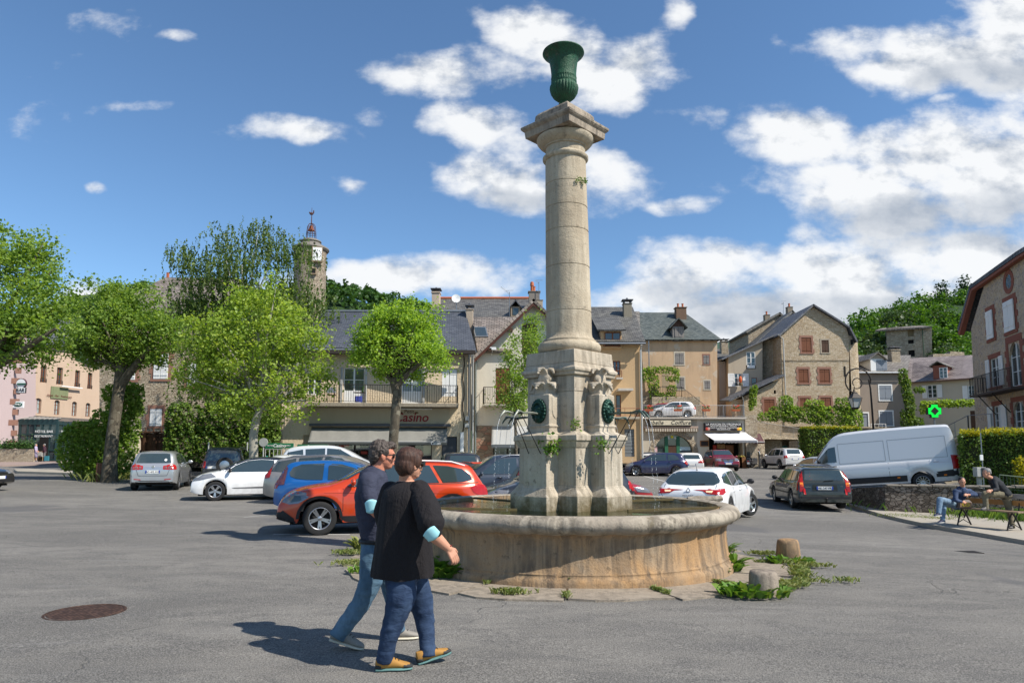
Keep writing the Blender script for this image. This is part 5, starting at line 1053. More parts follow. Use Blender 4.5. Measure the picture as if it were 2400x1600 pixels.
mb=MB();mb.tube([pl.to(.75,ze-.1,.4),pl.to(.8,4,.1)],.05,6);mb.build('drainpipe',ZINC,b)
mb=MB();pl.box(mb,*pl.rect(1506,930,1640,1000),-.05,.25);mb.build('stone_base',ST_ROUGH,b)
mb=MB();st0,st1=pl.px(1590,932),pl.px(1645,975)
for k in range(14):t_=k/13;u=st0[0]+(st1[0]-st0[0])*t_;z_=st0[1]+(st1[1]-st0[1])*t_;pl.box(mb,u-.01,3.6,u+(st1[0]-st0[0])/13+.0,z_,.05,1.3)
mb.build('outside_stair',ST_ROUGH,b);a,c=pl.to(st0[0],st0[1],1.25),pl.to(st1[0],st1[1],1.25);railing(b,[pl.to(st0[0]-2.8,st0[1],1.25),a,c],.95,IRON,.16,'stair_railing',.014);mb=MB();pl.box(mb,st0[0]-2.8,3.6,st0[0],st0[1],.25,1.3);mb.build('stair_landing',ST_ROUGH,b)
KY=1.15;PL0,at0=PL,at
PL=lambda a,Ya,b,Yb:PL0(a,Ya*KY,b,Yb*KY)
at=lambda px,py,Y:at0(px,py,Y*KY)
TZ=at(1600,978,50).z
R1=lambda u,v:(1440+u/4.9,920+v/4.9);R2=lambda u,v:(1660+u/4.9,680+v/4.9);R3=lambda u,v:(1960+u/3.92,580+v/3.92);R5=lambda u,v:(2220+u/3.41,560+v/3.41);R6=lambda u,v:(1800+u/6.533,860+v/6.533)
def cc_(f,t):return f(t[0],t[1])+f(t[2],t[3])
pl=PL(1502,50,1634,50);b=thing('hairdresser_building','low beige shop with arched stone doorway under the terrace','shop',pl.to(3,.2))
H=wall(b,pl,[(1502,1085),(1634,1085),(1634,981),(1502,981)],[(1533,1018,1625,1085,.66)],P_GREY2 if 0 else P_IVORY,7,.35)
r=H[0];uc=(r[0]+r[2])/2;R_=(r[2]-r[0])/2;zc_=r[1]+(r[3]-r[1])*.34;hz=(r[3]-r[1])*.66
mb=MB();n=19
for k in range(n):
 a0,a1=pi*k/n+.012,pi*(k+1)/n-.012;f_=lambda a,s:(uc+(R_+s)*cos(a),zc_+(hz+s)*sin(a));P=[f_(a0,.0),f_(a0,.42),f_(a1,.42),f_(a1,.0)]
 mb.add([pl.to(u,z_,.04)for u,z_ in P]+[pl.to(u,z_,-.2)for u,z_ in P],[(0,1,2,3),(0,4,5,1),(1,5,6,2),(2,6,7,3),(3,7,4,0)])
for s in(-1,1):
 for k in range(3):z0_=r[1]+(zc_-r[1])*k/3;pl.box(mb,uc+s*R_-(0.42 if s<0 else 0),z0_+.01,uc+s*R_+(0 if s<0 else.42),z0_+(zc_-r[1])/3-.01,-.2,.04)
mb.build('stone_arch',ST_ROUGH,b)
mb=MB();pl.box(mb,r[0],r[1],r[2],r[3],-.33,-.30);gf=mb.build('shop_window',GLASS,b);GRN=plain('green_frame',(.03,.13,.07),.5)
mb=MB();d0,d1=pl.px(1563.5,1050)[0],pl.px(1591,1050)[0]
for u in(d0,d1):pl.box(mb,u-.14,r[1],u+.14,r[3]-.15,-.3,-.2)
mb.build('door_post',GRN,b);mb=MB();pl.box(mb,d0+.14,r[1],d1-.14,r[3]-.9,-.28,-.22);mb.build('shop_door',WOODD,b)
for(a,m_)in(((618,500,640,530),WHITEP),((655,492,685,520),YEL),((700,508,728,528),WHITEP),((750,620,880,660),plain('pale_poster',(.45,.6,.7),.6,0,.5,9)),((470,615,500,680),plain('pink_poster',(.6,.4,.4),.6,0,.5,12))):mb=MB();pl.box(mb,*pl.rect(*cc_(R1,a)),-.29,-.27);mb.build('window_poster',m_,b)
q=pl.rect(*cc_(R1,(330,386,952,410)));mb=MB();pl.box(mb,q[0],q[1],q[2],q[3],0,.3);mb.build('cornice',plaster('pinkish_cornice',(.40,.31,.25)),b,bevel=.02)
q=pl.rect(*cc_(R1,(350,412,950,446)));mb=MB();n=44
st_a,st_b=plain('stripe_cream',(.50,.45,.36),.8),plain('stripe_brown',(.16,.12,.09),.8)
for k in range(0,n,2):pl.box(mb,q[0]+(q[2]-q[0])*k/n,q[1],q[0]+(q[2]-q[0])*(k+1)/n,q[3],.02,.34)
mb.build('striped_awning',st_a,b);mb=MB()
for k in range(1,n,2):pl.box(mb,q[0]+(q[2]-q[0])*k/n,q[1],q[0]+(q[2]-q[0])*(k+1)/n,q[3],.02,.335)
mb.build('striped_awning',st_b,b)
sg=thing('hairdresser_sign','cream sign with black italic lettering over the striped awning','sign',pl.to(2,4));q=pl.rect(*cc_(R1,(397,319,865,374)))
mb=MB();pl.box(mb,q[0]-.06,q[1]-.06,q[2]+.06,q[3]+.06,.02,.42);mb.build('sign_frame',IRON,sg);mb=MB();pl.box(mb,q[0],q[1],q[2],q[3],.42,.44);mb.build('sign_board',plain('cream_sign',(.58,.53,.40),.5),sg)
text('Isabelle    Coiffure',.46,pl.M(q[0]+(q[2]-q[0])*.44,(q[1]+q[3])/2,.445),PLATET,sg,shear=.25,offset=.002,space=1.08)
pl=PL(1634,50,1745,50);b=thing('cheese_shop_building','cream cheese shop with black sign and white awning under the terrace','shop',pl.to(2,.3))
H=wall(b,pl,[(1634,1085),(1745,1085),(1745,981),(1634,981)],[(1662,1022,1741,1085)],P_CREAM,7,.3)
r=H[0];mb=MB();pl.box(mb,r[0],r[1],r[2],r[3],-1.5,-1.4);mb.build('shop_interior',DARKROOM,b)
for i,(a,m_)in enumerate([((1210,590,1300,640),plain('cheese_shelf',(.30,.17,.07),.7,0,.9,9)),((1310,600,1400,690),plain('cheese_shelf2',(.22,.10,.05),.7,0,.9,11)),((1160,600,1200,650),REDP)]):mb=MB();pl.box(mb,*pl.rect(*cc_(R1,a)),-.8,-.7);mb.build('shop_shelf',m_,b)
sg=thing('cheese_shop_sign','wide black sign with white lettering above the white awning','sign',pl.to(2,4));q=pl.rect(*cc_(R1,(1022,348,1447,439)))
mb=MB();pl.box(mb,q[0],q[1],q[2],q[3],.02,.42);mb.build('sign_board',plain('black_sign',(.025,.02,.022),.5),sg);um=(q[0]+q[2])/2;hh=q[3]-q[1]
for(s,sz,f_)in(('LA MAISON DU FROMAGE',.25,.80),('PRODUITS RÉGIONAUX - FOUACE',.14,.56),('GÂTEAUX À LA BROCHE - PAIN RUSTIQUE',.135,.36),('VINS RÉGIONAUX',.14,.16)):text(s,sz,pl.M(um,q[1]+hh*f_,.425),WHITEP,sg)
for(f_,m_)in((.055,REDP),(.10,plain('pinkish_food',(.5,.25,.2),.6)),(.90,plain('orange_cheese',(.75,.35,.04),.6)),(.95,YEL)):mb=MB();mb.ell(tuple(pl.to(q[0]+(q[2]-q[0])*f_,q[1]+hh*.25,.42)),(.13,.02,.13),10);mb.build('painted_food',m_,sg)
AWW=plain('white_canvas',(.66,.65,.66),.8,0,.06,4);r0=pl.px(1646,1012);r1=pl.px(1745,1012);awning(b,pl,(r0[0],r0[1],r1[0]),1.7,r0[1]-.72,AWW,.26,4,'awning',.45,True)
text("SAVEURS D'OC",.2,pl.M((r0[0]+r1[0])/2+.45,r0[1]-.86,1.78),plain('grey_lettering2',(.3,.3,.3)),b)
p=pl.to(*pl.px(1649.5,1038),.1);t=thing('chalkboard','small wood framed chalkboard on the cream pillar','chalkboard',p);q=pl.rect(*cc_(R1,(983,548,1082,617)));mb=MB();pl.box(mb,*q,.02,.07);mb.build('board_frame',plain('orange_wood',(.30,.14,.05),.6),t);mb=MB();pl.box(mb,q[0]+.07,q[1]+.07,q[2]-.07,q[3]-.07,.07,.075);mb.build('board_face',plain('chalk_black',(.04,.035,.035),.8,0,.6,14),t)
b=thing('terrace_deck','concrete terrace deck over the two shops','terrace',(at(1620,990,50).x,50*KY,TZ));x0,x1=at(1500,985,50).x,at(1745,985,50).x
mb=MB();mb.box((x0,49.6*KY,TZ-.14),(x1,57*KY+.2,TZ));mb.build('deck',plaster('deck_concrete',(.50,.46,.40),(.35,.32,.28),.4,2),b,bevel=.01)
railing(b,[(x0+.1,49.75*KY,TZ),(x1-.1,49.75*KY,TZ)],1.0,plain('galvanised',(.30,.31,.32),.45,.5),.13,'terrace_railing',.013)
mb=MB();mb.box((x1,49.9*KY,0),(x1+1.0,57*KY+.2,TZ+.2));mb.build('end_wall',ST_ROUGH,b)
FL=leafm('geranium_leaf',(.03,.10,.02),(.10,.22,.04),.3)
for i,px_ in enumerate((1521,1589,1655,1725)):
 p=at(px_,960,49.55);t=thing('flower_box',['terracotta geranium box at the left end of the terrace railing','terracotta geranium box in front of the white terrace car','terracotta geranium box right of the white terrace car','terracotta geranium box at the right end of the terrace railing'][i],'flower box',p,0,'geranium boxes on the terrace railing')
 mb=MB();mb.rstack([(p.z-.12,p.x-.30,p.x+.30,p.y-.1,p.y+.1),(p.z+.06,p.x-.36,p.x+.36,p.y-.13,p.y+.13)]);mb.build('trough',TERRA,t)
 rg=random.Random(i);mb=MB();
 for _ in range(60):leaf(mb,p+Vector((rg.uniform(-.32,.32),rg.uniform(-.12,.12),rg.uniform(.05,.28))),.1,.6,rg)
 mb.build('foliage',FL,t,fix=False);mb=MB()
 for _ in range(26):leaf(mb,p+Vector((rg.uniform(-.28,.28),rg.uniform(-.14,.1),rg.uniform(.18,.40))),.11,.6,rg)
 mb.build('blossom',plain('orange_red_petals',(.75,.09,.03),.6),t,fix=False)
pl=PL(1681,63,1710,63);b=thing('alley_archway','dark archway in a rough stone wall between ochre house and grey house','archway',pl.to(.5,TZ));H=wall(b,pl,[(1681,990),(1712,990),(1712,865),(1681,865)],[(1683,922,1702,985,.2)],ST_ROUGH,2,.5);win(b,pl,H[0],'shut',WOODD,-.4)
pl=PL(1707,60,1787,60);b=thing('small_grey_house','small grey beige house with sloping roof line and white shutters','house',pl.to(1,TZ))
H=wall(b,pl,[(1707,990),(1787,990),(1787,800),(1707,834)],[cc_(R2,(440,710,540,900)),cc_(R2,(300,956,388,1104)),cc_(R2,(495,1002,560,1104))],P_GREY2,7,.16)
win(b,pl,H[0],'casement',WHITEP,-.06,2);win(b,pl,H[1],'casement',WHITEP,-.1,2);open_shutters(b,pl,H[1],WHITEP,.62);win(b,pl,H[2],'casement',REDST,-.1,0,1)
mb=MB();pl.box(mb,*pl.rect(*cc_(R2,(435,860,545,902))),-.05,.0);mb.build('door_panel',WHITEP,b)
a=[pl.to(*pl.px(x,y),.5)for x,y in((1688,842),(1785,797),(1824,780))];bk=Vector((0,7.5,0));slab(b,'roof',[a[0]+bk,a[0],a[1],a[1]+bk],.14,SLATE_D)
slab(b,'roof',[a[1]+bk,a[1],a[2],a[2]+bk],.14,SLATE_D)
mb=MB();pl.box(mb,*pl.rect(1690,845,1707,990),-3,-.6);mb.build('side_wall',P_GREY,b)
p=pl.to(*pl.px(1733,898),.35);t=thing('flower_pot','red flower pot bracket under the grey house window','flower pot',p);mb=MB();mb.lathe([(.1,p.z-.3),(.2,p.z-.1),(.2,p.z),(.05,p.z+.02)],12,Matrix.Translation((p.x,p.y,0)));mb.build('pot',plain('mossy_pot',(.2,.17,.10)),t,smooth=40);mb=MB();mb.ell(p+Vector((0,0,.35)),(.16,.16,.38),10);mb.build('red_ornament',plain('orange_red',(.6,.12,.04),.6),t,smooth=True)
pl=PL(1831,58.5,1990,58.5);b=thing('golden_stone_house','large gabled rubble stone house with red brown shutters','house',pl.to(3,TZ))
W6=[(1070,545,1184,716),(1300,572,1384,716),(1036,905,1150,1064),(1276,905,1395,1062),(1052,1236,1164,1366),(1290,1232,1410,1396)]
edge=[(1831,1070),(1990,1070),(1990,790),(1984,769),(1962,754),(1944,743),(1903,718),(1831,779)]
H=wall(b,pl,edge,[cc_(R2,t)for t in W6],ST_GOLD,10,.25)
for i,r in enumerate(H):surround(b,pl,r,REDST if i!=1 else P_GREY2,.17 if i!=1 else.12,i!=1,.03);win(b,pl,r,'shut',WOODR if i!=1 else WOODD,-.1)
uR,zt_=pl.px(1990,790);mb=MB();vs=[];n=9;Rr=1.35
ce=pl.to(uR,0,-Rr)
for i in range(n):
 a=radians(-90+90*i/(n-1));x,y=ce.x+Rr*cos(a),ce.y+Rr*sin(a);vs+=[(x,y,TZ-1),(x,y,pl.px(1990,786)[1]-.9*(i/(n-1))**1.3)]
vs+=[(ce.x+Rr,ce.y+8,TZ-1),(ce.x+Rr,ce.y+8,pl.px(1990,786)[1]-.9)];mb.add(vs,[(2*i,2*i+2,2*i+3,2*i+1)for i in range(n)]);mb.build('rounded_corner',ST_GOLD,b,smooth=60,fix=False)
E=[pl.to(*pl.px(x,y),.4)for x,y in((1822,786),(1903,714),(1946,740),(1989,767),(2007,802))];bk=Vector((0,10,0))
slab(b,'roof',[E[0]+bk,E[0],E[1],E[1]+bk],.15,SLATE_D)
for i in range(1,4):slab(b,'roof',[E[i+1],E[i+1]+bk,E[i]+bk,E[i]],.15,SLATE_D)
mb=MB();u_=pl.px(1832,800)[0];mb.tube([pl.to(u_-.5,pl.px(1822,785)[1],.4),pl.to(u_+.1,pl.px(1822,795)[1],.15),pl.to(u_+.15,TZ,.15)],.06,8);mb.build('drainpipe',ZINCL,b,smooth=40)
mb=MB();pl.box(mb,*pl.rect(1978,858,1982,882),-.02,.03);pl.box(mb,*pl.rect(1994,796,1997,808),-.02,.2);mb.build('slit_window',DARKROOM,b)
mb=MB();z_=pl.px(1900,845)[1];mb.tube([pl.to(.4,z_,.04),pl.to(uR,z_+.02,.04)],.02,5);mb.tube([pl.to(.6,z_,.04),pl.to(.6,z_-1.6,.04),pl.to(.2,z_-1.65,.04)],.02,5);mb.build('cable',IRON,b)
pl=PL(1786,61.2,1833,60.0);b2=thing('recessed_stone_wing','recessed rubble wing between grey house and gabled stone house','house wing',pl.to(.5,TZ));wall(b2,pl,[(1786,990),(1836,990),(1836,778),(1786,797)],[],ST_ROUGH,6)
pl=PL(1742,57.4,1833,57.4);b3=thing('stone_leanto','stone lean-to with sloping stone slate roof in front of the gabled house','lean-to',pl.to(2,TZ))
H=wall(b3,pl,[(1742,1070),(1833,1070),(1833,886),(1742,930)],[cc_(R2,(642,1252,760,1398)),cc_(R2,(752,1146,780,1186))],ST_GOLD,2.2,.2)
surround(b3,pl,H[0],REDST,.18);win(b3,pl,H[0],'shut',WOODR,-.1);mb=MB();pl.box(mb,H[1][0],H[1][1],H[1][2],H[1][3],-.19,-.17);mb.build('dark_opening',DARKROOM,b3)
a=[pl.to(*pl.px(x,y),.5)for x,y in((1704,938),(1832,878))];bk=Vector((0,3,.2));slab(b3,'roof',[a[0]+bk,a[0],a[1],a[1]+bk],.16,SLATE_D)
mb=MB();pl.box(mb,*pl.rect(1717,935,1742,1000),-2,-.3);mb.build('ochre_wall',P_OCHRE,b3);mb=MB();mb.tube([pl.to(*pl.px(1736,930),.5),pl.to(*pl.px(1740,938),.3),pl.to(*pl.px(1740,1000),.3)],.06,6);mb.build('drainpipe',ZINCL,b3)
for i,(x0_,y0_,xa,ya,x1_,y1_,Y,lab)in enumerate([(1748,775,1826,732,1842,742,68,'house gable farthest left behind the stone gabled house'),(1772,800,1856,728,1868,738,65,'narrow gable with the red chimney pot behind the stone gabled house')]):
 q=PL(x0_,Y,x1_,Y);t=thing('rear_gable_house',lab,'house',q.to(1,5),0,'gables stepping up behind');wall(t,q,[(x0_+6,960),(x1_+12,960),(x1_+10,y1_+14),(xa,ya+3),(x0_+6,y0_+2)],[],ST_ROUGH,7)
 a=[q.to(*q.px(x,y),.3)for x,y in((x0_-2,y0_+3),(xa,ya),(x1_+14,y1_+16))];bk=Vector((0,7.5,0));slab(t,'roof',[a[0]+bk,a[0],a[1],a[1]+bk],.2,SLATE_L);slab(t,'roof',[a[2],a[2]+bk,a[1]+bk,a[1]],.2,SLATE_L)
 c0=at(1797 if i==0 else 1850,748 if i==0 else 730,Y+1);chimney(t,(c0.x,c0.y,c0.z),.6,.6,.5,plaster('chimney_grey3',(.25,.21,.16)),False,1,1)
aerial(1836,708,736,64,1831,712,'tv aerial beside the red chimney pot on the stepped gables',4)
q=PL(1683,75,1735,75);t=thing('far_grey_roof_house','small far house with grey roof and stone chimney in the gap','house',q.to(1,5));wall(t,q,[(1683,990),(1735,990),(1735,838),(1683,838)],[],P_GREY,6);slab(t,'roof',[q.to(-.5,q.px(1700,840)[1],.3),q.to(q.L+.5,q.px(1700,840)[1],.3),Vector(at(1745,817,79)),Vector(at(1680,817,79))],.15,SLATE_L)
c0=at(1697,820,77);chimney(t,(c0.x,77*KY,c0.z),.9,.8,at(1697,800,77).z-c0.z,ST_ROUGH,True,0,1)
pl=PL(1743,54.5,1893,57.5);b=thing('stone_ramp','stone ramp with grey railing over a dark garage opening','ramp',pl.to(3,.4))
H=wall(b,pl,[(1743,1092),(1905,1092),(1905,1033),(1893,1031),(1800,1016),(1743,1003)],[(1793,1029,1872,1092)],ST_ROUGH,5,1.2)
mb=MB();r=H[0];pl.box(mb,r[0],r[1],r[2],r[3],-3.5,-3.4);mb.build('garage_back',DARKROOM,b);mb=MB();pl.box(mb,r[2]-1.4,r[1],r[2]-.2,r[1]+1.9,-1.3,-1.2);mb.build('green_bin',plain('bin_green',(.03,.14,.12),.5),b)
a,c,d_=pl.to(*pl.px(1745,1003),-.1),pl.to(*pl.px(1800,1016),-.1),pl.to(*pl.px(1892,1030),-.1);railing(b,[a,c,d_],1.0,plain('galvanised2',(.26,.26,.25),.5,.4),.14,'ramp_railing',.014)
pl=PL(1872,54.5,1990,57);b=thing('stone_garden_wall','rubble garden wall below the yellow green hedge','wall',pl.to(1,.4));wall(b,pl,[(1870,1095),(1990,1095),(1990,1062),(1905,1062),(1903,1033),(1870,1033)],[],ST_ROUGH,1)
pl=PL(2001,61,2127,61);zb_=pl.px(2060,1016)[1];b=thing('taupe_house','taupe rendered house with grey shutters in white frames','house',pl.to(3,zb_))
H=wall(b,pl,[(2001,1040),(2127,1040),(2127,871),(2001,871)],[cc_(R3,(395,1268,506,1402)),cc_(R6,(1712,680,1910,895)),cc_(R6,(1412,708,1535,1010))],P_GREY,8,.15)
for r in H:surround(b,pl,r,WHITEP,.11,False,.03,sill=r is not H[2])
win(b,pl,H[0],'shut',GREYP,-.08);win(b,pl,H[1],'shut',GREYP,-.08);win(b,pl,H[2],'shut',GREYP,-.12,leaves=1,name='front_door')
ze=pl.px(2060,872)[1];e0,e1=pl.to(-.2,ze,.4),pl.to(pl.L+.2,ze,.4);slab(b,'roof',[e0,e1,Vector((at(2135,832,66).x,66*KY,at(2060,832,66).z)),Vector((at(2004,832,66).x,66*KY,at(2060,832,66).z))],.15,LAUZE2);gutter(b,e0+Vector((0,-.05,-.1)),e1+Vector((0,-.05,-.1)),ZINC)
q=PL(2051,60.9,2082,60.9);r=q.rect(2054,843,2079,868);mb=MB();q.box(mb,0,r[1]-.1,q.L,r[3]+.1,-3,0);mb.build('dormer',WHITEP,b);win(b,q,r,'shut',GREYP,-.06,name='dormer_shutter');ap_=q.px(2066,825)[1]
for u_ in(-.35,q.L+.35):slab(b,'dormer_roof',[q.to(u_,r[3]+.0,.3),q.to(q.L/2,ap_,.3),q.to(q.L/2,ap_,-3.5),q.to(u_,r[3]+.0,-3.5)],.08,LAUZE2)
mb=MB();mb.add([q.to(-.1,r[3]+.1,.02),q.to(q.L+.1,r[3]+.1,.02),q.to(q.L/2,ap_-.1,.02)],[(0,1,2)]);mb.build('dormer_gable',P_GREY2,b,fix=False)
c0=at(2096,849,64);chimney(b,(c0.x,64*KY,c0.z),.95,.8,at(2096,820,64).z-c0.z,ST_ROUGH,True,0,1)
mb=MB();mb.tube([pl.to(-.05,ze-.2,.3),pl.to(-.05,3,.1)],.06,6);mb.build('drainpipe',WHITEP,b)
railing(b,[pl.to(*pl.px(2028,1016),1.2),pl.to(*pl.px(2062,1016),1.2)],.95,WHITEP,.3,'entrance_railing',.02)
pl=PL(2127,61,2300,57);b=thing('ivory_house','ivory house with white shutters and patterned slate roof behind the green cross','house',pl.to(3,3))
H=wall(b,pl,[(2127,1050),(2300,1050),(2300,888),(2127,891)],[cc_(R3,(838,1262,925,1380)),cc_(R3,(1212,1266,1274,1385)),(2275,962,2286,1010)],P_IVORY,8,.15)
win(b,pl,H[0],'casement',WHITEP,-.1,2);open_shutters(b,pl,H[0],WHITEP,.42);win(b,pl,H[1],'casement',WHITEP,-.1,2);open_shutters(b,pl,H[1],WHITEP,.42,(-1,));win(b,pl,H[2],'shut',WOODD,-.1,leaves=1,name='front_door')
z_e0=pl.px(2200,891)[1];e0,e1=pl.to(-.1,z_e0,.5),pl.to(pl.L,z_e0,.5);slab(b,'roof',[e0,e1,Vector((at(2290,838,63).x,63*KY,at(2200,838,65).z)),Vector((at(2118,838,65.5).x,65.5*KY,at(2200,838,65).z))],.15,slate('pink_grey_slate',[(.13,.105,.10),(.20,.165,.16),(.28,.24,.225)],.34,.2,(.24,.20,.18),.05));gutter(b,e0+Vector((0,-.05,-.1)),e1+Vector((0,-.05,-.1)),plain('brown_gutter',(.12,.07,.05),.5))
q=PL(2198,59.2,2224,58.6);r=q.rect(2202,861,2221,886);mb=MB();q.box(mb,0,r[1]-.1,q.L,r[3]+.25,-3,0);mb.build('dormer',REDD,b);win(b,q,r,'casement',WHITEP,.01,2,name='dormer_window');ap_=q.px(2210,845)[1]
for u_ in(-.3,q.L+.3):slab(b,'dormer_roof',[q.to(u_,r[3]+.2,.3),q.to(q.L/2,ap_,.3),q.to(q.L/2,ap_,-3),q.to(u_,r[3]+.2,-3)],.08,LAUZE2)
pl=PL(2078,78,2186,76);b=thing('square_stone_tower','square rubble stone tower house with flat stone roof against the hill','tower',pl.to(2,8))
H=wall(b,pl,[(2078,960),(2186,960),(2184,766),(2078,768)],[cc_(R3,(657,756,713,816)),cc_(R3,(660,846,712,882)),cc_(R3,(664,942,722,1000))],ST_ROUGH,6,.3)
for i,r in enumerate(H):mb=MB();pl.box(mb,r[0],r[1],r[2],r[3],-.29,-.25);mb.build('dark_opening' if i else 'boarded_opening',DARKROOM if i else plaster('board_beige',(.25,.19,.11)),b)
z1_=pl.px(2130,770)[1];z2_=pl.px(2130,757)[1];a=[pl.to(-.6,z1_,.6),pl.to(pl.L+.6,z1_,.6),pl.to(pl.L-.3,z2_+.1,-3.2),pl.to(.3,z2_+.1,-3.2)];slab(b,'roof',a,.2,LAUZE);slab(b,'roof',[pl.to(pl.L+.6,z1_,.6),pl.to(pl.L+.6,z1_,-6.6),pl.to(pl.L-.3,z2_+.1,-3.3),pl.to(pl.L-.3,z2_+.1,-3.2)],.2,LAUZE)
mb=MB();mb.tube([pl.to(pl.px(2163,800)[0],z1_-.2,.1),pl.to(pl.px(2166,838)[0],z1_-6,.1)],.06,6);mb.build('drainpipe',plain('green_pipe',(.06,.10,.06)),b)
pl=PL(2187,70,2262,70);b=thing('terraced_garden_wall','low pale coping and rubble wall right of the square tower','wall',pl.to(2,9));wall(b,pl,[(2187,860),(2262,860),(2260,825),(2228,823),(2226,829),(2187,829)],[],ST_ROUGH,1)
PL,at=PL0,at0
pl=PL(2280,42.7,2480,32.2);b=thing('large_stone_house','large pointed rubble house with red sandstone trim cut by the right edge','house',pl.to(2,2))
out=[(2289,1050),(2560,1090),(2560,560),(2490,541),(2400,597),(2306,671),(2276,771)]
Hh=[(2315,727,2330,795),(2356,703,2380,777),(2322,838,2344,906),(2366,800,2394,905,.4),(2330,950,2347,1002),(2376,940,2402,1010,.4)]
H=wall(b,pl,out,Hh,ST_PINK,9,.25)
for i,r in enumerate(H):
 surround(b,pl,r,REDD,.2 if i!=3 else.28,True,.03)
 if i<2:win(b,pl,r,'shut',WHITEP,.02)
 elif i in(3,5):win(b,pl,r,'casement',WHITEP,-.15,2)
 else:win(b,pl,r,'casement',WHITEP,-.12,2);open_shutters(b,pl,r,WHITEP,.75 if i==4 else.5)
T3=[(2258,772),(2287,668),(2400,588),(2500,528)];bk=Vector((pl.n.x,pl.n.y,0))*-9
P3=[pl.to(*pl.px(x,y),.35)for x,y in T3]
for i in range(3):slab(b,'roof',[P3[i]+bk,P3[i],P3[i+1],P3[i+1]+bk],.22,SLATE_D)
mb=MB()
for i in range(3):
 a,c=P3[i]-Vector((0,0,.25)),P3[i+1]-Vector((0,0,.25));n3=Vector((pl.n.x,pl.n.y,0));dn=Vector((pl.d.x,pl.d.y,0))*.24+Vector((0,0,-.15));mb.add([a-n3*.02,c-n3*.02,c+dn-n3*.02,a+dn-n3*.02,a-n3*.3,c-n3*.3,c+dn-n3*.3,a+dn-n3*.3],[(0,1,2,3),(7,6,5,4),(0,4,5,1),(1,5,6,2),(2,6,7,3),(3,7,4,0)])
mb.build('verge_stones',REDD,b)
u,z_=pl.px(2364,660);mb=MB();Mo=pl.M(u,z_,.0);mb.lathe([(.62,-.1),(.66,.03),(.40,.03),(.38,-.1)],32,Mo,cap=False);mb.build('round_window_surround',REDD,b,smooth=40);mb=MB();mb.lathe([(.38,.0),(.001,.0)],24,Mo,cap=False);mb.build('round_window',GLASS,b,fix=False)
q=pl.px(2312,908),pl.px(2420,925);u0,u1,z0=q[0][0],q[1][0],pl.px(2370,914)[1];mb=MB();pl.box(mb,u0,z0-.12,u1,z0,0,.9);mb.build('balcony_slab',plain('dark_slab',(.06,.045,.04),.7),b);railing(b,[pl.to(u0+.04,z0,.02),pl.to(u0+.04,z0,.85),pl.to(u1,z0,.85)],1.0,IRON,.13,'balcony_railing',.012)
mb=MB();
for u in(u0+1.2,u0+3.2):mb.tube([pl.to(u,z0-.1,.85),pl.to(u,z0-1.2,.02)],.03,5)
mb.build('balcony_bracket',IRON,b)
pr=PL(2262,38,2480,31);b=thing('retaining_wall','rubble retaining wall with pale coping below the large stone house','wall',pr.to(2,0));wall(b,pr,[(2225,1120),(2600,1160),(2600,1015),(2262,1013),(2225,1040)],[],ST_ROUGH,1);mb=MB();z_=pr.px(2300,1010)[1];pr.box(mb,1.5,z_-.05,pr.L,z_+.1,-1,.1);mb.build('coping',plaster('pale_coping',(.48,.44,.35)),b)
railing(b,[pr.to(*pr.px(2215,1040),.1),pr.to(*pr.px(2275,1012),.1),pr.to(*pr.px(2330,1010),.1)],.9,plain('galvanised3',(.25,.25,.25),.5,.4),1.2,'stair_railing',.02)
zz_=zb_-.2;mb=MB();mb.add([(at(1750,1000,72).x,67,TZ-.3),(56,67,zz_),(80,64,zz_),(120,112,9),(30,112,9),(at(1600,1000,65).x,65.9,TZ-.02),(at(1600,1000,65).x,72,TZ)],[(6,5,0,4),(0,1,2,3,4)]);struct(mb.build('upper_ground',plaster('earth_ground',(.20,.17,.12)),fix=False))
def lerp_prof(P,x):
 if x<=P[0][0]:return P[0][1]
 for(a,u),(b,w)in zip(P,P[1:]):
  if x<=b:return u+(w-u)*(x-a)/(b-a)if b>a else w
 return P[-1][1]
def smooth_poly(P,it=1):
 for _ in range(it):
  Q=[P[0]]
  for a,b in zip(P,P[1:]):
   Q+=[(a[0]*.75+b[0]*.25,a[1]*.75+b[1]*.25),(a[0]*.25+b[0]*.75,a[1]*.25+b[1]*.75)]
  Q.append(P[-1]);P=Q
 return P
RED=plain('tail_light_red',(.36,.010,.010),.2,0,.35,14,0,.15,.4);LAMPW=plain('lamp_glass',(.20,.21,.23),.15,.3,.25,5,0,.3,.6);AMBER=plain('amber_lens',(.75,.20,.02),.15,0,.2,9,0,.5)
RUBSIDE=RUBBER
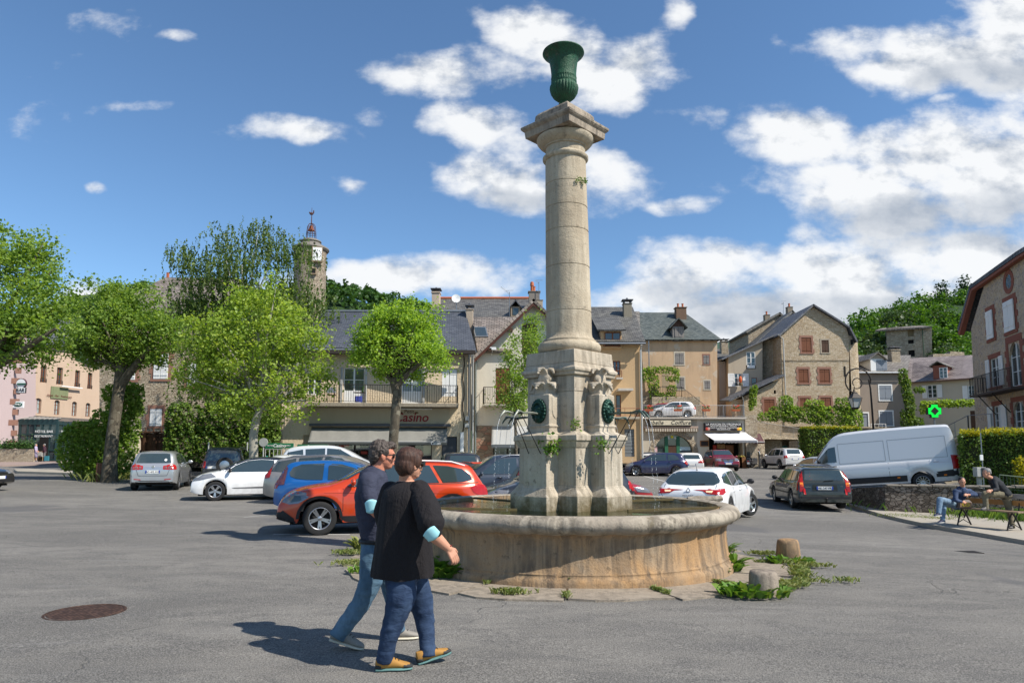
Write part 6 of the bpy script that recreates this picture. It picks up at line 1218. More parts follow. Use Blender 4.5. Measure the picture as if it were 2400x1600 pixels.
def decal(car,body,bvh,name,poly,view,mat,parent=None,off=.009,depth=None,res=.055,smooth=True,band=None):
 """thin panel that follows the body shell; poly in (x,z) for sides, (y,z) for ends, (x,y) for top"""
 pts=[Vector(p)for p in poly];n=len(pts);dense=[]
 for i in range(n):
  a,b=pts[i],pts[(i+1)%n];k=max(1,int((b-a).length/res));dense+=[a.lerp(b,j/k)for j in range(k)]
 out=len(dense);x0=min(p.x for p in dense);x1=max(p.x for p in dense);y0=min(p.y for p in dense);y1=max(p.y for p in dense)
 allp=list(dense)
 def inside(p):
  c=False
  for i in range(out):
   a,b=dense[i],dense[i-1]
   if(a.y>p.y)!=(b.y>p.y)and p.x<(b.x-a.x)*(p.y-a.y)/(b.y-a.y)+a.x:c=not c
  return c
 x=x0+res/2
 while x<x1:
  y=y0+res/2
  while y<y1:
   p=Vector((x,y))
   if inside(p):allp.append(p)
   y+=res
  x+=res
 vs,es,fs,*_=delaunay_2d_cdt(allp,[(i,(i+1)%out)for i in range(out)],[list(range(out))],1,1e-5)
 O,D={'L':(lambda a,b:Vector((a,3,b)),Vector((0,-1,0))),'R':(lambda a,b:Vector((a,-3,b)),Vector((0,1,0))),'B':(lambda a,b:Vector((-6,a,b)),Vector((1,0,0))),'F':(lambda a,b:Vector((6,a,b)),Vector((-1,0,0))),'T':(lambda a,b:Vector((a,b,5)),Vector((0,0,-1)))}[view]
 V=[]
 for v in vs:
  h,nn,_,_=bvh.ray_cast(O(v.x,v.y),D)
  if h is None:
   h,nn,_,_=bvh.find_nearest(O(v.x,v.y)if view not in 'LR' else Vector((v.x,.9 if view=='L' else-.9,v.y)))
  if nn.dot(D)>0:nn=-nn
  V.append(h+nn*off)
 mb=MB();mb.add(V,fs);o=mb.build(name,mat,parent or car,smooth=smooth,fix=False)
 return o
def wheel(car,x,y,r,side,w=.2,rim=None,spokes=5,steer=0,mat=None):
 M=Matrix.Translation((x,y,r))@Matrix.Rotation(steer,4,'Z')@Matrix.Rotation(-pi/2*side,4,'X')
 rim=rim or r*.66;h=w/2
 mb=MB();mb.lathe([(rim*.99,-h*.8),(r*.93,-h),(r*.99,-h*.7),(r,-h*.3),(r,h*.3),(r*.99,h*.72),(r*.95,h*.93),(r*.86,h),(rim*1.03,h*.93),(rim*.99,h*.8)],40,M,cap=False)
 t=mb.build('wheel',RUBBER,car,smooth=40)
 mb=MB();mb.lathe([(rim*1.0,h*.86),(rim*.97,h*.88),(rim*.92,h*.80),(rim*.90,-h*.6)],40,M,cap=False)
 for k in range(spokes):
  a=2*pi*k/spokes+.3;R_=M@Matrix.Rotation(a,4,'Z')
  for da in((-.13,.13)if spokes<=5 else(0,)):
   q=R_@Matrix.Rotation(da,4,'Z');ws=rim*.075 if spokes<=5 else rim*.06
   mb.add([(rim*.12,-ws*1.3,h*.66),(rim*.94,-ws,h*.80),(rim*.94,ws,h*.80),(rim*.12,ws*1.3,h*.66),(rim*.12,-ws*1.3,h*.45),(rim*.94,-ws,h*.6),(rim*.94,ws,h*.6),(rim*.12,ws*1.3,h*.45)],[(0,1,2,3),(7,6,5,4),(0,4,5,1),(1,5,6,2),(2,6,7,3),(3,7,4,0)],q)
 mb.lathe([(rim*.2,h*.45),(rim*.2,h*.70),(rim*.12,h*.76),(.001,h*.76)],20,M,cap=False)
 mb.build('rim',mat or ALLOY,t,smooth=40)
 mb=MB();mb.lathe([(rim*.93,-h*.2),(.001,-h*.2)],24,M,cap=False);mb.build('wheel_shade_disc',plain('dark_wheel_well',(.02,.02,.02),.8),t)  # black disc stands in for the shade of the wheel well behind the spokes
 return t
def make_car(name,label,px,d,heading,S,cat='car',group='cars parked and driving around the square',z=None,pitch=0,detail=True,X=None):
 """S: dict with top=[(x,z)..] rear to front, bot, W, belt=[(x,z)], tum, wheels=(xr,xf,r), col, ..."""
 xw=(px-1200)/F*d if X is None else X
 zz=gz(xw,d)if z is None else z
 car=thing(name,label,cat,(xw,d,zz),radians(heading),group,local=True)
 if pitch:car.rotation_euler=(0,radians(-pitch),radians(heading))
 W=S['W']/2;L=S['L']/2;xr,xf,r=S['wheels'];top=smooth_poly(S['top'],S.get('sm',2));belt=S['belt'];tum=S.get('tum',.17);zb0=S.get('zb',.20)
 roofz=max(z for _,z in top);arch=r*1.16
 st=list(top);ax=[]
 for c in(xr,xf):
  for k in range(13):ax.append(c+arch*cos(pi*k/12))
 ends=(top[0][0],top[-1][0])
 st+=[(x,lerp_prof([(a,b)for a,b in top],x))for x in ax+[ends[0]+(ends[1]-ends[0])*i/26 for i in range(1,26)]if top[1][0]<x<top[-2][0]]
 st=sorted(st,key=lambda p:(round(p[0],4),p[1]if p[0]<0 else-p[1]))
 q=[]
 for p in st:
  if not q or(Vector(p)-Vector(q[-1])).length>.012:q.append(p)
 st=q
 def plan(x):
  e=S.get('round',.5);t=max(0,(abs(x)-(L-e))/e);return W*(1-S.get('rk',.16)*t**2.4)
 verts=[];NS=15;bz=lambda x:lerp_prof(belt,x);ends_=S.get('bot_end',.1)
 for(x,zt)in st:
  w=plan(x);b=min(bz(x),zt-.015);t=max(0,(abs(x)-(L-.55))/.55);zb=zb0+ends_*t*t
  za=zb
  for c in(xr,xf):
   dx=abs(x-c)
   if dx<arch:za=max(za,min(r+sqrt(arch*arch-dx*dx),b-.04))
  hgt=max(0,zt-b);k=min(1,hgt/(roofz-.9))if roofz>1 else 0
  wr=w-tum*k**1.0*1.0-(.015 if hgt>.05 else 0);zs=b-.0
  fl=min(za,zt-.02)
  P=[(0,max(zb,fl)if za>zb+.02 else zb),(w*.80,max(zb,fl)),(w*.965,fl+.004),(w*.992,fl+(zs-fl)*.18),(w,fl+(zs-fl)*.42),(w*.995,fl+(zs-fl)*.66),(w*.975,fl+(zs-fl)*.86),(w*.945,zs),(w*.93,zs+.012 if hgt>.04 else zs)]
  zr=zt-min(.11,hgt*.45)
  wu=w*.93*(1-k*.0)-tum*k*.92
  P+=[((w*.93*.5+wu*.5),zs+(zr-zs)*.5+.006),(wu,zr),(wu-.035-.05*(hgt>.1),zt-min(.045,hgt*.2)),(wu*.80,zt-min(.018,hgt*.1)),(wu*.4,zt-.003),(0,zt)]
  if hgt<.12:
   P[8:]=[(w*.90,zs+hgt*.35),(w*.82,zs+hgt*.62),(w*.70,zs+hgt*.80),(w*.55,zs+hgt*.90),(w*.38,zs+hgt*.96),(w*.2,zs+hgt*.99),(0,zt)]
  verts.append([(x,y,z_)for y,z_ in P])
 V=[];Fc=[];ring=2*NS-2
 for s in verts:V+=s+[(x,-y,z_)for x,y,z_ in s[-2:0:-1]]
 m=len(verts)
 for i in range(m-1):
  for j in range(ring):Fc.append((i*ring+j,i*ring+(j+1)%ring,(i+1)*ring+(j+1)%ring,(i+1)*ring+j))
 for base,rev in((0,False),((m-1)*ring,True)):
  idx=[base+j for j in range(ring)];c=len(V);V.append(tuple(sum(V[i][k]for i in idx)/ring for k in range(3)))
  for j in range(ring):Fc.append((c,idx[(j+1)%ring],idx[j])if not rev else(c,idx[j],idx[(j+1)%ring]))
 mb=MB();mb.add(V,Fc);pm=paint('paint_'+S['cname'],S['col'],S.get('met',.1))
 body=mb.build('body',pm,car,smooth=38)
 bvh=BVHTree.FromPolygons([Vector(v)for v in V],Fc)
 D=lambda nm,poly,view,mat,parent=None,**k:decal(car,body,bvh,nm,poly,view,mat,parent,**({'off':.02}|k if 'lens' in nm else k))
 st_=radians(S.get('steer',0))
 for x in(xr,xf):
  for s in(1,-1):wheel(car,x,s*(W-.115),r,s,S.get('ww',.21),None,S.get('spokes',5),st_ if x>0 else 0,S.get('rimmat'))
 sides='LR'
 for sd_ in sides:
  for poly in S.get('sglass',[]):D('side_window',poly,sd_,CGLASS)
  for poly in S.get('trim',[]):D('side_trim',poly,sd_,BLACKP,off=.007)
  for x in S.get('seams',[]):
   bx=bz(x);D('door_seam',[(x-.006,.30),(x+.006,.30),(x+.006+S.get('slant',0),bx),(x-.006+S.get('slant',0),bx)],sd_,BLACKP,off=.003,res=.2)
  for(x,z_)in S.get('handles',[]):
   o=D('door_handle',[(x-.09,z_-.016),(x+.09,z_-.012),(x+.09,z_+.016),(x-.09,z_+.014)],sd_,S.get('hmat',pm),off=.028,res=.1)
   s_=o.modifiers.new('s','SOLIDIFY');s_.thickness=.03;s_.offset=-1
  for(nm,poly,mt)in S.get('slamps',[]):D(nm,poly,sd_,mt,off=.018 if 'lens' in nm else.010)
  if S.get('clad'):
   for c in(xr,xf):
    a2=arch*1.16;P=[(c+a2*cos(a),max(zb0,r+a2*sin(a)))for a in[pi*i/16 for i in range(17)]]+[(c+arch*1.02*cos(a),max(zb0,r+arch*1.02*sin(a)))for a in[pi*i/16 for i in range(16,-1,-1)]]
    D('wheel_arch',P,sd_,BLACKP,off=.01,res=.09)
   D('sill',[(xr+arch,zb0+.01),(xf-arch,zb0+.01),(xf-arch*1.1,zb0+.14),(xr+arch*1.1,zb0+.14)],sd_,BLACKP,off=.01,res=.2)
 for poly in S.get('wind',[]):D('windscreen',poly,S.get('wview','F'),CGLASS)
 for poly in S.get('rglass',[]):D('rear_window',poly,'B',CGLASS,off=.006)
 for(nm,poly,mt,view)in S.get('dec',[]):D(nm,poly,view,mt,off=.008,res=.05)
 mx,mz=S.get('mirror',(L*.36,bz(L*.36)+.07))
 for s in(1,-1):
  mb=MB();mb.ell((mx,s*(W+.07),mz),(.055,.105,.075),12);mb.tube([(mx+.03,s*(W-.12),mz-.05),(mx+.01,s*(W+.03),mz-.03)],.022,6)
  mb.build('wing_mirror',S.get('mmat',pm),car,smooth=50)
 mb=MB();mb.box((-L*.88,-W*.8,zb0-.03),(L*.88,W*.8,zb0+.12));mb.build('underbody',plain('underbody_black',(.012,.012,.012),.9),car)
 for(end,y,z_,txt)in S.get('plates',[]):
  sx=-1 if end=='B' else 1
  h,nn,_,_=bvh.ray_cast(Vector((sx*6,y,z_)),Vector((-sx,0,0)))
  xx=h.x+sx*.012
  mb=MB();mb.box((min(xx,xx+sx*.01),y-.26,z_-.055),(max(xx,xx+sx*.01),y+.26,z_+.055));pl=mb.build('number_plate',PLATE,car)
  mb=MB()
  for yy in(-.26,.215):mb.box((min(xx+sx*.009,xx+sx*.0125),y+yy,z_-.054),(max(xx+sx*.009,xx+sx*.0125),y+yy+.045,z_+.054))
  mb.build('plate_band',PLATEB,pl)
  if txt:text(txt,.095,frame_M((xx+sx*.0135,y,z_-.002),(0,sx,0),(sx,0,0)),PLATET,pl,'plate_lettering',extrude=.001,offset=.001)
 if S.get('rails'):
  for s in(1,-1):
   x0,x1=S['rails'];y=W*.70;zr=lambda x:bvh.ray_cast(Vector((x,s*y,5)),Vector((0,0,-1)))[0].z
   P=[Vector((x0+(x1-x0)*i/6,s*y,zr(x0+(x1-x0)*i/6)+(.05 if 0<i<6 else.0)))for i in range(7)]
   mb=MB();mb.tube(P,.018,6);mb.build('roof_rail',S.get('railmat',ALLOY),car,smooth=40)
 if S.get('spoiler'):
  x,z_,w_=S['spoiler'];mb=MB();mb.rstack([(z_-.03,x+.0,x+.16,-w_,w_),(z_+.005,x-.07,x+.2,-w_*.98,w_*.98)]);mb.build('spoiler',pm,car,bevel=.01)
 if S.get('wiper'):
  y0,z0,y1,z1=S['wiper'];a=bvh.ray_cast(Vector((-6,y0,z0)),Vector((1,0,0)))[0];b=bvh.ray_cast(Vector((-6,y1,z1)),Vector((1,0,0)))[0]
  mb=MB();mb.tube([a+Vector((-.03,0,0)),b+Vector((-.03,0,0))],.012,5);mb.build('rear_wiper',BLACKP,car)
 if S.get('aerial'):
  x=S['aerial'];h=bvh.ray_cast(Vector((x,0,5)),Vector((0,0,-1)))[0];mb=MB();mb.tube([h,h+Vector((-.12,0,.18))],[.008,.004],5);mb.ell(h,(.04,.02,.02),8);mb.build('aerial',BLACKP,car)
 if S.get('extra'):S['extra'](car,bvh,D,W,L)
 return car
def hatch(L=4.1,W=1.76,H=1.48,cname='',col=(.5,.5,.5),**k):
 h=L/2;s=H/1.48
 d=dict(L=L,W=W,cname=cname,col=col,wheels=(-h+.72,h-.82,.31),top=[(-h,.42),(-h-.005,.62),(-h+.01,.86*s),(-h+.10,1.0*s),(-h+.30,1.30*s),(-h+.42,1.42*s),(-h+.8,H-.015),(-h+1.5,H),(-h+2.0,H-.03),(h-1.62,H-.14),(h-1.1,1.06*s),(h-.88,.97*s),(h-.4,.86*s),(h-.1,.74*s),(h-.005,.58),(h,.38)],belt=[(-h,.84*s),(-h+.5,.97*s),(0,.92*s),(h-1.0,.88*s),(h-.3,.76*s),(h,.58)],sglass=[[(-h+.52,1.02*s),(-h+.62,1.20*s),(-h+.86,1.35*s),(-h+1.28,1.365*s),(-h+1.28,.965*s)],[(-h+1.36,.965*s),(-h+1.36,1.37*s),(-h+1.95,1.36*s),(h-1.72,1.27*s),(h-1.27,.985*s),(h-1.3,.955*s)]],seams=[-h+1.31,h-1.33],handles=[(-h+1.15,.86*s),(-.02,.85*s)],wind=[[(-.58,H-.20),(.58,H-.20),(.68,1.06*s),(.40,1.03*s),(-.40,1.03*s),(-.68,1.06*s)]],rglass=[[(-.55,1.04*s),(.55,1.04*s),(.56,1.10*s),(.50,H-.14),(-.50,H-.14),(-.56,1.10*s)]],dec=[('tail_light',[(W*.30,.72*s),(W*.30,.94*s),(W*.42,.98*s),(W*.455,.86*s),(W*.45,.72*s)],RED,'B'),('tail_light',[(-W*.30,.72*s),(-W*.45,.72*s),(-W*.455,.86*s),(-W*.42,.98*s),(-W*.30,.94*s)],RED,'B'),('headlight',[(W*.25,.62),(W*.28,.74),(W*.42,.78),(W*.43,.66)],LAMPW,'F'),('headlight',[(-W*.25,.62),(-W*.43,.66),(-W*.42,.78),(-W*.28,.74)],LAMPW,'F'),('grille',[(-.42,.34),(.42,.34),(.5,.50),(-.5,.50)],BLACKP,'F'),('bumper_insert',[(-.6,.28),(.6,.28),(.62,.38),(-.62,.38)],BLACKP,'B')],slamps=[('headlight',[(h-.50,.66),(h-.60,.78*s),(h-.35,.80*s),(h-.12,.70),(h-.10,.62)],LAMPW),('tail_light',[(-h+.04,.76*s),(-h+.02,.9*s),(-h+.12,.98*s),(-h+.22,.92*s),(-h+.2,.78*s)],RED)])
 d.update(k);return d
DARKW=plain('dark_alloy',(.12,.12,.13),.35,.8,.1)
def circ(x,z,r,n=14):return[(x+r*cos(2*pi*i/n),z+r*sin(2*pi*i/n))for i in range(n)]
def mir(p):return[(-a,b)for a,b in p][::-1]
def disc_badge(car,bvh,y,z,r,end='B',name='badge',mat=None):
 sx=-1 if end=='B' else 1;h=bvh.ray_cast(Vector((sx*6,y,z)),Vector((-sx,0,0)))[0]
 mb=MB();mb.tube([h,h+Vector((sx*.015,0,0))],[r,r*.95],20);return mb.build(name,mat or CHROME,car)
def vw_extra(car,bvh,D,W,L):
 b=disc_badge(car,bvh,0,.93,.055)
 for s in(1,-1):
  for(y,z,r)in((.60,.90,.062),(.46,.90,.05)):
   h=bvh.ray_cast(Vector((-6,s*y,z)),Vector((1,0,0)))[0];mb=MB();mb.tube([h-Vector((.012,0,0)),h-Vector((.02,0,0))],[r,r*.9],18);mb.build('lamp_ring',LAMPW,car)
   mb=MB();mb.tube([h-Vector((.018,0,0)),h-Vector((.026,0,0))],[r*.5,r*.45],14);mb.build('lamp_core',RED,car)
 D('window_sticker',circ(-.42,1.20,.05,10),'B',WHITEP,off=.012);D('reflector',[(.42,.42),(.66,.44),(.66,.47),(.42,.45)],'B',RED);D('reflector',[(-.42,.42),(-.42,.45),(-.66,.47),(-.66,.44)],'B',RED)
 D('boot_seam',[(-.50,.58),(.50,.58),(.50,.592),(-.50,.592)],'B',BLACKP)
 for s in(1,-1):D('boot_seam',[(s*.50,.58),(s*.512,.58),(s*.60,.83),(s*.588,.83)][::s],'B',BLACKP)
h=2.1
make_car('silver_hatchback','silver compact hatchback seen from behind with round tail lamps, by the wooden gate',388,29.2,107,hatch(4.2,1.76,1.58,'silver',(.42,.43,.44),met=.6,tum=.19,dec=[('tail_light',[(.36,.83),(.36,.97),(.52,1.0),(.74,.98),(.77,.88),(.72,.82)],RED,'B'),('tail_light',mir([(.36,.83),(.36,.97),(.52,1.0),(.74,.98),(.77,.88),(.72,.82)]),RED,'B'),('bumper_insert',[(-.62,.26),(.62,.26),(.60,.36),(.45,.40),(-.45,.40),(-.60,.36)],BLACKP,'B')],rglass=[[(-.60,1.08),(.60,1.08),(.62,1.12),(.53,1.44),(.4,1.46),(-.4,1.46),(-.53,1.44),(-.62,1.12)]],plates=[('B',0,.74,'AD·402·AW')],extra=vw_extra,mirror=(.72,1.10),zb=.24))
def ds_extra(car,bvh,D,W,L):
 D('side_strip',[(-1.12,.40),(.62,.40),(.72,.43),(-.95,.47)],'L',CHROME);D('side_strip',[(-1.12,.40),(.62,.40),(.72,.43),(-.95,.47)],'R',CHROME)
blk=paint('paint_black_roof',(.02,.02,.024),.1)
g=(-.1,)
ds=hatch(3.95,1.72,1.46,'white_ds',(.74,.745,.74),met=0,wheels=(-1.26,1.22,.32),spokes=5,top=[(-1.97,.45),(-1.975,.62),(-1.95,.90),(-1.86,.98),(-1.62,1.20),(-1.45,1.34),(-1.0,1.42),(-.3,1.46),(.15,1.43),(.6,1.27),(.98,1.05),(1.18,.98),(1.55,.92),(1.85,.80),(1.96,.62),(1.975,.40)],belt=[(-1.97,.84),(-1.5,.93),(-.8,.93),(.8,.92),(1.2,.88),(1.7,.77),(1.97,.58)],seams=[-.62,.98],handles=[(-.52,.86)],hmat=CHROME,sglass=[[(-.60,.95),(-.60,1.33),(-.2,1.355),(.25,1.31),(.62,1.15),(.88,.965),(.86,.945)]],slamps=[('headlight',[(1.20,.80),(1.36,.90),(1.62,.86),(1.80,.74),(1.86,.66),(1.72,.68)],LAMPW),('tail_light',[(-1.93,.70),(-1.92,.90),(-1.80,.95),(-1.70,.86),(-1.74,.74)],RED)],mmat=BLACKP,mirror=(.78,1.0),extra=ds_extra,wind=[])
ds['extra2']=1
c=make_car('white_hatchback','white three door hatchback with black roof parked side on behind the blue car',600,24.2,202,ds)
bb=[o for o in c.children if o.name.startswith('body')][0];bv=BVHTree.FromPolygons([v.co for v in bb.data.vertices],[tuple(p.vertices)for p in bb.data.polygons])
for sd_ in 'LR':
 decal(c,bb,bv,'black_roof_panel',[(-.62,1.34),(-.66,.94),(-.56,.94),(-.60,1.345),(-.2,1.37),(.25,1.325),(.64,1.165),(.93,.955),(1.02,1.0),(.62,1.235),(.2,1.39),(-.3,1.43),(-1.0,1.39),(-1.3,1.33)],sd_,blk,off=.006)
 decal(c,bb,bv,'rear_quarter_window',[(-.70,1.32),(-.74,1.22),(-1.1,1.0),(-1.45,.955),(-1.72,1.02),(-1.55,1.17),(-1.3,1.31),(-1.0,1.345)],sd_,CGLASS,off=.006)
decal(c,bb,bv,'black_roof_panel',[(-1.62,-.5),(-1.2,-.58),(.1,-.58),(1.12,-.62),(1.12,.62),(.1,.58),(-1.2,.58),(-1.62,.5)],'T',blk,off=.006)
decal(c,bb,bv,'front_grille',[(-.5,.32),(.5,.32),(.45,.58),(-.45,.58)],'F',BLACKP)
def suv_extra(car,bvh,D,W,L):
 h=bvh.ray_cast(Vector((-6,-.1,.9)),Vector((1,0,0)))[0]
 M=Matrix.Translation((h.x-.12,-.12,.92))@Matrix.Rotation(pi/2,4,'Y')
 mb=MB();mb.lathe([(.22,-.09),(.34,-.1),(.36,-.05),(.36,.05),(.34,.1),(.22,.09)],28,M,cap=False);t=mb.build('spare_wheel',RUBBER,car,smooth=40)
 mb=MB();mb.lathe([(.22,-.07),(.1,-.09),(.001,-.09)],20,M,cap=False);mb.lathe([(.22,-.05),(.16,-.02),(.001,-.02)],20,M,cap=False);mb.build('spare_rim',ALLOY,t,smooth=40)
suv=dict(L=4.5,W=1.84,cname='dark_grey',col=(.05,.052,.058),met=.3,wheels=(-1.4,1.38,.36),zb=.3,tum=.2,top=[(-2.2,.5),(-2.21,.9),(-2.17,1.05),(-2.05,1.5),(-1.95,1.7),(-1.5,1.76),(0,1.76),(.4,1.70),(.9,1.2),(1.1,1.1),(1.9,1.02),(2.2,.9),(2.25,.7),(2.25,.45)],belt=[(-2.2,1.05),(1.0,1.03),(2.25,.8)],sglass=[[(-1.95,1.12),(-1.88,1.58),(-1.2,1.62),(-1.2,1.1)],[(-1.12,1.1),(-1.12,1.62),(-.35,1.62),(-.35,1.1)],[(-.28,1.1),(-.28,1.62),(.3,1.60),(.75,1.14)]],rglass=[[(-.68,1.12),(.68,1.12),(.60,1.56),(-.60,1.56)]],dec=[('tail_light',[(.70,.80),(.70,1.1),(.82,1.1),(.84,.80)],RED,'B'),('tail_light',mir([(.70,.80),(.70,1.1),(.82,1.1),(.84,.80)]),RED,'B')],plates=[('B',.42,.83,'')],rails=(-1.8,.1),extra=suv_extra,seams=[-.32,.9])
make_car('dark_offroader','dark grey off road car with spare wheel on the tailgate, behind the white hatchback',543,33,104,suv)
blue=hatch(3.45,1.63,1.47,'blue',(.008,.105,.34),met=.2,wheels=(-1.08,1.22,.28),tum=.15,top=[(-1.72,.42),(-1.73,.62),(-1.70,.88),(-1.58,1.12),(-1.45,1.36),(-1.25,1.44),(-.6,1.47),(0,1.45),(.45,1.36),(1.0,1.04),(1.2,.95),(1.5,.84),(1.68,.68),(1.72,.42)],belt=[(-1.72,.86),(-1.2,.92),(0,.90),(1.0,.88),(1.72,.56)],seams=[-.28,.95],handles=[(-.15,.82)],sglass=[[(-1.26,1.04),(-1.30,1.14),(-1.22,1.27),(-1.0,1.35),(-.38,1.375),(-.38,.95),(-.8,.95),(-1.1,.98)],[(-.24,.95),(-.26,1.31),(-.18,1.365),(.1,1.35),(.45,1.25),(.88,.98),(.86,.95)]],slamps=[('tail_light',[(-1.66,.80),(-1.56,1.10),(-1.44,1.32),(-1.36,1.26),(-1.40,.82)],plain('dark_tail_cluster',(.10,.02,.02),.12,0,.6,18,0,.6,.9)),('headlight',[(1.25,.7),(1.2,.86),(1.45,.8),(1.6,.64)],LAMPW)])
make_car('blue_city_car','small blue two door car between the white hatchback and the orange car',812,19.0,-3,blue)
def bmw_extra(car,bvh,D,W,L):
 for sd_ in 'LR':
  D('door_crease',[(-1.5,.80),(1.3,.86),(1.3,.868),(-1.5,.812)],sd_,plain('dark_orange_line',(.25,.03,.005),.4),off=.003)
  D('window_chrome',[(-1.98,1.03),(.82,.97),(.82,.978),(-1.98,1.042)],sd_,BLACKP,off=.006)
 D('front_grille',[(.04,.60),(.32,.60),(.34,.80),(.06,.80)],'F',BLACKP);D('front_grille',[(-.32,.60),(-.04,.60),(-.06,.80),(-.34,.80)],'F',BLACKP)
 D('lower_bumper',[(-.85,.20),(.85,.20),(.80,.48),(.5,.50),(-.5,.50),(-.80,.48)],'F',BLACKP,off=.012)
 D('lower_bumper',[(1.85,.22),(2.16,.24),(2.22,.42),(2.10,.52),(1.88,.36)],'L',BLACKP,off=.012);D('lower_bumper',[(1.85,.22),(2.16,.24),(2.22,.42),(2.10,.52),(1.88,.36)],'R',BLACKP,off=.012)
bmw=dict(L=4.46,W=1.80,cname='orange',col=(.52,.045,.005),met=.3,wheels=(-1.38,1.38,.345),zb=.25,tum=.20,spokes=5,round=.75,rk=.22,top=[(-2.22,.50),(-2.23,.70),(-2.20,.92),(-2.10,1.05),(-1.98,1.25),(-1.84,1.42),(-1.6,1.49),(-1.0,1.535),(-.3,1.54),(.1,1.50),(.55,1.33),(.98,1.10),(1.15,1.045),(1.6,.99),(1.95,.90),(2.14,.76),(2.22,.56),(2.22,.42)],belt=[(-2.22,.92),(-1.9,1.0),(-1.0,.99),(.9,.95),(1.3,.92),(1.9,.82),(2.22,.60)],sglass=[[(-1.84,1.09),(-1.80,1.20),(-1.62,1.33),(-1.3,1.395),(-.98,1.41),(-1.18,1.04),(-1.6,1.05)],[(-1.10,1.04),(-.90,1.41),(-.48,1.43),(-.48,1.02)],[(-.40,1.02),(-.40,1.43),(-.05,1.42),(.28,1.34),(.62,1.15),(.84,1.0),(.8,.985)]],seams=[-.44,.92],handles=[(-.62,.87),(.20,.87)],clad=True,rails=(-1.7,.15),railmat=WHITEP,spoiler=(-2.06,1.47,.55),mirror=(.72,1.08),hmat=None,slamps=[('headlight',[(1.60,.78),(1.66,.87),(1.90,.90),(2.06,.80),(2.12,.68),(1.98,.64),(1.80,.66)],LAMPW),('headlight_lens',[(1.74,.72),(1.76,.80),(1.90,.82),(2.0,.74),(1.94,.68)],CGLASS),('tail_light',[(-2.19,.74),(-2.19,.96),(-1.98,1.0),(-1.78,.94),(-1.86,.82),(-2.02,.74)],RED),('side_indicator',[(1.62,.70),(1.66,.73),(1.60,.69),(1.57,.67)],LAMPW)],wind=[[(-.60,1.40),(.60,1.40),(.70,1.13),(.4,1.09),(-.4,1.09),(-.70,1.13)]],rglass=[[(-.6,1.1),(.6,1.1),(.52,1.40),(-.52,1.40)]],dec=[('tail_light',[(.52,.80),(.52,.95),(.78,.97),(.80,.78)],RED,'B'),('tail_light',mir([(.52,.80),(.52,.95),(.78,.97),(.80,.78)]),RED,'B')],extra=bmw_extra,steer=6,ww=.23)
bmw['hmat']=paint('paint_orange',bmw['col'],.15)
make_car('orange_crossover','orange red crossover with silver roof rails parked side on behind the walking couple',903,15.4,196,bmw)
est=dict(L=4.6,W=1.78,cname='taupe_grey',col=(.30,.28,.26),met=.4,wheels=(-1.4,1.35,.32),zb=.22,tum=.18,top=[(-2.28,.5),(-2.29,.8),(-2.2,1.0),(-2.0,1.3),(-1.85,1.46),(-1.4,1.55),(-.4,1.58),(.2,1.54),(.7,1.36),(1.25,1.08),(1.7,.95),(2.2,.75),(2.3,.45)],belt=[(-2.28,.95),(1.2,.93),(2.3,.6)],sglass=[[(-2.0,1.05),(-1.8,1.35),(-1.2,1.45),(-1.15,1.0)],[(-1.07,1.0),(-1.1,1.46),(-.3,1.49),(-.3,.98)],[(-.22,.98),(-.22,1.49),(.3,1.46),(.7,1.26),(1.1,1.0)]],rails=(-1.6,.1),rglass=[[(-.6,1.1),(.6,1.1),(.5,1.42),(-.5,1.42)]],dec=[],slamps=[('tail_light',[(-2.2,.8),(-2.2,1.05),(-2.05,1.3),(-1.98,1.2),(-2.0,.85)],RED)],seams=[-.26,.9])
make_car('grey_estate','taupe grey estate car with roof rails behind the blue car',800,22.5,-10,est)
vanw=dict(est);vanw.update(cname='white_mpv',col=(.62,.63,.64),met=.2,top=[(a,b*1.2)for a,b in est['top']],belt=[(a,b*1.15)for a,b in est['belt']],sglass=[[(a,b*1.17)for a,b in p]for p in est['sglass']],rglass=[],slamps=[],rails=None)
make_car('white_minivan','white people carrier whose roof shows behind the grey estate in front of the shop',786,29.5,8,vanw)
make_car('white_small_car','white small car half hidden behind the black roofed hatchback',690,27.5,100,hatch(3.9,1.7,1.50,'white_small',(.66,.66,.65),aerial=-1.3))
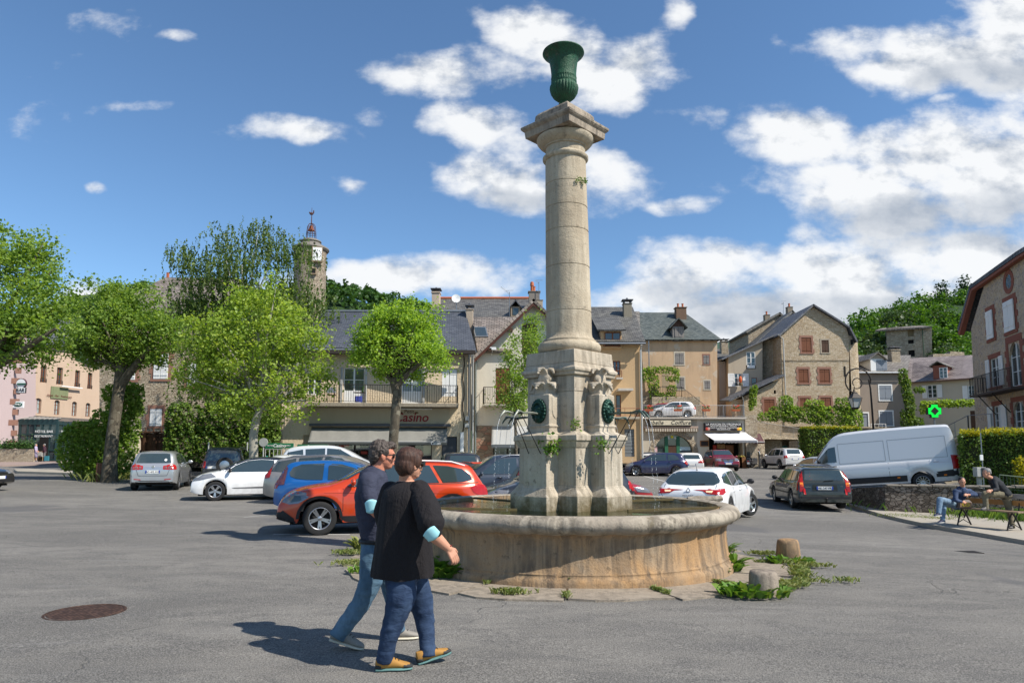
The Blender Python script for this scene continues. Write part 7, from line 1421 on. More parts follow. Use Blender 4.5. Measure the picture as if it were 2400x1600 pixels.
dus=dict(L=4.34,W=1.80,cname='slate_blue',col=(.035,.045,.062),met=.3,wheels=(-1.35,1.34,.34),zb=.27,tum=.2,clad=True,top=[(-2.15,.5),(-2.16,.85),(-2.1,1.05),(-1.95,1.35),(-1.8,1.55),(-1.3,1.63),(0,1.64),(.35,1.58),(.9,1.2),(1.1,1.1),(1.85,1.0),(2.1,.85),(2.17,.6),(2.17,.45)],belt=[(-2.15,1.0),(1.0,.98),(2.17,.75)],sglass=[[(-1.85,1.08),(-1.72,1.40),(-1.35,1.47),(-1.35,1.06)],[(-1.2,1.05),(-1.2,1.5),(-.45,1.52),(-.45,1.04)],[(-.37,1.04),(-.37,1.52),(.2,1.48),(.75,1.08),(.7,1.03)]],seams=[-.41,.85],handles=[(-.6,.92),(.2,.92)],rails=(-1.6,.1),wind=[[(-.6,1.5),(.6,1.5),(.7,1.18),(-.7,1.18)]],rglass=[[(-.58,1.15),(.58,1.15),(.50,1.5),(-.50,1.5)]],slamps=[('headlight',[(1.85,.78),(1.85,.93),(2.08,.88),(2.14,.74)],LAMPW),('tail_light',[(-2.12,.82),(-2.12,1.02),(-1.98,1.02),(-1.98,.82)],RED)],dec=[('tail_light',[(.60,.85),(.60,1.05),(.80,1.05),(.82,.85)],RED,'B'),('tail_light',mir([(.60,.85),(.60,1.05),(.80,1.05),(.82,.85)]),RED,'B'),('headlight',[(.5,.72),(.5,.9),(.82,.92),(.82,.74)],LAMPW,'F'),('headlight',mir([(.5,.72),(.5,.9),(.82,.92),(.82,.74)]),LAMPW,'F'),('grille',[(-.46,.7),(.46,.7),(.46,.88),(-.46,.88)],BLACKP,'F'),('lower_bumper',[(-.75,.3),(.75,.3),(.7,.5),(-.7,.5)],BLACKP,'F'),('rear_bumper',[(-.7,.35),(.7,.35),(.66,.5),(-.66,.5)],plain('silver_skid',(.4,.4,.4),.5),'B'),('tailgate_trim',[(-.42,.98),(.42,.98),(.40,1.02),(-.40,1.02)],BLACKP,'B')],plates=[('B',0,.78,'')])
make_car('dark_crossover','dark slate blue crossover behind the orange car, left of the fountain pedestal',1172,22.0,193,dus)
make_car('black_hatchback','black hatchback mostly hidden behind the fountain pedestal',1295,18.5,196,hatch(4.1,1.76,1.46,'black',(.02,.022,.025)))
make_car('black_estate','black car whose rear window shows just over the tail of the orange car',1075,30.0,100,hatch(4.2,1.78,1.62,'black_b',(.02,.02,.022)))
make_car('red_hatchback','red hatchback showing only its tail light right of the pedestal',1352,19.6,6,hatch(4.0,1.74,1.48,'red',(.32,.015,.02)))
make_car('grey_saloon','grey car nearest the garage door in the row by the hairdresser',1500,50,170,hatch(4.3,1.78,1.50,'mid_grey',(.10,.105,.11),met=.4))
make_car('white_saloon','white car between the grey one and the dark blue hatchback',1500,47.5,170,hatch(4.2,1.76,1.42,'white_c',(.70,.70,.69)))
sand=hatch(4.06,1.73,1.53,'navy',(.018,.022,.07),met=.2,wheels=(-1.27,1.3,.31),rimmat=ALLOY,spokes=6)
make_car('navy_hatchback','dark navy five door hatchback parked side on under the hairdresser sign',1534,45.6,171,sand)
merc=hatch(4.35,1.79,1.45,'white_d',(.70,.70,.68),plates=[('B',0,.62,'')],rglass=[[(-.60,1.0),(.60,1.0),(.52,1.28),(-.52,1.28)]],dec=[('tail_light',[(.42,.72),(.42,.82),(.80,.92),(.82,.72)],RED,'B'),('tail_light',mir([(.42,.72),(.42,.82),(.80,.92),(.82,.72)]),RED,'B')])
make_car('white_compact','white compact seen from behind under the arched window',1605,49.5,87,merc)
qash=dict(dus);qash.update(cname='dark_red',col=(.20,.008,.02),clad=False,top=[(a,b*.965)for a,b in dus['top']],dec=[d_ for d_ in dus['dec']if d_[3]=='F']+[('chrome_grille',[(-.3,.62),(-.12,.62),(0,.66),(.12,.62),(.3,.62),(.36,.86),(.2,.86),(0,.72),(-.2,.86),(-.36,.86)],CHROME,'F')],plates=[('F',0,.55,'')])
make_car('red_crossover','dark red crossover facing the camera in front of the cheese shop',1686,52.5,268,qash)
wd=dict(dus);wd.update(cname='white_e',col=(.72,.72,.71))
make_car('white_crossover','white crossover with roof rails under the stone ramp',1829,55,95,wd)
def meg_extra(car,bvh,D,W,L):
 tl=[(.10,.895),(.36,.90),(.56,.89),(.80,.875),(.84,.80),(.80,.75),(.56,.775),(.40,.815),(.28,.865)]
 tl=[(.12,.885),(.40,.893),(.84,.895),(.86,.83),(.83,.775),(.60,.785),(.48,.80),(.36,.862)]
 for p in(tl,mir(tl)):o=D('tail_light',p,'B',RED,off=.01)
 for s in(1,-1):
  q=[(.44,.865),(.62,.87),(.60,.82),(.46,.83)];D('indicator',q if s>0 else mir(q),'B',plain('lit_lamp',(.9,.62,.4),.2,0,.1,9,0,.3,.3,(1,.5,.25,.25)),off=.016)
 h=bvh.ray_cast(Vector((-6,0,.86)),Vector((1,0,0)))[0];mb=MB();x=h.x-.02
 for(a,b)in(((0,.075),(.05,0)),((.05,0),(0,-.075)),((0,-.075),(-.05,0)),((-.05,0),(0,.075))):
  mb.tube([(x,a[0],.86+a[1]),(x,b[0],.86+b[1])],.012,5)
 mb.build('badge',CHROME,car)
 h=bvh.ray_cast(Vector((-6,0,.73)),Vector((1,0,0)))[0]
 text('MEGANE',.062,frame_M((h.x-.012,0,.745),(0,-1,0),(-1,0,0)),plain('grey_lettering',(.2,.2,.21),.3,.6),car,'model_lettering',extrude=.002,space=1.25)
 D('boot_seam',[(-.60,.63),(.60,.63),(.60,.642),(-.60,.642)],'B',BLACKP);D('boot_handle',[(-.12,.645),(.12,.645),(.10,.675),(-.10,.675)],'B',BLACKP)
 for s in(1,-1):D('boot_seam',[(s*.60,.63),(s*.611,.63),(s*.70,.78),(s*.689,.78)][::s],'B',BLACKP);D('boot_seam',[(s*.66,.92),(s*.67,.92),(s*.665,1.02),(s*.655,1.02)][::s],'B',BLACKP)
meg=hatch(4.36,1.81,1.44,'white_f',(.76,.765,.76),met=0,wheels=(-1.33,1.34,.335),tum=.21,round=.7,rk=.13,top=[(-2.18,.40),(-2.19,.62),(-2.16,.84),(-2.02,.95),(-1.86,1.02),(-1.62,1.22),(-1.42,1.34),(-.8,1.42),(-.2,1.44),(.2,1.41),(.65,1.25),(1.05,1.03),(1.25,.96),(1.8,.86),(2.1,.72),(2.18,.5),(2.18,.38)],belt=[(-2.18,.82),(-1.8,.93),(-1,.93),(.9,.88),(1.3,.85),(2.18,.56)],rglass=[[(-.58,1.0),(0,.985),(.58,1.0),(.70,1.06),(.69,1.12),(.58,1.27),(.45,1.32),(0,1.335),(-.45,1.32),(-.58,1.27),(-.69,1.12),(-.70,1.06)]],dec=[('bumper_insert',[(-.66,.26),(.66,.26),(.62,.40),(-.62,.40)],BLACKP,'B'),('headlight',[(.5,.62),(.5,.74),(.8,.76),(.8,.64)],LAMPW,'F')],sglass=[[(-1.62,1.06),(-1.5,1.2),(-1.2,1.28),(-.95,1.30),(-.95,.965)],[(-.87,.965),(-.87,1.31),(-.15,1.33),(-.15,.95)],[(-.07,.95),(-.07,1.33),(.2,1.31),(.6,1.16),(.88,.94)]],slamps=[('tail_light',[(-2.14,.78),(-2.12,.91),(-1.80,.925),(-1.86,.84)],RED)],seams=[-.91,-.11,.94],handles=[(-1.0,.83),(-.2,.83)],mirror=(.78,1.02),mmat=BLACKP,steer=-24,extra=meg_extra,wiper=(.0,1.0,-.36,1.03),aerial=-1.25)
make_car('white_departing_hatchback','white hatchback seen from behind right of the fountain, front wheels turned right',1658,19.4,60,meg)
def vol_extra(car,bvh,D,W,L):
 text('850',.06,frame_M((bvh.ray_cast(Vector((-6,-.52,.80)),Vector((1,0,0)))[0].x-.012,-.53,.80),(0,-1,0),(-1,0,0)),CHROME,car,'model_lettering',extrude=.002)
 text('VOLVO',.05,frame_M((bvh.ray_cast(Vector((-6,.52,.76)),Vector((1,0,0)))[0].x-.012,.54,.77),(0,-1,0),(-1,0,0)),CHROME,car,'maker_lettering',extrude=.002,space=1.2)
 mb=MB();mb.tube([(-2.25,0,.30),(-2.42,0,.30),(-2.46,0,.38)],.022,8);mb.ell((-2.46,0,.40),(.03,.03,.03),8);mb.build('tow_bar',IRON,car)
vol=dict(L=4.71,W=1.76,cname='dark_green',col=(.018,.024,.020),met=.2,wheels=(-1.30,1.38,.315),zb=.23,tum=.155,round=.35,rk=.08,sm=1,bot_end=.05,top=[(-2.36,.40),(-2.37,.58),(-2.28,.60),(-2.26,.84),(-2.20,.98),(-2.02,1.34),(-1.90,1.41),(-1.2,1.44),(0,1.44),(.35,1.38),(.95,1.02),(1.15,.95),(1.9,.86),(2.25,.76),(2.34,.6),(2.35,.35)],belt=[(-2.36,.80),(-2.2,.92),(1.0,.90),(2.35,.66)],sglass=[[(-1.98,.98),(-1.86,1.28),(-1.2,1.31),(-1.2,.96)],[(-1.1,.96),(-1.1,1.315),(-.3,1.32),(-.3,.95)],[(-.2,.95),(-.2,1.32),(.25,1.29),(.8,.97),(.78,.94)]],seams=[-.25,.86,-1.15],handles=[(-.95,.83),(.0,.83)],rglass=[[(-.62,.99),(.62,.99),(.56,1.32),(-.56,1.32)]],plates=[('B',0,.74,'AK·247·FR')],mmat=BLACKP,steer=0,clad=False,wiper=(0,.98,-.3,1.0),dec=[('tail_light',[(.66,.62),(.66,1.0),(.64,1.36),(.70,1.36),(.76,1.0),(.80,.62)],RED,'B'),('tail_light',mir([(.66,.62),(.66,1.0),(.64,1.36),(.70,1.36),(.76,1.0),(.80,.62)]),RED,'B'),('indicator',[(.672,.80),(.672,.92),(.775,.92),(.785,.80)],AMBER,'B'),('indicator',mir([(.672,.80),(.672,.92),(.775,.92),(.785,.80)]),AMBER,'B'),('plate_recess',[(-.40,.645),(.40,.645),(.38,.85),(-.38,.85)],plain('recess_green',(.012,.016,.014),.5),'B'),('rear_bumper',[(-.84,.40),(.84,.40),(.84,.46),(-.84,.46)],BLACKP,'B')],slamps=[('tail_light',[(-2.26,.66),(-2.22,.95),(-2.06,1.28),(-2.02,1.28),(-2.14,.95),(-2.16,.66)],RED)],extra=vol_extra,mirror=(.72,1.0),trim=[[(-2.2,.50),(2.2,.50),(2.2,.55),(-2.2,.55)]])
make_car('dark_green_estate','dark green estate car driving away, in front of the tilted van',1884,25.2,81,vol)
make_car('dark_parked_car','dark car roof showing just behind the green estate',1893,29.5,75,hatch(4.1,1.74,1.42,'charcoal',(.045,.042,.04)))
make_car('white_parked_car','white car nose showing left of the van, before the yellow green hedge',1912,38.5,100,hatch(4.1,1.76,1.52,'white_g',(.62,.62,.61)))
make_car('black_left_car','black car at the far left edge with only its front corner showing',-118,26,0,hatch(4.2,1.76,1.42,'black_c',(.012,.012,.014),plates=[('F',0,.5,'')]))
def van_extra(car,bvh,D,W,L):
 grey=plain('van_panel_line',(.25,.255,.265),.5)
 for sd_ in 'LR':
  for(x0,x1)in((-2.62,-.62),(-.48,1.22)):
   for(a,b)in(((x0,1.28),(x1,1.28)),((x0,2.1),(x1,2.1))):D('panel_edge',[(a[0],a[1]-.008),(b[0],b[1]-.008),(b[0],b[1]+.008),(a[0],a[1]+.008)],sd_,grey,off=.003,res=.3)
   for x in(x0,x1):D('panel_edge',[(x-.008,1.28),(x+.008,1.28),(x+.008,2.1),(x-.008,2.1)],sd_,grey,off=.003,res=.3)
  D('body_crease',[(-2.9,1.02),(1.5,1.02),(1.5,1.035),(-2.9,1.035)],sd_,plain('van_highlight',(.6,.61,.63),.3,.2),off=.004,res=.3)
  D('lower_cladding',[(-2.9,.52),(-2.15,.52),(-2.15,.72),(-2.9,.80)],sd_,BLACKP,off=.01,res=.2)
  D('lower_cladding',[(-1.15,.42),(1.35,.42),(1.35,.66),(-1.15,.66)],sd_,BLACKP,off=.01,res=.2)
  for x in(-2.45,-.85,1.0):D('side_marker',[(x-.05,.56),(x+.05,.56),(x+.05,.61),(x-.05,.61)],sd_,AMBER,off=.016)
  D('arch_flare',[(-1.66+.62*cos(a),max(.66,.36+.62*sin(a)))for a in[pi*i/14 for i in range(15)]]+[(-1.66+.55*cos(a),max(.66,.36+.55*sin(a)))for a in[pi*i/14 for i in range(14,-1,-1)]],sd_,plain('van_highlight',(.6,.61,.63),.3,.2),off=.02)
 mb=MB();mb.box((-3.02,-.9,.38),(-2.86,.9,.66));mb.build('rear_bumper',BLACKP,car,bevel=.02)
van=dict(L=5.99,W=2.02,cname='van_silver',col=(.60,.605,.61),met=.1,wheels=(-1.66,2.0,.36),zb=.34,tum=.12,round=.3,rk=.08,sm=1,top=[(-2.97,.5),(-2.98,1.2),(-2.95,2.0),(-2.86,2.5),(-2.7,2.575),(-1,2.6),(.8,2.59),(1.25,2.5),(1.6,2.22),(2.15,1.48),(2.3,1.32),(2.7,1.14),(2.9,.95),(2.98,.7),(2.98,.42)],belt=[(-2.98,1.2),(1.6,1.2),(2.3,1.1),(2.98,.7)],sglass=[[(1.32,1.36),(1.32,2.0),(1.58,1.96),(2.06,1.45),(2.10,1.34)]],wind=[[(-.8,2.1),(.8,2.1),(.88,1.5),(-.88,1.5)]],seams=[1.25,-.55,-2.74],handles=[(1.42,1.18)],hmat=BLACKP,mmat=BLACKP,mirror=(2.0,1.45),slamps=[('headlight',[(2.4,.9),(2.45,1.1),(2.75,1.02),(2.86,.85)],LAMPW),('tail_light',[(-2.95,.80),(-2.96,1.32),(-2.72,1.34),(-2.74,.80)],RED)],dec=[('tail_light',[(.82,.80),(.82,1.32),(.97,1.32),(.99,.80)],RED,'B'),('tail_light',mir([(.82,.80),(.82,1.32),(.97,1.32),(.99,.80)]),RED,'B')],extra=van_extra,ww=.26,spokes=12,clad=False)
van['tum']=.22
VX,VY=(2100-1200)/F*28.0,28.0
make_car('panel_van','tall silver grey panel van tilted nose down on the ramp behind the low wall',2046,28.8,153,van,'van',None,z=-.05,pitch=-4.8)
make_car('red_terrace_car','red car parked on the terrace behind the white one',1545,61.5,166,hatch(4.0,1.7,1.45,'red_t',(.35,.02,.03)),z=TZ+.03)
make_car('white_terrace_car','white hatchback parked on the terrace above the hairdresser',1576,59.6,168,hatch(3.95,1.7,1.45,'white_t',(.70,.70,.70)),z=TZ+.03)
import numpy as np
def leafmesh(name,P,size,mat,parent=None,up=.5,seed=0,asp=.42,hang=None):
 r=np.random.default_rng(seed);n=len(P);P=np.asarray(P,float)
 N=r.normal(size=(n,3));N[:,2]+=up*2;N/=np.linalg.norm(N,axis=1)[:,None]
 A=r.normal(size=(n,3))if hang is None else np.array([0,0,-1.0])+r.normal(size=(n,3))*hang
 A-=N*(A*N).sum(1)[:,None];A/=np.linalg.norm(A,axis=1)[:,None]+1e-9;B=np.cross(N,A)
 s=(size*r.uniform(.55,1.35,n))[:,None]
 V=np.empty((n,4,3));V[:,0]=P-A*s*.5;V[:,1]=P+B*s*asp-A*s*.1+N*s*.12;V[:,2]=P+A*s*.55-N*s*.1;V[:,3]=P-B*s*asp-A*s*.1+N*s*.12
 me=bpy.data.meshes.new(name);me.vertices.add(4*n);me.vertices.foreach_set('co',V.reshape(-1));me.loops.add(4*n);me.loops.foreach_set('vertex_index',np.arange(4*n));me.polygons.add(n)
 me.polygons.foreach_set('loop_start',np.arange(0,4*n,4));me.update(calc_edges=True);return link(name,me,mat,parent)
def blob_pts(blobs,n,clump,per,seed,shell=.5,flat=.8):
 """blobs: (centre, (rx,ry,rz)); clumps mostly near the surface"""
 r=np.random.default_rng(seed);vol=np.array([b[1][0]*b[1][1]*b[1][2]for b in blobs])**.75;vol/=vol.sum();C=[];out=[]
 for b,k in zip(blobs,(vol*n).astype(int)+1):
  d=r.normal(size=(k,3));d/=np.linalg.norm(d,axis=1)[:,None];rad=r.uniform(shell,1.0,k)**.8
  w=1+.16*np.sin(d[:,0]*7+seed)+.12*np.sin(d[:,2]*9+d[:,1]*6)
  C.append(np.array(b[0])+d*(rad*w)[:,None]*np.array(b[1]))
 C=np.concatenate(C);s=r.uniform(.6,1.3,len(C))
 P=np.repeat(C,per,axis=0)+r.normal(size=(len(C)*per,3))*np.array([1,1,flat])*(np.repeat(s,per)*clump)[:,None]
 return P,C
def tree(name,label,trunk,Y,blobs,n,per,clump,size,mat,bark,limbs=10,group='plane trees around the square',seed=0,shell=.5,up=.5,crown_y=None,birch=False,z0=None,forks=()):
 T=[];
 for i,(px,py,rr_)in enumerate(trunk):
  p=at(px,py,Y);
  if i==0:p.z=(gz(p.x,p.y)-.1)if z0 is None else z0
  T.append((p,rr_))
 t=thing(name,label,'tree',T[0][0],0,group)
 B=[(at(px,py,Y+dy),(rx*Y/F,(rx+ry)*.5*Y/F*.9,ry*Y/F))for(px,py,rx,ry,dy)in blobs]
 P,C=blob_pts(B,n,clump,per,seed,shell)
 r=random.Random(seed);mb=MB();mb.tube([p for p,_ in T],[q for _,q in T],12)
 top,rt=T[-1];mid=T[-2][0]
 for fk in forks:mb.tube([at(a_,b_,Y+dd)for a_,b_,_,dd in fk],[q_[2]for q_ in fk],9)
 for k in range(limbs):
  c=Vector(C[r.randrange(len(C))]);st=mid.lerp(top,r.uniform(.5,1));m1=st.lerp(c,.4)+Vector((r.gauss(0,.15),r.gauss(0,.15),.25 if not birch else.8));R0=rt*r.uniform(.35,.7)
  mb.tube([st,m1,c.lerp(m1,.3),c],[R0,R0*.6,R0*.35,R0*.1],6)
  for _ in range(4):
   c2=Vector(C[r.randrange(len(C))])
   if(c2-m1).length<2.2:mb.tube([m1,m1.lerp(c2,.5)+Vector((0,0,.1)),c2],[R0*.4,R0*.22,R0*.08],5)
 mb.build('trunk',bark,t,smooth=60)
 if birch:
  rr=np.random.default_rng(seed);Q=[]
  for c in C:
   for _ in range(per//4):
    a=c+rr.normal(size=3)*clump*np.array([1.2,1.2,.5]);L=rr.uniform(.3,1.0);k=int(L/.085);z=-np.linspace(0,L,k);sw=rr.normal(size=2)*.12
    Q.append(np.stack([a[0]+sw[0]*z+rr.normal(size=k)*.035,a[1]+sw[1]*z+rr.normal(size=k)*.035,a[2]+z],1))
  P=np.concatenate(Q);leafmesh('crown',P,size,mat,t,.1,seed,.36,.45)
 else:leafmesh('crown',P,size,mat,t,up,seed)
 return t
BARK=stone('plane_bark',[(.10,.085,.062),(.15,.13,.095),(.075,.062,.045),(.20,.18,.135)],(.06,.05,.038),7,.6,.02,.03);BARKB=plain('birch_bark',(.42,.40,.36),.8,0,.4,6)
L1=leafm('plane_leaf',(.10,.19,.03),(.20,.32,.055),.55,(.33,.44,.11));L3=leafm('young_yellow_leaf',(.16,.27,.03),(.28,.40,.055),.5,(.42,.51,.12));L4=leafm('fresh_green_leaf',(.16,.29,.03),(.28,.44,.055),.55,(.42,.56,.12))
LB=leafm('birch_leaf',(.045,.085,.022),(.10,.16,.038),.45,(.17,.24,.06));LH=leafm('hedge_leaf',(.045,.10,.02),(.12,.21,.035),.4,(.23,.31,.06));LY=leafm('golden_hedge_leaf',(.24,.25,.012),(.45,.40,.02),.4)
tree('plane_tree','largest plane tree cut by the left edge',[(-60,1120,.42),(-50,980,.36),(-30,880,.32),(-20,850,.3)],27,[(-20,700,190,150,0),(60,640,95,95,.5),(-100,640,150,120,0),(95,760,95,85,0),(120,700,60,70,.5),(60,580,60,50,.5),(-40,560,80,50,1),(40,790,110,50,-1),(20,830,90,30,0)],300,85,.27,.125,L1,BARK,16,seed=1,forks=[[(-22,860,.25,0),(30,835,.17,-.5),(85,800,.1,-1),(130,770,.05,-1)],[(-22,870,.22,0),(20,790,.14,.6),(60,720,.07,1)]])
tree('plane_tree','plane tree with a thick leaning trunk and plank guard beside the ivy',[(256,1128,.40),(258,1080,.31),(266,1000,.27),(278,920,.26),(284,880,.29),(288,850,.24)],33,[(295,780,128,72,0),(285,720,90,55,0),(215,790,50,60,0),(370,790,60,55,0),(300,690,60,28,0),(300,840,105,22,.5),(180,800,22,35,0)],330,75,.25,.12,L1,BARK,14,seed=2,forks=[[(284,900,.24,0),(315,858,.17,-.3),(350,815,.09,-.6)],[(286,880,.22,0),(262,845,.15,.4),(232,815,.08,.8)],[(286,870,.2,0),(296,820,.14,.6),(300,760,.07,1)]])
tree('plane_tree','yellow green plane tree with a loose wide crown and pale slender trunk',[(598,1075,.22),(594,1020,.19),(600,985,.18),(612,955,.18)],31,[(600,800,150,85,0),(610,720,95,45,0),(500,800,80,80,0),(700,800,78,80,0),(590,900,165,60,0),(470,880,55,60,0),(735,880,40,65,0),(600,960,120,32,0),(570,690,35,28,0),(640,660,20,25,0)],340,62,.28,.13,L3,plain('pale_bark',(.30,.28,.23),.85,0,.4,8),20,seed=3,shell=.35,forks=[[(610,960,.15,0),(575,930,.11,.3),(530,880,.07,.6),(500,820,.04,.8)],[(612,958,.15,0),(650,915,.11,-.3),(700,850,.06,-.5)],[(611,955,.14,0),(612,880,.1,.2),(605,780,.06,.4)]])
tree('plane_tree','bright green round headed plane tree in front of the shop balcony',[(924,1095,.25),(922,1030,.215),(928,960,.22),(930,925,.19),(926,898,.24),(930,885,.2)],30.5,[(935,822,112,58,0),(935,775,88,50,0),(985,745,55,38,0),(880,790,55,50,0),(900,735,35,25,0),(925,722,28,20,0),(1020,820,40,45,0),(940,870,85,20,.3),(850,830,35,40,0)],300,70,.21,.11,L4,BARK,14,seed=4,forks=[[(928,905,.17,0),(950,882,.13,-.2),(985,850,.07,-.5)],[(927,900,.15,0),(905,875,.11,.3),(878,850,.06,.5)]])
tree('young_tree','young tree with a tall narrow crown hiding the brown shutters',[(1250,1085,.10),(1248,960,.08),(1246,900,.06)],36,[(1250,790,28,55,0),(1248,860,30,50,0),(1262,760,14,30,0),(1225,900,25,40,0)],60,60,.24,.11,L1,BARK,6,'slender young trees before the white gable house',5)
tree('young_tree','young tree left of the other, its ragged crown reaching down to the awning',[(1212,1085,.09),(1208,1000,.07),(1206,950,.06)],35.2,[(1200,900,30,50,0),(1203,830,18,45,0),(1190,940,28,28,0),(1215,945,30,28,0)],55,60,.24,.11,L1,BARK,6,'slender young trees before the white gable house',6)
tree('birch_tree','tall weeping birch with hanging dark foliage beside the clock tower',[(590,1090,.30),(580,900,.22),(575,800,.18)],41,[(460,600,50,50,0),(530,560,45,42,0),(480,680,80,60,0),(620,555,60,40,0),(600,640,110,80,0),(690,590,45,45,0),(700,690,55,60,0),(640,740,140,90,0),(450,750,60,80,0),(520,850,90,110,-1),(640,870,100,110,-1),(600,535,20,25,0)],520,36,.45,.165,LB,BARKB,26,'birch',7,.45,birch=True)
def ivy(name,label,blobs,Y,n,size,mat,cat='ivy',seed=0,group=None,depth=.25,bark=True,kind=None):
 r=np.random.default_rng(seed);C0=at(blobs[0][0],blobs[0][1],Y);t=thing(name,label,cat,C0,0,group);P=[]
 ar=np.array([b[2]*b[3]for b in blobs],float);ar/=ar.sum()
 for(px,py,rx,ry),k in zip(blobs,(ar*n).astype(int)+4):
  c=at(px,py,Y);u=r.uniform(-1,1,(k*2,2));u=u[(np.abs(u)**3).sum(1)<1+.25*np.sin(u[:,0]*9)][:k]
  z=-np.sqrt(np.clip(1-(u**2).sum(1)*.5,0,1))*depth;q=np.sin(u[:,0]*13+u[:,1]*7)*.08
  P.append(np.stack([c.x+u[:,0]*rx*Y/F,Y+z+q-np.abs(r.normal(size=len(u)))*.12+.1,c.z+u[:,1]*ry*Y/F+r.normal(size=len(u))*.05],1))
 leafmesh('foliage',np.concatenate(P),size,mat,t,.35,seed)
 return t
ivy('ivy_wall','glossy ivy covered wall left of the wooden gate',[(200,1050,48,52),(240,1060,60,48),(300,1060,38,50),(305,980,42,60),(318,940,35,40),(225,1010,50,22),(270,1020,50,60),(300,925,45,22)],35.5,13000,.15,L1,seed=11,depth=1.0)
ivy('ivy_wall','dark ivy mass between the gate and the shop building',[(440,1040,45,45),(520,1040,60,42),(600,1040,52,40),(440,985,42,40),(540,985,70,42),(620,990,45,50),(640,1040,25,45)],37.2,12000,.15,LH,seed=12,depth=.9)
pw=PL(232,37,318,37);b=thing('rendered_garden_wall','old garden wall beneath the ivy left of the gate','wall',pw.to(1,0));wall(b,pw,[(170,1110),(318,1110),(318,1005),(170,1030)],[],P_IVORY,.6)
pw=PL(408,38,662,38);b=thing('ivy_garden_wall','garden wall hidden under ivy right of the gate','wall',pw.to(1,0));wall(b,pw,[(408,1095),(662,1095),(662,985),(408,985)],[],ST_LOW,.5)
def hedge(name,label,x0,x1,ya,yb,z0,z1,n,size,mat,seed=0,top=None,cat='hedge',M=None):
 r=np.random.default_rng(seed);t=thing(name,label,cat,((x0+x1)/2,(ya+yb)/2,z0));P=[]
 for(a,b_,c)in(((x0,x1),(ya,ya),(z0,z1)),((x0,x0),(ya,yb),(z0,z1)),((x0,x1),(ya,yb),(z1,z1)),((x1,x1),(ya,yb),(z0,z1)),((x0,x1),(yb,yb),(z0,z1))):
  A=max(.05,(a[1]-a[0])or 1)*max(.05,(b_[1]-b_[0])or 1)*max(.05,(c[1]-c[0])or 1);k=int(n*A/((x1-x0)*(z1-z0)*2+(x1-x0)*(yb-ya)+2*(yb-ya)*(z1-z0)))
  P.append(np.stack([r.uniform(*a,k),r.uniform(*b_,k),r.uniform(*c,k)],1)+r.normal(size=(k,3))*.06)
 P=np.concatenate(P);P[:,1]+=.06*np.sin(P[:,0]*4)+.05*np.sin(P[:,2]*5)
 leafmesh('foliage',P,size,mat,t,.3,seed)
 mb=MB();mb.box((x0+.08,ya+.08,z0-.3),(x1-.08,yb-.08,z1-.08));mb.build('light_block_core',plain('hedge_block_core',(.03,.035,.012),.9,0,.5,9),t)  # solid dark core added inside the hedge to block light between the leaves
 if top is not None:
  k=n//2;Q=np.stack([r.uniform(x0,x1,k),r.uniform(ya-.05,yb,k),z1+np.abs(r.normal(size=k))*.10-.05],1);leafmesh('new_growth',Q,size,top,t,.4,seed+1)
 return t
a,c=at(1897,1063,58),at(2012,1003,58);hedge('clipped_hedge','clipped hedge with golden tips left of the van',a.x,c.x,58,60,a.z-.6,c.z,7000,.14,LH,21,LY)
for(p0_,p1_,Yh,pt,nm,n_,sd2)in((2250,2297,26,1019,'clipped yellow green hedge block just right of the van tail',5000,22),(2297,2480,25.4,1016,'taller clipped hedge block behind the standing man',14000,23)):
 pm_=(p0_+p1_)/2;an_=math.atan((pm_-1200)/F);w_=Yh*cos(an_)*(p1_-p0_)/F;c=at(pm_,pt,Yh);zb_h=at(pm_,1140,Yh).z-.5
 t=hedge('clipped_hedge',nm,c.x-w_/2,c.x+w_/2,Yh,Yh+1.4,zb_h,c.z,n_,.075,LH,sd2,LY);t.location.y=Yh;TH[t]=Matrix.Translation((c.x,Yh,zb_h)).inverted()
 for o in t.children:o.matrix_parent_inverse=TH[t]
 t.location.z=zb_h;t.rotation_euler=(0,0,-an_)
ivy('round_shrub','bright lime green shrub at the right edge above the low iron fence',[(2385,1100,42,28),(2420,1110,50,35)],22.5,4200,.07,LY,'shrub',24,depth=.8)
ivy('pergola_vine','leafy vine band along the foot of the golden stone house',[(1830,970,40,18),(1880,972,60,20),(1940,975,60,22),(1985,985,30,28),(1900,950,25,12),(1835,950,18,22),(1975,950,30,18),(1790,978,25,10)],62,9500,.16,L1,'vine',25,depth=.9)
ivy('climbing_plant','narrow climber on the lean-to corner above the cheese shop',[(1763,930,9,24),(1768,912,6,10),(1758,950,6,12)],65.4,1200,.15,L1,'climber',26)
ivy('climbing_vine','trained vine round the door of the peeling ochre house',[(1545,868,40,9),(1515,880,14,16),(1530,905,14,30),(1545,940,16,18),(1585,880,7,16),(1570,888,14,6),(1572,912,12,10),(1560,930,22,10)],64.7,3200,.16,L1,'vine',27,depth=.3)
ivy('climbing_ivy','dark ivy climbing the joint of the taupe and ivory houses',[(2112,885,12,20),(2120,915,12,28),(2128,950,12,30),(2122,985,18,26),(2150,915,14,7),(2140,990,20,12)],66.5,4200,.17,LH,'ivy',28,depth=.4)
ivy('climbing_vine','light green vine trained level across the ivory house front',[(2175,948,24,8),(2215,946,30,9),(2262,945,26,8),(2160,960,10,10)],64.5,2300,.17,L3,'vine',29,depth=.4)
p=gpt(258,1128);t=thing('plank_tree_guard','reddish brown plank guard at the foot of the leaning plane tree','tree guard',p);mb=MB()
for k in range(6):x=p.x+.0+(k-2.5)*.115;mb.box((x-.052+.0,p.y-.62,p.z-.05),(x+.052,p.y-.585,p.z+.92-.02*(k%3)))
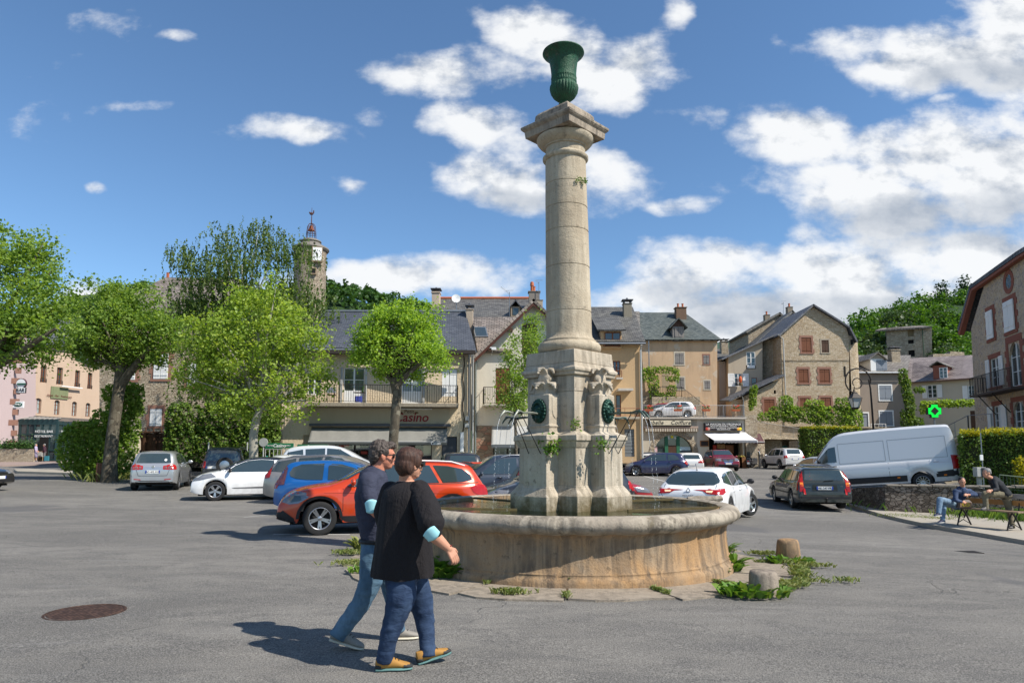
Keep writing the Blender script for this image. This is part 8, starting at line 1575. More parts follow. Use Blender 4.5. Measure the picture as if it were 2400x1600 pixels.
for k in range(5):y=p.y-.55+k*.115;mb.box((p.x+.31,y-.05,p.z-.05),(p.x+.345,y+.05,p.z+.9));mb.box((p.x-.345,y-.05,p.z-.05),(p.x-.31,y+.05,p.z+.9))
mb.build('plank',plain('red_brown_plank',(.14,.065,.04),.8,0,.4,8,.004),t)
def grass(name,label,spots,n,h,mat,seed=0,dz=0,cat='grass'):
 r=random.Random(seed);mb=MB()
 for(px,py,sx,sy)in spots:
  q=gpt(px,py)
  for _ in range(n):
   x,y=q.x+r.gauss(0,sx),q.y+r.gauss(0,sy);z=gz(x,y)+dz-.02;a=r.uniform(0,6.28);d=Vector((cos(a),sin(a),0));s_=Vector((-d.y,d.x,0))*.012;L=h*r.uniform(.4,1.2);b_=Vector((x,y,z))
   mb.add([b_-s_,b_+s_,b_+d*L*.25+s_*.7+Vector((0,0,L*.6)),b_+d*L*.6+Vector((0,0,L*.85))],[(0,1,2,3)])
 return tag(mb.build(name,mat,fix=False),label,cat,kind='stuff')
grass('tall_grass','tall grass tufts round the foot of the leaning plane tree',[(215,1122,.35,.3),(240,1128,.3,.25),(290,1122,.4,.3),(330,1118,.5,.2)],420,.5,DRY,1)
grass('ground_cover','dark green ground cover behind the bench',[(2300,1205,1.2,.5),(2360,1215,.8,.6),(2230,1196,.9,.2),(2395,1222,.6,.6),(2160,1194,.8,.15)],1500,.34,LH,2,.08)
grass('verge_grass','thin grass on the pavement left of the bench',[(2120,1214,.5,.2),(2165,1219,.5,.2),(2200,1222,.35,.2)],260,.06,DRY,3,.1)
def hill(name,prof,Y,mat,th=60):
 mb=MB();P=[at(px,py,Y)for px,py in prof];K=7;vs=[]
 for p in P:
  for k in range(K):t_=k/(K-1);vs.append((p.x+(p.x)*(.0),Y-th*(1-t_),2+(p.z-2)*sin(t_*pi/2)))
  vs.append((p.x,Y+th,p.z-10))
 m=K+1;mb.add(vs,[(i*m+k,i*m+k+1,(i+1)*m+k+1,(i+1)*m+k)for i in range(len(P)-1)for k in range(m-1)]);return struct(mb.build(name,mat,smooth=True))
HG=plain('hillside_undergrowth',(.022,.05,.012),.9,0,.5,.4)
pr_l=[(-900,800),(-300,780),(100,770),(240,745),(320,702),(400,712),(560,725),(700,715),(780,704),(850,716),(930,736),(1000,752),(1100,768),(1300,780)]
hill('wooded_hill',pr_l,330,HG,150)
pr_r=[(1640,860),(1800,842),(1900,830),(1960,808),(1990,770),(2040,735),(2110,715),(2160,712),(2210,705),(2290,700),(2400,690),(2600,660),(3000,640)]
hill('wooded_hill',pr_r,128,HG,46)
hill('distant_hill',[(1500,840),(1640,812),(1700,798),(1760,800),(1830,806),(1950,830),(2100,840)],620,plain('distant_wood',(.045,.085,.06),.9,0,.4,.08),100)
r=np.random.default_rng(5);P=[]
for _ in range(520):
 px=r.uniform(60,1150);y=r.uniform(255,330);base=lerp_=None
 for(x0,y0),(x1,y1)in zip(pr_l,pr_l[1:]):
  if x0<=px<=x1:base=y0+(y1-y0)*(px-x0)/(x1-x0)
 t_=1-(330-y)/150;top=at(px,base,330).z;z=2+(top-2)*sin(t_*pi/2);c=np.array([ray(px,800).x/ray(px,800).y*y,y,z+1.5]);s=r.uniform(2.2,4.2);con=r.random()<.18
 k=60;d=r.normal(size=(k,3));d/=np.linalg.norm(d,axis=1)[:,None];d[:,2]=np.abs(d[:,2])*1.0;P.append(c+d*s*(np.array([.5,.5,1.8])if con else np.array([1,1,1.1]))*r.uniform(.7,1,(k,1)))
tag(leafmesh('distant_woodland',np.concatenate(P),1.5,leafm('far_leaf',(.018,.05,.012),(.05,.115,.022),.3,(.07,.15,.028)),None,.5,1),'mass of mixed woodland on the hill behind the slate roofs','woodland',kind='stuff')
protos=[]
for k in range(3):
 bl=[((0,0,3.2),(2.2,2.2,2.2)),((1.3,.4,2.6),(1.5,1.5,1.4)),((-1.3,-.3,2.7),(1.6,1.5,1.5)),((.2,.2,4.6),(1.4,1.4,1.1))]if k<2 else[((0,0,1.8),(1.5,1.5,1.2)),((0,0,3.4),(1.1,1.1,1.3)),((0,0,5.0),(.6,.6,1.4))]
 P,C=blob_pts(bl,75,.38,26,40+k,.6);t=thing('hillside_tree','x','tree',(0,0,0),0,'trees on the right hillside',local=True)
 leafmesh('crown',P,.34,[leafm('oak_leaf',(.03,.09,.010),(.075,.17,.018),.4,(.12,.24,.025)),leafm('dull_leaf',(.035,.065,.02),(.07,.115,.035),.3),leafm('pine_leaf',(.012,.035,.014),(.03,.065,.022),.2)][k],t,.4,k)
 mb=MB();mb.tube([(0,0,-1.5),(0,0,1.5),(.1,0,3)],[.28,.22,.1],7);mb.build('trunk',BARK,t);protos.append(t)
sp=[(1996,792,0,1.0),(2016,748,0,1.15),(2050,735,0,1.1),(2080,742,1,1.0),(2110,735,1,.95),(2036,790,1,1.1),(2075,775,0,1.0),(2110,770,1,1.1),(2140,722,0,1.15),(2175,700,0,1.25),(2208,690,2,1.2),(2240,696,0,1.2),(2268,690,0,1.1),(2160,745,0,1.0),(2195,740,1,1.1),(2230,742,0,1.1),(2262,740,0,1.0),(2150,780,1,1.0),(2205,780,0,1.15),(2240,790,0,1.1),(2265,800,0,.9),(2235,830,0,.9),(2210,820,1,.8),(2010,815,1,.9),(2046,820,1,.9),(2290,700,2,1.1),(1980,820,0,.8),(2262,672,2,1.1),(2182,724,0,1.0),(2120,705,0,.8)]
W=['topmost','upper','middle','lower']
for i,(px,py,k,s)in enumerate(sp):
 Y=118-(py-690)*.25;py+=16;o=copy_tree(protos[k])if any(x[2]==k for x in sp[:i])else protos[k]
 c=at(px,py,Y);o.location=(c.x,c.y,c.z-3.6*s*1.1);o.scale=(s*1.05,)*3;o.rotation_euler=(0,0,i*1.3)
 kind=['leafy bright green tree','dull olive tree','dark pine'][k];pos='above the square tower' if 2077<px<2190 and py<765 else 'left of the square tower' if px<2077 else 'behind the square tower' if px<2190 else 'between tower and large stone house'
 o['label']=kind+' '+pos+', '+(W[0]if py<700 else W[1]if py<740 else W[2]if py<790 else W[3])+' hillside'
pv=lambda px,py,Y:at(px,py,Y)
mb=MB();q=[(1860,26.6,-.34),(1975,26.2,-.20),(2160,25.6,.09),(2260,25.6,.30),(2260,31,.34),(2160,31,.16),(1960,32,-.12),(1860,32,-.25)]
P=[Vector(((px-1200)/F*Y,Y,z))for px,Y,z in q];mb.add(P+[p-Vector((0,0,1.2))for p in P],[(0,1,6,7),(1,2,5,6),(2,3,4,5)]+[tuple(reversed(x))for x in()]+[(i,i+8,(i+1)%8+8,(i+1)%8)for i in range(8)]);struct(mb.build('ramp_road',ASPH))
mb=MB();x0,x1=(2250-1200)/F*25,34;mb.add([(x0,24.6,-.3),(x1,22,-.5),(50,60,1.5),(42,60,1.5),(x0+3,31,.34)],[(0,1,2,3,4)]);struct(mb.build('raised_ground',plaster('earth_ground',(.2,.17,.12)),fix=False))
pl=PL(1984,25.2,2075,22.6);b=thing('low_rubble_wall','low mossy rubble wall in front of the van and behind the bench','wall',pl.to(1,-.4))
wall(b,pl,[(1984,1190),(2075,1212),(2075,1140),(2010,1142),(1984,1150)],[],ST_LOW,.45)
pl=PL(2075,22.6,2420,21.2);wall(b,pl,[(2075,1212),(2420,1262),(2420,1170),(2330,1150),(2270,1137),(2075,1139)],[],ST_LOW,.45)
mb=MB();rg=random.Random(4);u=0
while u<2.95*1.3:w=rg.uniform(.35,.7);pl.box(mb,u,pl.px(2075,1139)[1]-.0,u+w-.02,pl.px(2075,1139)[1]+rg.uniform(.05,.09),-.47,.03);u+=w
mb.build('coping_stone',plaster('coping_grey',(.25,.22,.18),(.12,.10,.08),.7,3),b,bevel=.02)
p0,p1=at(2345,1150,21.6),at(2440,1160,21.2);t=thing('iron_fence','low green iron fence under the lime shrub at the right edge','fence',p0);railing(t,[p0,p1],.5,plain('green_iron',(.10,.14,.09),.6),.09,'palings',.008)
p=at(2297,1118,23.6);t=thing('meter_cabinet','grey and black cabinet on a post beside the standing man','cabinet',p);mb=MB();mb.box(p+Vector((-.16,-.1,.02)),p+Vector((.16,.12,.34)));mb.build('grey_cabinet',ZINCL,t,bevel=.01);mb=MB();mb.box(p+Vector((.0,-.12,.0)),p+Vector((.30,-.101,.33)));mb.build('black_door',PLATET,t);mb=MB();mb.box(p+Vector((-.06,0,-1)),p+Vector((.06,.1,.02)));mb.build('post',ZINCL,t)
p=at(2292,1072,25.0);t=thing('house_number_plate','small white plate fixed to the hedge post','plate',p);mb=MB();mb.box(p+Vector((-.06,-.2,-.1)),p+Vector((.06,-.17,.1)));mb.build('plate',WHITEP,t,bevel=.01);mb=MB();mb.tube([p+Vector((.08,-.1,-1.6)),p+Vector((.08,-.1,.9))],.02,6);mb.build('post',ZINC,t)
Y=40;S=Y/F;base=at(2060,1100,Y);base.z=0;t=thing('street_lamp','tall black lamp post with curled arm and hanging lantern','street lamp',base)
A=lambda px,py:at(px,py,Y)
mb=MB();pts=[A(2050,1098),A(2048,1020),A(2044,960),A(2040,910),A(2036,890)];pts[0].z=.3
c=A(2011,893);R_=30*S;arc=[Vector((c.x+R_*cos(a),Y,c.z+R_*sin(a)))for a in[radians(-8+k*14)for k in range(19)]]
mb.tube(pts+arc,[.075,.06,.055,.05,.045]+[.042]*len(arc),8)
c2=Vector((A(2007,898).x,Y,A(2007,892).z));sp_=[Vector((A(2008,0+897).x+14*S*(1-k*.02)*cos(a),Y,A(2008,897).z+14*S*(1-k*.02)*sin(a)))for k,a in enumerate([radians(240+k*20)for k in range(18)])]
mb.tube([arc[-1]]+[arc[-1].lerp(sp_[0],.5)+Vector((0,0,-.04))]+sp_,.03,6);mb.tube([A(2002,905),A(2002,921)],.025,6);mb.build('post',IRON,t,smooth=50)
mb=MB();l=A(2004,940);h=S
def fr(z0,w0,z1,w1,m=mb):m.rstack([(l.z+z0,l.x-w0,l.x+w0,Y-w0,Y+w0),(l.z+z1,l.x-w1,l.x+w1,Y-w1,Y+w1)])
fr(.18,.31,.22,.29);fr(.22,.27,.48,.10);fr(.48,.12,.56,.05);fr(-.42,.16,-.36,.17);fr(-.47,.08,-.42,.14)
for s in(-1,1):
 for q_ in(-1,1):mb.tube([(l.x+s*.16,Y+q_*.16,l.z-.36),(l.x+s*.28,Y+q_*.28,l.z+.18)],.018,4)
mb.build('lantern_frame',IRON,t);mb=MB();fr(-.36,.145,.18,.255,mb);mb.build('lantern_glass',plain('frosted_glass',(.50,.52,.50),.2,0,.1,6,0,.3),t)
p=at(2188,963,46);t=thing('pharmacy_cross','green lit pharmacy cross with a black diamond','sign',p);g_=plain('green_led',(.01,.55,.06),.3,0,.1,9,0,0,.3,(.0,1,.08,.45));a=.165*1.0;w=.46
for(s,m_,nm,yy)in((1.0,PLATET,'cross_case',.12),(.93,g_,'cross_light',.14)):
 mb=MB();o=w*s;i_=w*.50*s;k_=w*.62*s
 P=[(-i_,-o),(i_,-o),(i_,-k_),(k_,-k_),(k_,-i_),(o,-i_),(o,i_),(k_,i_),(k_,k_),(i_,k_),(i_,o),(-i_,o),(-i_,k_),(-k_,k_),(-k_,i_),(-o,i_),(-o,-i_),(-k_,-i_),(-k_,-k_),(-i_,-k_)]
 mb.prism([(p.x+x,p.z+z)for x,z in P],p.y-yy,p.y+yy);mb.build(nm,m_,t)
mb=MB();mb.prism([(p.x+x*.27,p.z+z*.27)for x,z in((0,-1),(1,0),(0,1),(-1,0))],p.y-.16,p.y-.12);mb.build('black_diamond',PLATET,t);mb=MB();mb.tube([p+Vector((0,0,-.45)),p+Vector((0,0,-3.2))],.06,8);mb.tube([p+Vector((0,0,-3.2)),p+Vector((0,.0,-5))],.07,8);mb.build('post',ZINC,t)
GB=plain('banner_green',(.02,.16,.07),.5)
for i,(x0_,x1_,y0_,y1_,lab)in enumerate([(622,688,1038,1050,'green shop banner on a metal trolley rail, the left of two'),(697,768,1041,1053,'green shop banner on a metal trolley rail, the right of two')]):
 q=PL(x0_,35.6,x1_,35.6);t=thing('banner_rail',lab,'barrier',q.to(0,0),0,'banner rails by the shop trolleys');zt_=q.px(650,y0_)[1];zb2=q.px(650,y1_)[1]
 mb=MB();q.box(mb,0,zb2,q.L,zt_,0,.03);bn=mb.build('banner',GB,t);text('Casino',.24,q.M(q.L/2,(zt_+zb2)/2,.035),WHITEP,bn,shear=.15,offset=.004)
 for(u_,s_)in((q.L*.2,'RETRAIT'),(q.L*.8,'POINT')):text(s_,.10,q.M(u_,(zt_+zb2)/2,.035),WHITEP,bn)
 mb=MB();
 for k in range(8):mb.tube([q.to(q.L*k/7,0,0),q.to(q.L*k/7,zt_,0)],.02,5)
 mb.tube([q.to(0,zb2-.05,0),q.to(q.L,zb2-.05,0)],.02,5);mb.build('rail',ZINCL,t)
GT=plain('turquoise_crate',(.02,.28,.24),.5)
for i in range(5):
 q=at(626+i*17,1062,36.3);mb=MB();mb.rstack([(.05,q.x-.17,q.x+.17,36.1,36.5),(1.25,q.x-.15,q.x+.15,36.1,36.5),(1.26,q.x-.06,q.x+.06,36.2,36.4),(1.42,q.x-.05,q.x+.05,36.2,36.4)])
 tag(mb.build('gas_bottle',GT,bevel=.04),['turquoise gas bottle at the far left behind the banner rails','second turquoise gas bottle from the left','middle turquoise gas bottle behind the banner','fourth turquoise gas bottle from the left','rightmost turquoise gas bottle behind the banners'][i],'gas bottle','turquoise gas bottles behind the rails')
for i,(px,lab)in enumerate([(616,'round topped grey sign post beside the yellow green tree trunk'),(487,'thin grey post left of the dark off roader'),(578,'short grey metal post behind the dark off roader')]):
 a_,c_=at(px,1090,35),at(px,1036,35);t=thing('metal_post',lab,'post',(a_.x,35,0));mb=MB();mb.tube([(a_.x,35,0),(a_.x,35,c_.z)],.035,8);mb.build('pole',ZINCL,t)
 if i==0:mb=MB();mb.tube([(a_.x,34.95,c_.z),(a_.x,35.02,c_.z)],.22,20);mb.build('sign_disc',ZINCL,t)
def scooter(px,Y,rz,lab,col):
 p=gp(px,Y);t=thing('scooter',lab,'scooter',p,rz,'scooters by the cheese shop',local=True)
 for x in(-.6,.62):
  w_=MB();w_.lathe([(.17,-.05),(.25,-.06),(.28,0),(.25,.06),(.17,.05)],20,Matrix.Translation((x,0,.28))@Matrix.Rotation(pi/2,4,'X'));w_.build('wheel',RUBBER,t,smooth=50)
 mb=MB();mb.rstack([(.3,-.8,.1,-.14,.14),(.62,-.85,0,-.17,.17),(.74,-.75,-.05,-.15,.15)]);mb.rstack([(.25,-.05,.3,-.16,.16),(.32,-.05,.42,-.17,.17)]);mb.rstack([(.3,.3,.45,-.2,.2),(.85,.38,.5,-.17,.17),(1.0,.36,.46,-.12,.12)]);mb.build('body',paint('paint_'+lab[:6].replace(' ','_'),col,.2),t,bevel=.03)
 mb=MB();mb.rstack([(.74,-.8,.02,-.15,.15),(.82,-.78,-.02,-.13,.13)]);mb.build('seat',BLACKP,t,bevel=.02);mb=MB();mb.tube([(.42,-.32,1.08),(.4,0,1.0),(.42,.32,1.08)],.02,6);mb.tube([(.4,0,1.0),(.62,0,.3)],.03,6);mb.build('handlebar',IRON,t)
 mb=MB();mb.rstack([(.9,.44,.5,-.16,.16),(1.35,.36,.38,-.12,.12)]);mb.build('windshield',CGLASS,t);mb=MB();mb.box((-.88,-.06,.55),(-.84,.06,.62));mb.build('tail_light',RED,t);mb=MB();mb.box((-.9,-.09,.35),(-.885,.09,.5));mb.build('number_plate',PLATE,t)
scooter(1751,56.5,radians(70),'black scooter seen from behind beside the cheese shop',(.02,.02,.022));scooter(1768,57.5,radians(40),'dark grey scooter beyond the black one, under the striped shade',(.05,.05,.055))
q=PL(1759,57.8,1783,57.8);t=thing('dark_striped_awning','small dark striped awning right of the cheese shop','awning',q.to(0,3));r0=q.px(1759,1016);awning(t,q,(0,r0[1],q.L),.9,r0[1]-.7,plain('dark_stripe',(.10,.045,.045),.8,0,.6,18),.15,3)
for i,px in enumerate((1727,1736)):
 p=gp(px,56.6);mb=MB();mb.box(p+Vector((-.25,-.2,0)),p+Vector((.25,.2,.9)));t=thing('display_stand',['wooden produce stand left in the cheese shop doorway','wooden produce stand right in the cheese shop doorway'][i],'stand',p);mb.build('crate',plain('crate_wood',(.22,.10,.04),.7),t);mb=MB();rg=random.Random(i)
 for _ in range(24):mb.ell(p+Vector((rg.uniform(-.2,.2),rg.uniform(-.15,.15),.93+rg.uniform(0,.1))),(.05,.05,.05),6)
 mb.build('produce',plain('mixed_produce',(.35,.28,.05),.6,0,.8,9),t)
def bx3(mb,o,ax,ay,a,b_):
 P=[o+ax*x+ay*y+Vector((0,0,z))for z in(a[2],b_[2])for(x,y)in((a[0],a[1]),(b_[0],a[1]),(b_[0],b_[1]),(a[0],b_[1]))];mb.add(P,[(0,3,2,1),(4,5,6,7),(0,1,5,4),(1,2,6,5),(2,3,7,6),(3,0,4,7)])
BA=Vector((12.0,18.95,0));BB=Vector((12.62,17.35,0));BA.z=BB.z=gz(12.3,18.1)+.10;ax=(BB-BA).normalized();ay=Vector((-ax.y,ax.x,0));Lb=(BB-BA).length
t=thing('park_bench','wooden slatted bench with black iron legs where the woman sits','bench',BA);SL=plain('bench_slat',(.24,.17,.11),.6,0,.35,9);SO=plain('orange_slat',(.42,.20,.06),.5,0,.25,9);SG=plain('grey_slat',(.30,.27,.25),.6,0,.3,9)
mb=MB()
for k in range(4):bx3(mb,BA,ax,ay,(-.08,.0+k*.11,.45),(Lb+.08,.095+k*.11,.485))
mb.build('seat',SL,t,bevel=.006)
mb=MB();bx3(mb,BA,ax,ay,(-.08,.52,.78),(Lb+.08,.555,.90));bk1=mb.build('backrest',SG,t,bevel=.006);mb=MB();bx3(mb,BA,ax,ay,(-.08,.50,.60),(Lb+.08,.535,.73));mb.build('backrest_slat',SO,bk1,bevel=.006)
for k in(.12,.88):
 for(y0_,y1_)in((.1,-.02),(.34,.52)):
  mb=MB();o=BA+ax*(Lb*k);mb.tube([o+ay*.2+Vector((0,0,.44)),o+ay*y0_+Vector((0,0,.3)),o+ay*y1_],.022,6);mb.build('leg',IRON,t)
 mb=MB();mb.tube([o+ay*.25+Vector((0,0,.2)),o+ay*.46+Vector((0,0,.46)),o+ay*.57+Vector((0,0,.9))],.018,6);mb.tube([o+ay*.02+Vector((0,0,.08)),o+ay*.22+Vector((0,0,.16)),o+ay*.46+Vector((0,0,.05))],.012,5);mb.build('bench_bracket',IRON,t)
p=at(2260,1183,18.55);t=thing('handbag','brown patterned handbag on the bench beside the seated woman','handbag',p);zb3=BA.z+.49;mb=MB();mb.rstack([(zb3,p.x-.19,p.x+.19,18.5,18.62),(zb3+.14,p.x-.19,p.x+.19,18.5,18.62),(zb3+.21,p.x-.14,p.x+.14,18.53,18.6)]);mb.build('bag_body',plain('grey_brown_leather',(.13,.10,.09),.5,0,.3,30),t,bevel=.02)
mb=MB();mb.box((p.x-.15,18.485,zb3+.02),(p.x+.15,18.499,zb3+.15));mb.build('bag_panel',plain('bag_pattern',(.35,.22,.12),.6,0,.9,22),t);mb=MB()
for(dx,c_)in((-.05,0),(.05,0)):mb.tube([(p.x+dx+.04*cos(a),18.48,zb3+.085+.04*sin(a))for a in[pi*k/6 for k in range(13)]],.009,4)
mb.build('bag_emblem',YEL,t);mb=MB();mb.tube([(p.x-.13,18.56,zb3+.2),(p.x-.05,18.6,zb3+.3),(p.x+.05,18.6,zb3+.3),(p.x+.13,18.56,zb3+.2)],.01,5);mb.build('bag_strap',BLACKP,t)
def cap(mb,p,q,r1,r2,n=14,sx=1):
 p,q=Vector(p),Vector(q);L=(q-p).length;k=max(2,int(L/(min(r1,r2)*.8)))
 mb.tube([p.lerp(q,i/k)for i in range(k+1)],[r1+(r2-r1)*i/k for i in range(k+1)],n);mb.ell(p,(r1*1.0,)*3,n);mb.ell(q,(r2*1.0,)*3,n)
def leg(mb,P,R,n=16):
 chain(mb,P[:-1],R[:-1],n);a,b=Vector(P[-2]),Vector(P[-1]);d=(b-a).normalized();mb.tube([a,a.lerp(b,.5),b+d*.035],[R[-2],(R[-2]+R[-1])*.5,R[-1]*1.06],n)
def chain(mb,P,R,n=14):
 for i in range(len(P)-1):cap(mb,P[i],P[i+1],R[i],R[i+1],n)
SKIN=plain('skin',(.50,.25,.16),.5,0,.10,14,.0006);SKINR=plain('sunburnt_skin',(.50,.20,.125),.5,0,.12,14)
def denim(name,col,light):
 m,nt,b=newmat(name);b.inputs['Roughness'].default_value=.85;v=coords(nt)
 c=mixc(nt,mr(nt,noise_n(nt,v,5,5,.6),.35,.7),col,light);c=mixc(nt,mr(nt,noise_n(nt,coords(nt,(1,1,.4)),22,4,.6),.45,.75,0,.5),c,tuple(x*.6 for x in col));nt.links.new(c,b.inputs['Base Color'])
 bump(nt,b,noise_n(nt,coords(nt,(1,1,2)),14,4,.5,.5),.012,.8);return m
D_DARK=denim('dark_blue_denim',(.014,.030,.070),(.04,.07,.13));D_LIGHT=denim('faded_blue_denim',(.06,.115,.17),(.12,.20,.27));D_MID=denim('washed_denim',(.11,.17,.25),(.20,.29,.38))
def hairm(name,a,b_):
 m,nt,b=newmat(name);b.inputs['Roughness'].default_value=.55;b.inputs['Specular IOR Level'].default_value=.3
 n=noise_n(nt,coords(nt,(1,1,.12)),85,5,.7,.3);nt.links.new(ramp(nt,n,[(.35,a),(.7,b_)]),b.inputs['Base Color']);bump(nt,b,n,.006,.9);return m
H_BR=hairm('dark_brown_hair',(.022,.010,.007),(.095,.045,.028));H_GR=hairm('greying_brown_hair',(.025,.018,.014),(.12,.095,.08));H_GREY=hairm('grey_hair',(.12,.11,.10),(.32,.31,.30));H_DK=hairm('black_hair',(.015,.013,.015),(.05,.04,.045))
def hand(mb,w,d,up,s=1.0,curl=.6,side=1):
 """w wrist, d direction of the fingers, up = normal of the back of the hand"""
 w,d,up=Vector(w),Vector(d).normalized(),Vector(up);up=(up-d*up.dot(d)).normalized();r=d.cross(up)*side
 for k in range(4):cap(mb,w+r*(k-1.5)*.010*s,w+d*.075*s+r*(k-1.5)*.019*s,.015*s,.0125*s,8)
 for k,L in enumerate((.068,.078,.072,.055)):
  b0=w+d*.082*s+r*(k-1.5)*.020*s;c_=curl*(1+.15*k);p1=b0+(d*cos(c_*.5)-up*sin(c_*.5))*L*.45*s;p2=p1+(d*cos(c_*1.1)-up*sin(c_*1.1))*L*.32*s;p3=p2+(d*cos(c_*1.7)-up*sin(c_*1.7))*L*.26*s
  chain(mb,[b0,p1,p2,p3],[.0092*s,.0086*s,.008*s,.0068*s],7)
 t0=w+d*.022*s-r*.022*s;t1=t0+(d*.65-r*.75).normalized()*.036*s-up*.008*s;t2=t1+(d*.9-r*.25).normalized()*.03*s-up*.012*s
 chain(mb,[t0,t1,t2],[.014*s,.011*s,.0085*s],8)
def head(mb,c,f,s=1.0,tilt=0):
 """c = centre of the skull, f = facing"""
 c,f=Vector(c),Vector(f).normalized();z=Vector((0,0,1));z=(z-f*z.dot(f)).normalized();l=z.cross(f)
 M=Matrix.Translation(c)@Matrix((f,l,z)).transposed().to_4x4()@Matrix.Scale(s,4)
 E=lambda p,r:mb.ell(p,r,14,M)
 E((-.01,0,.025),(.095,.075,.09));E((.02,0,-.03),(.07,.062,.085));E((.045,0,-.085),(.038,.04,.032));E((.035,0,-.06),(.05,.052,.04))
 E((.092,0,-.022),(.018,.012,.026));E((.104,0,-.034),(.012,.013,.010));E((.088,0,-.066),(.010,.024,.006));E((.086,0,-.076),(.010,.02,.006));E((.083,0,.018),(.012,.05,.012))
 for s_ in(-1,1):E((-.002,s_*.074,-.018),(.020,.009,.033));E((-.012,s_*.080,-.012),(.013,.008,.022));E((.07,s_*.035,-.035),(.02,.02,.022));E((.078,s_*.03,.0),(.010,.014,.009))
 return M
def shoe(name,ank,toe,z0,mats,parent,s=1.0,lift=0,h=.09):
 """ank, toe: plan points; z0 ground; lift raises the heel(-) or toe(+)"""
 a,t=Vector(ank),Vector(toe);d=(t-a).to_3d();d.z=0;d.normalize();r=Vector((-d.y,d.x,0));pit=radians(lift);dz=Vector((d.x*cos(pit),d.y*cos(pit),sin(pit)));u=r.cross(dz)*-1
 if u.z<0:u=-u
 o=Vector((a.x,a.y,z0));L=.27*s;prof=[(-.30,.030,.0),(-.28,.036,.0),(-.1,.038,0),(.12,.038,0),(.35,.048,0),(.52,.048,0),(.64,.036,0),(.70,.018,0)]
 def loft(name,secs,mat,par):
  mb=MB();N=16;vs=[]
  for(x,w,zb,zt)in secs:
   for j in range(N):an=2*pi*j/N;vs.append(o+dz*x*L+r*w*s*cos(an)+u*((zb+zt)/2+(zt-zb)/2*max(-1,min(1,1.25*sin(an))))*s)
  mb.add(vs,[(i*N+j,i*N+(j+1)%N,(i+1)*N+(j+1)%N,(i+1)*N+j)for i in range(len(secs)-1)for j in range(N)]+[tuple(range(N-1,-1,-1)),tuple(range((len(secs)-1)*N,len(secs)*N))]);return mb.build(name,mat,par,smooth=60)
 sh=loft(name,[(x,w*.93,.018,zt)for x,w,zt in((-.30,.026,.07),(-.27,.036,.095),(-.12,.040,.10),(.05,.041,.10),(.22,.043,.085),(.40,.047,.062),(.55,.045,.05),(.65,.034,.042),(.70,.016,.03))],mats[0],parent)
 loft('sole',[(x,w*1.05,0,.022)for x,w,_ in prof],mats[1],sh)
 if len(mats)>2:
  loft('toe_cap',[(x,w,.016,zt)for x,w,zt in((.46,.0475,.052),(.56,.0455,.047),(.66,.034,.042),(.712,.015,.03))],mats[2],sh);loft('heel_cap',[(x,w,.016,zt)for x,w,zt in((-.31,.026,.05),(-.27,.037,.06),(-.15,.041,.045))],mats[2],sh)
 mb=MB()
 for k in range(4):x=.06+k*.09;p=o+dz*x*L+u*(.104-k*.011)*s;mb.tube([p-r*.022*s,p+u*.006,p+r*.022*s],.003*s,5)
 mb.build('laces',mats[3]if len(mats)>3 else PLATET,sh);return sh
def mask_patch(M,w,h,parent,name='face_mask'):
 mb=MB();N,K=10,6;vs=[]
 for i in range(N+1):
  for k in range(K+1):x=(i/N-.5);z=(k/K-.5);vs.append(M@Vector((x*w,z*h*(1-.35*abs(x*2)**2),.018*(1-4*x*x)+.004*(k%2))))
 mb.add(vs,[(i*(K+1)+k,i*(K+1)+k+1,(i+1)*(K+1)+k+1,(i+1)*(K+1)+k)for i in range(N)for k in range(K)]);o=mb.build(name,plain('mask_blue',(.32,.62,.66),.8,0,.1,10),parent,smooth=40,fix=False);s_=o.modifiers.new('s','SOLIDIFY');s_.thickness=.003;return o
Yw=5.1;A=lambda px,py,Y=Yw:at(px,py,Y+.19)
g0=gz(-.9,5);W_=thing('person','woman in a loose black blouse and dark jeans walking right, surgical mask on her elbow','person',(A(950,1500).x,Yw,g0),0,None)
fw=Vector((cos(radians(28)),sin(radians(28)),0));rt_=Vector((fw.y,-fw.x,0))
wf=(Vector((cos(radians(40)),sin(radians(40)),-.06)))
hc=A(962,1086,5.1);mb=MB();HM=head(mb,hc,wf,.98);cap(mb,hc+Vector((-.035,-.01,-.07)),A(953,1130,5.12),.052,.058);mb.ell(A(953,1136,5.12),(.10,.09,.045),14)
el,wr_=A(1021,1258,4.80),A(1052,1286,4.83);cap(mb,A(1008,1235,4.80),el,.05,.047);chain(mb,[el,el.lerp(wr_,.5),wr_],[.046,.037,.026]);hd=(A(1069,1312,4.84)-wr_).normalized();hand(mb,wr_-hd*.01,hd,Vector((.55,-.75,.35)),.96,.55,1)
chain(mb,[A(953,1136,5.12),A(983,1152,5.02),A(1000,1190,4.9),A(1008,1235,4.80)],[.05,.05,.045,.045],10);remesh(mb,'body',SKIN,W_,.0045,3)
mb=MB();mb.tube([wr_-hd*.012+Vector((.028*cos(a),.02*sin(a),.018*cos(a)))for a in[pi*k/8 for k in range(17)]],.003,5);mb.build('bracelet',plain('dark_red_band',(.2,.02,.02)),W_)
mb=MB();E=lambda p,r:mb.ell(p,r,16,HM)
E((-.022,0,.042),(.108,.094,.094));E((-.05,0,-.01),(.083,.090,.085));E((-.056,0,-.05),(.056,.072,.048));E((-.06,0,-.075),(.042,.048,.028));E((.045,.0,.075),(.055,.070,.045))
for s_ in(-1,1):E((.01,s_*.072,.02),(.05,.025,.055));E((-.045,s_*.066,-.035),(.035,.026,.055))
remesh(mb,'hair',H_BR,W_,.007,3,lambda c:.0015*noise.noise(Vector((c.x*110,c.y*110,c.z*8))))
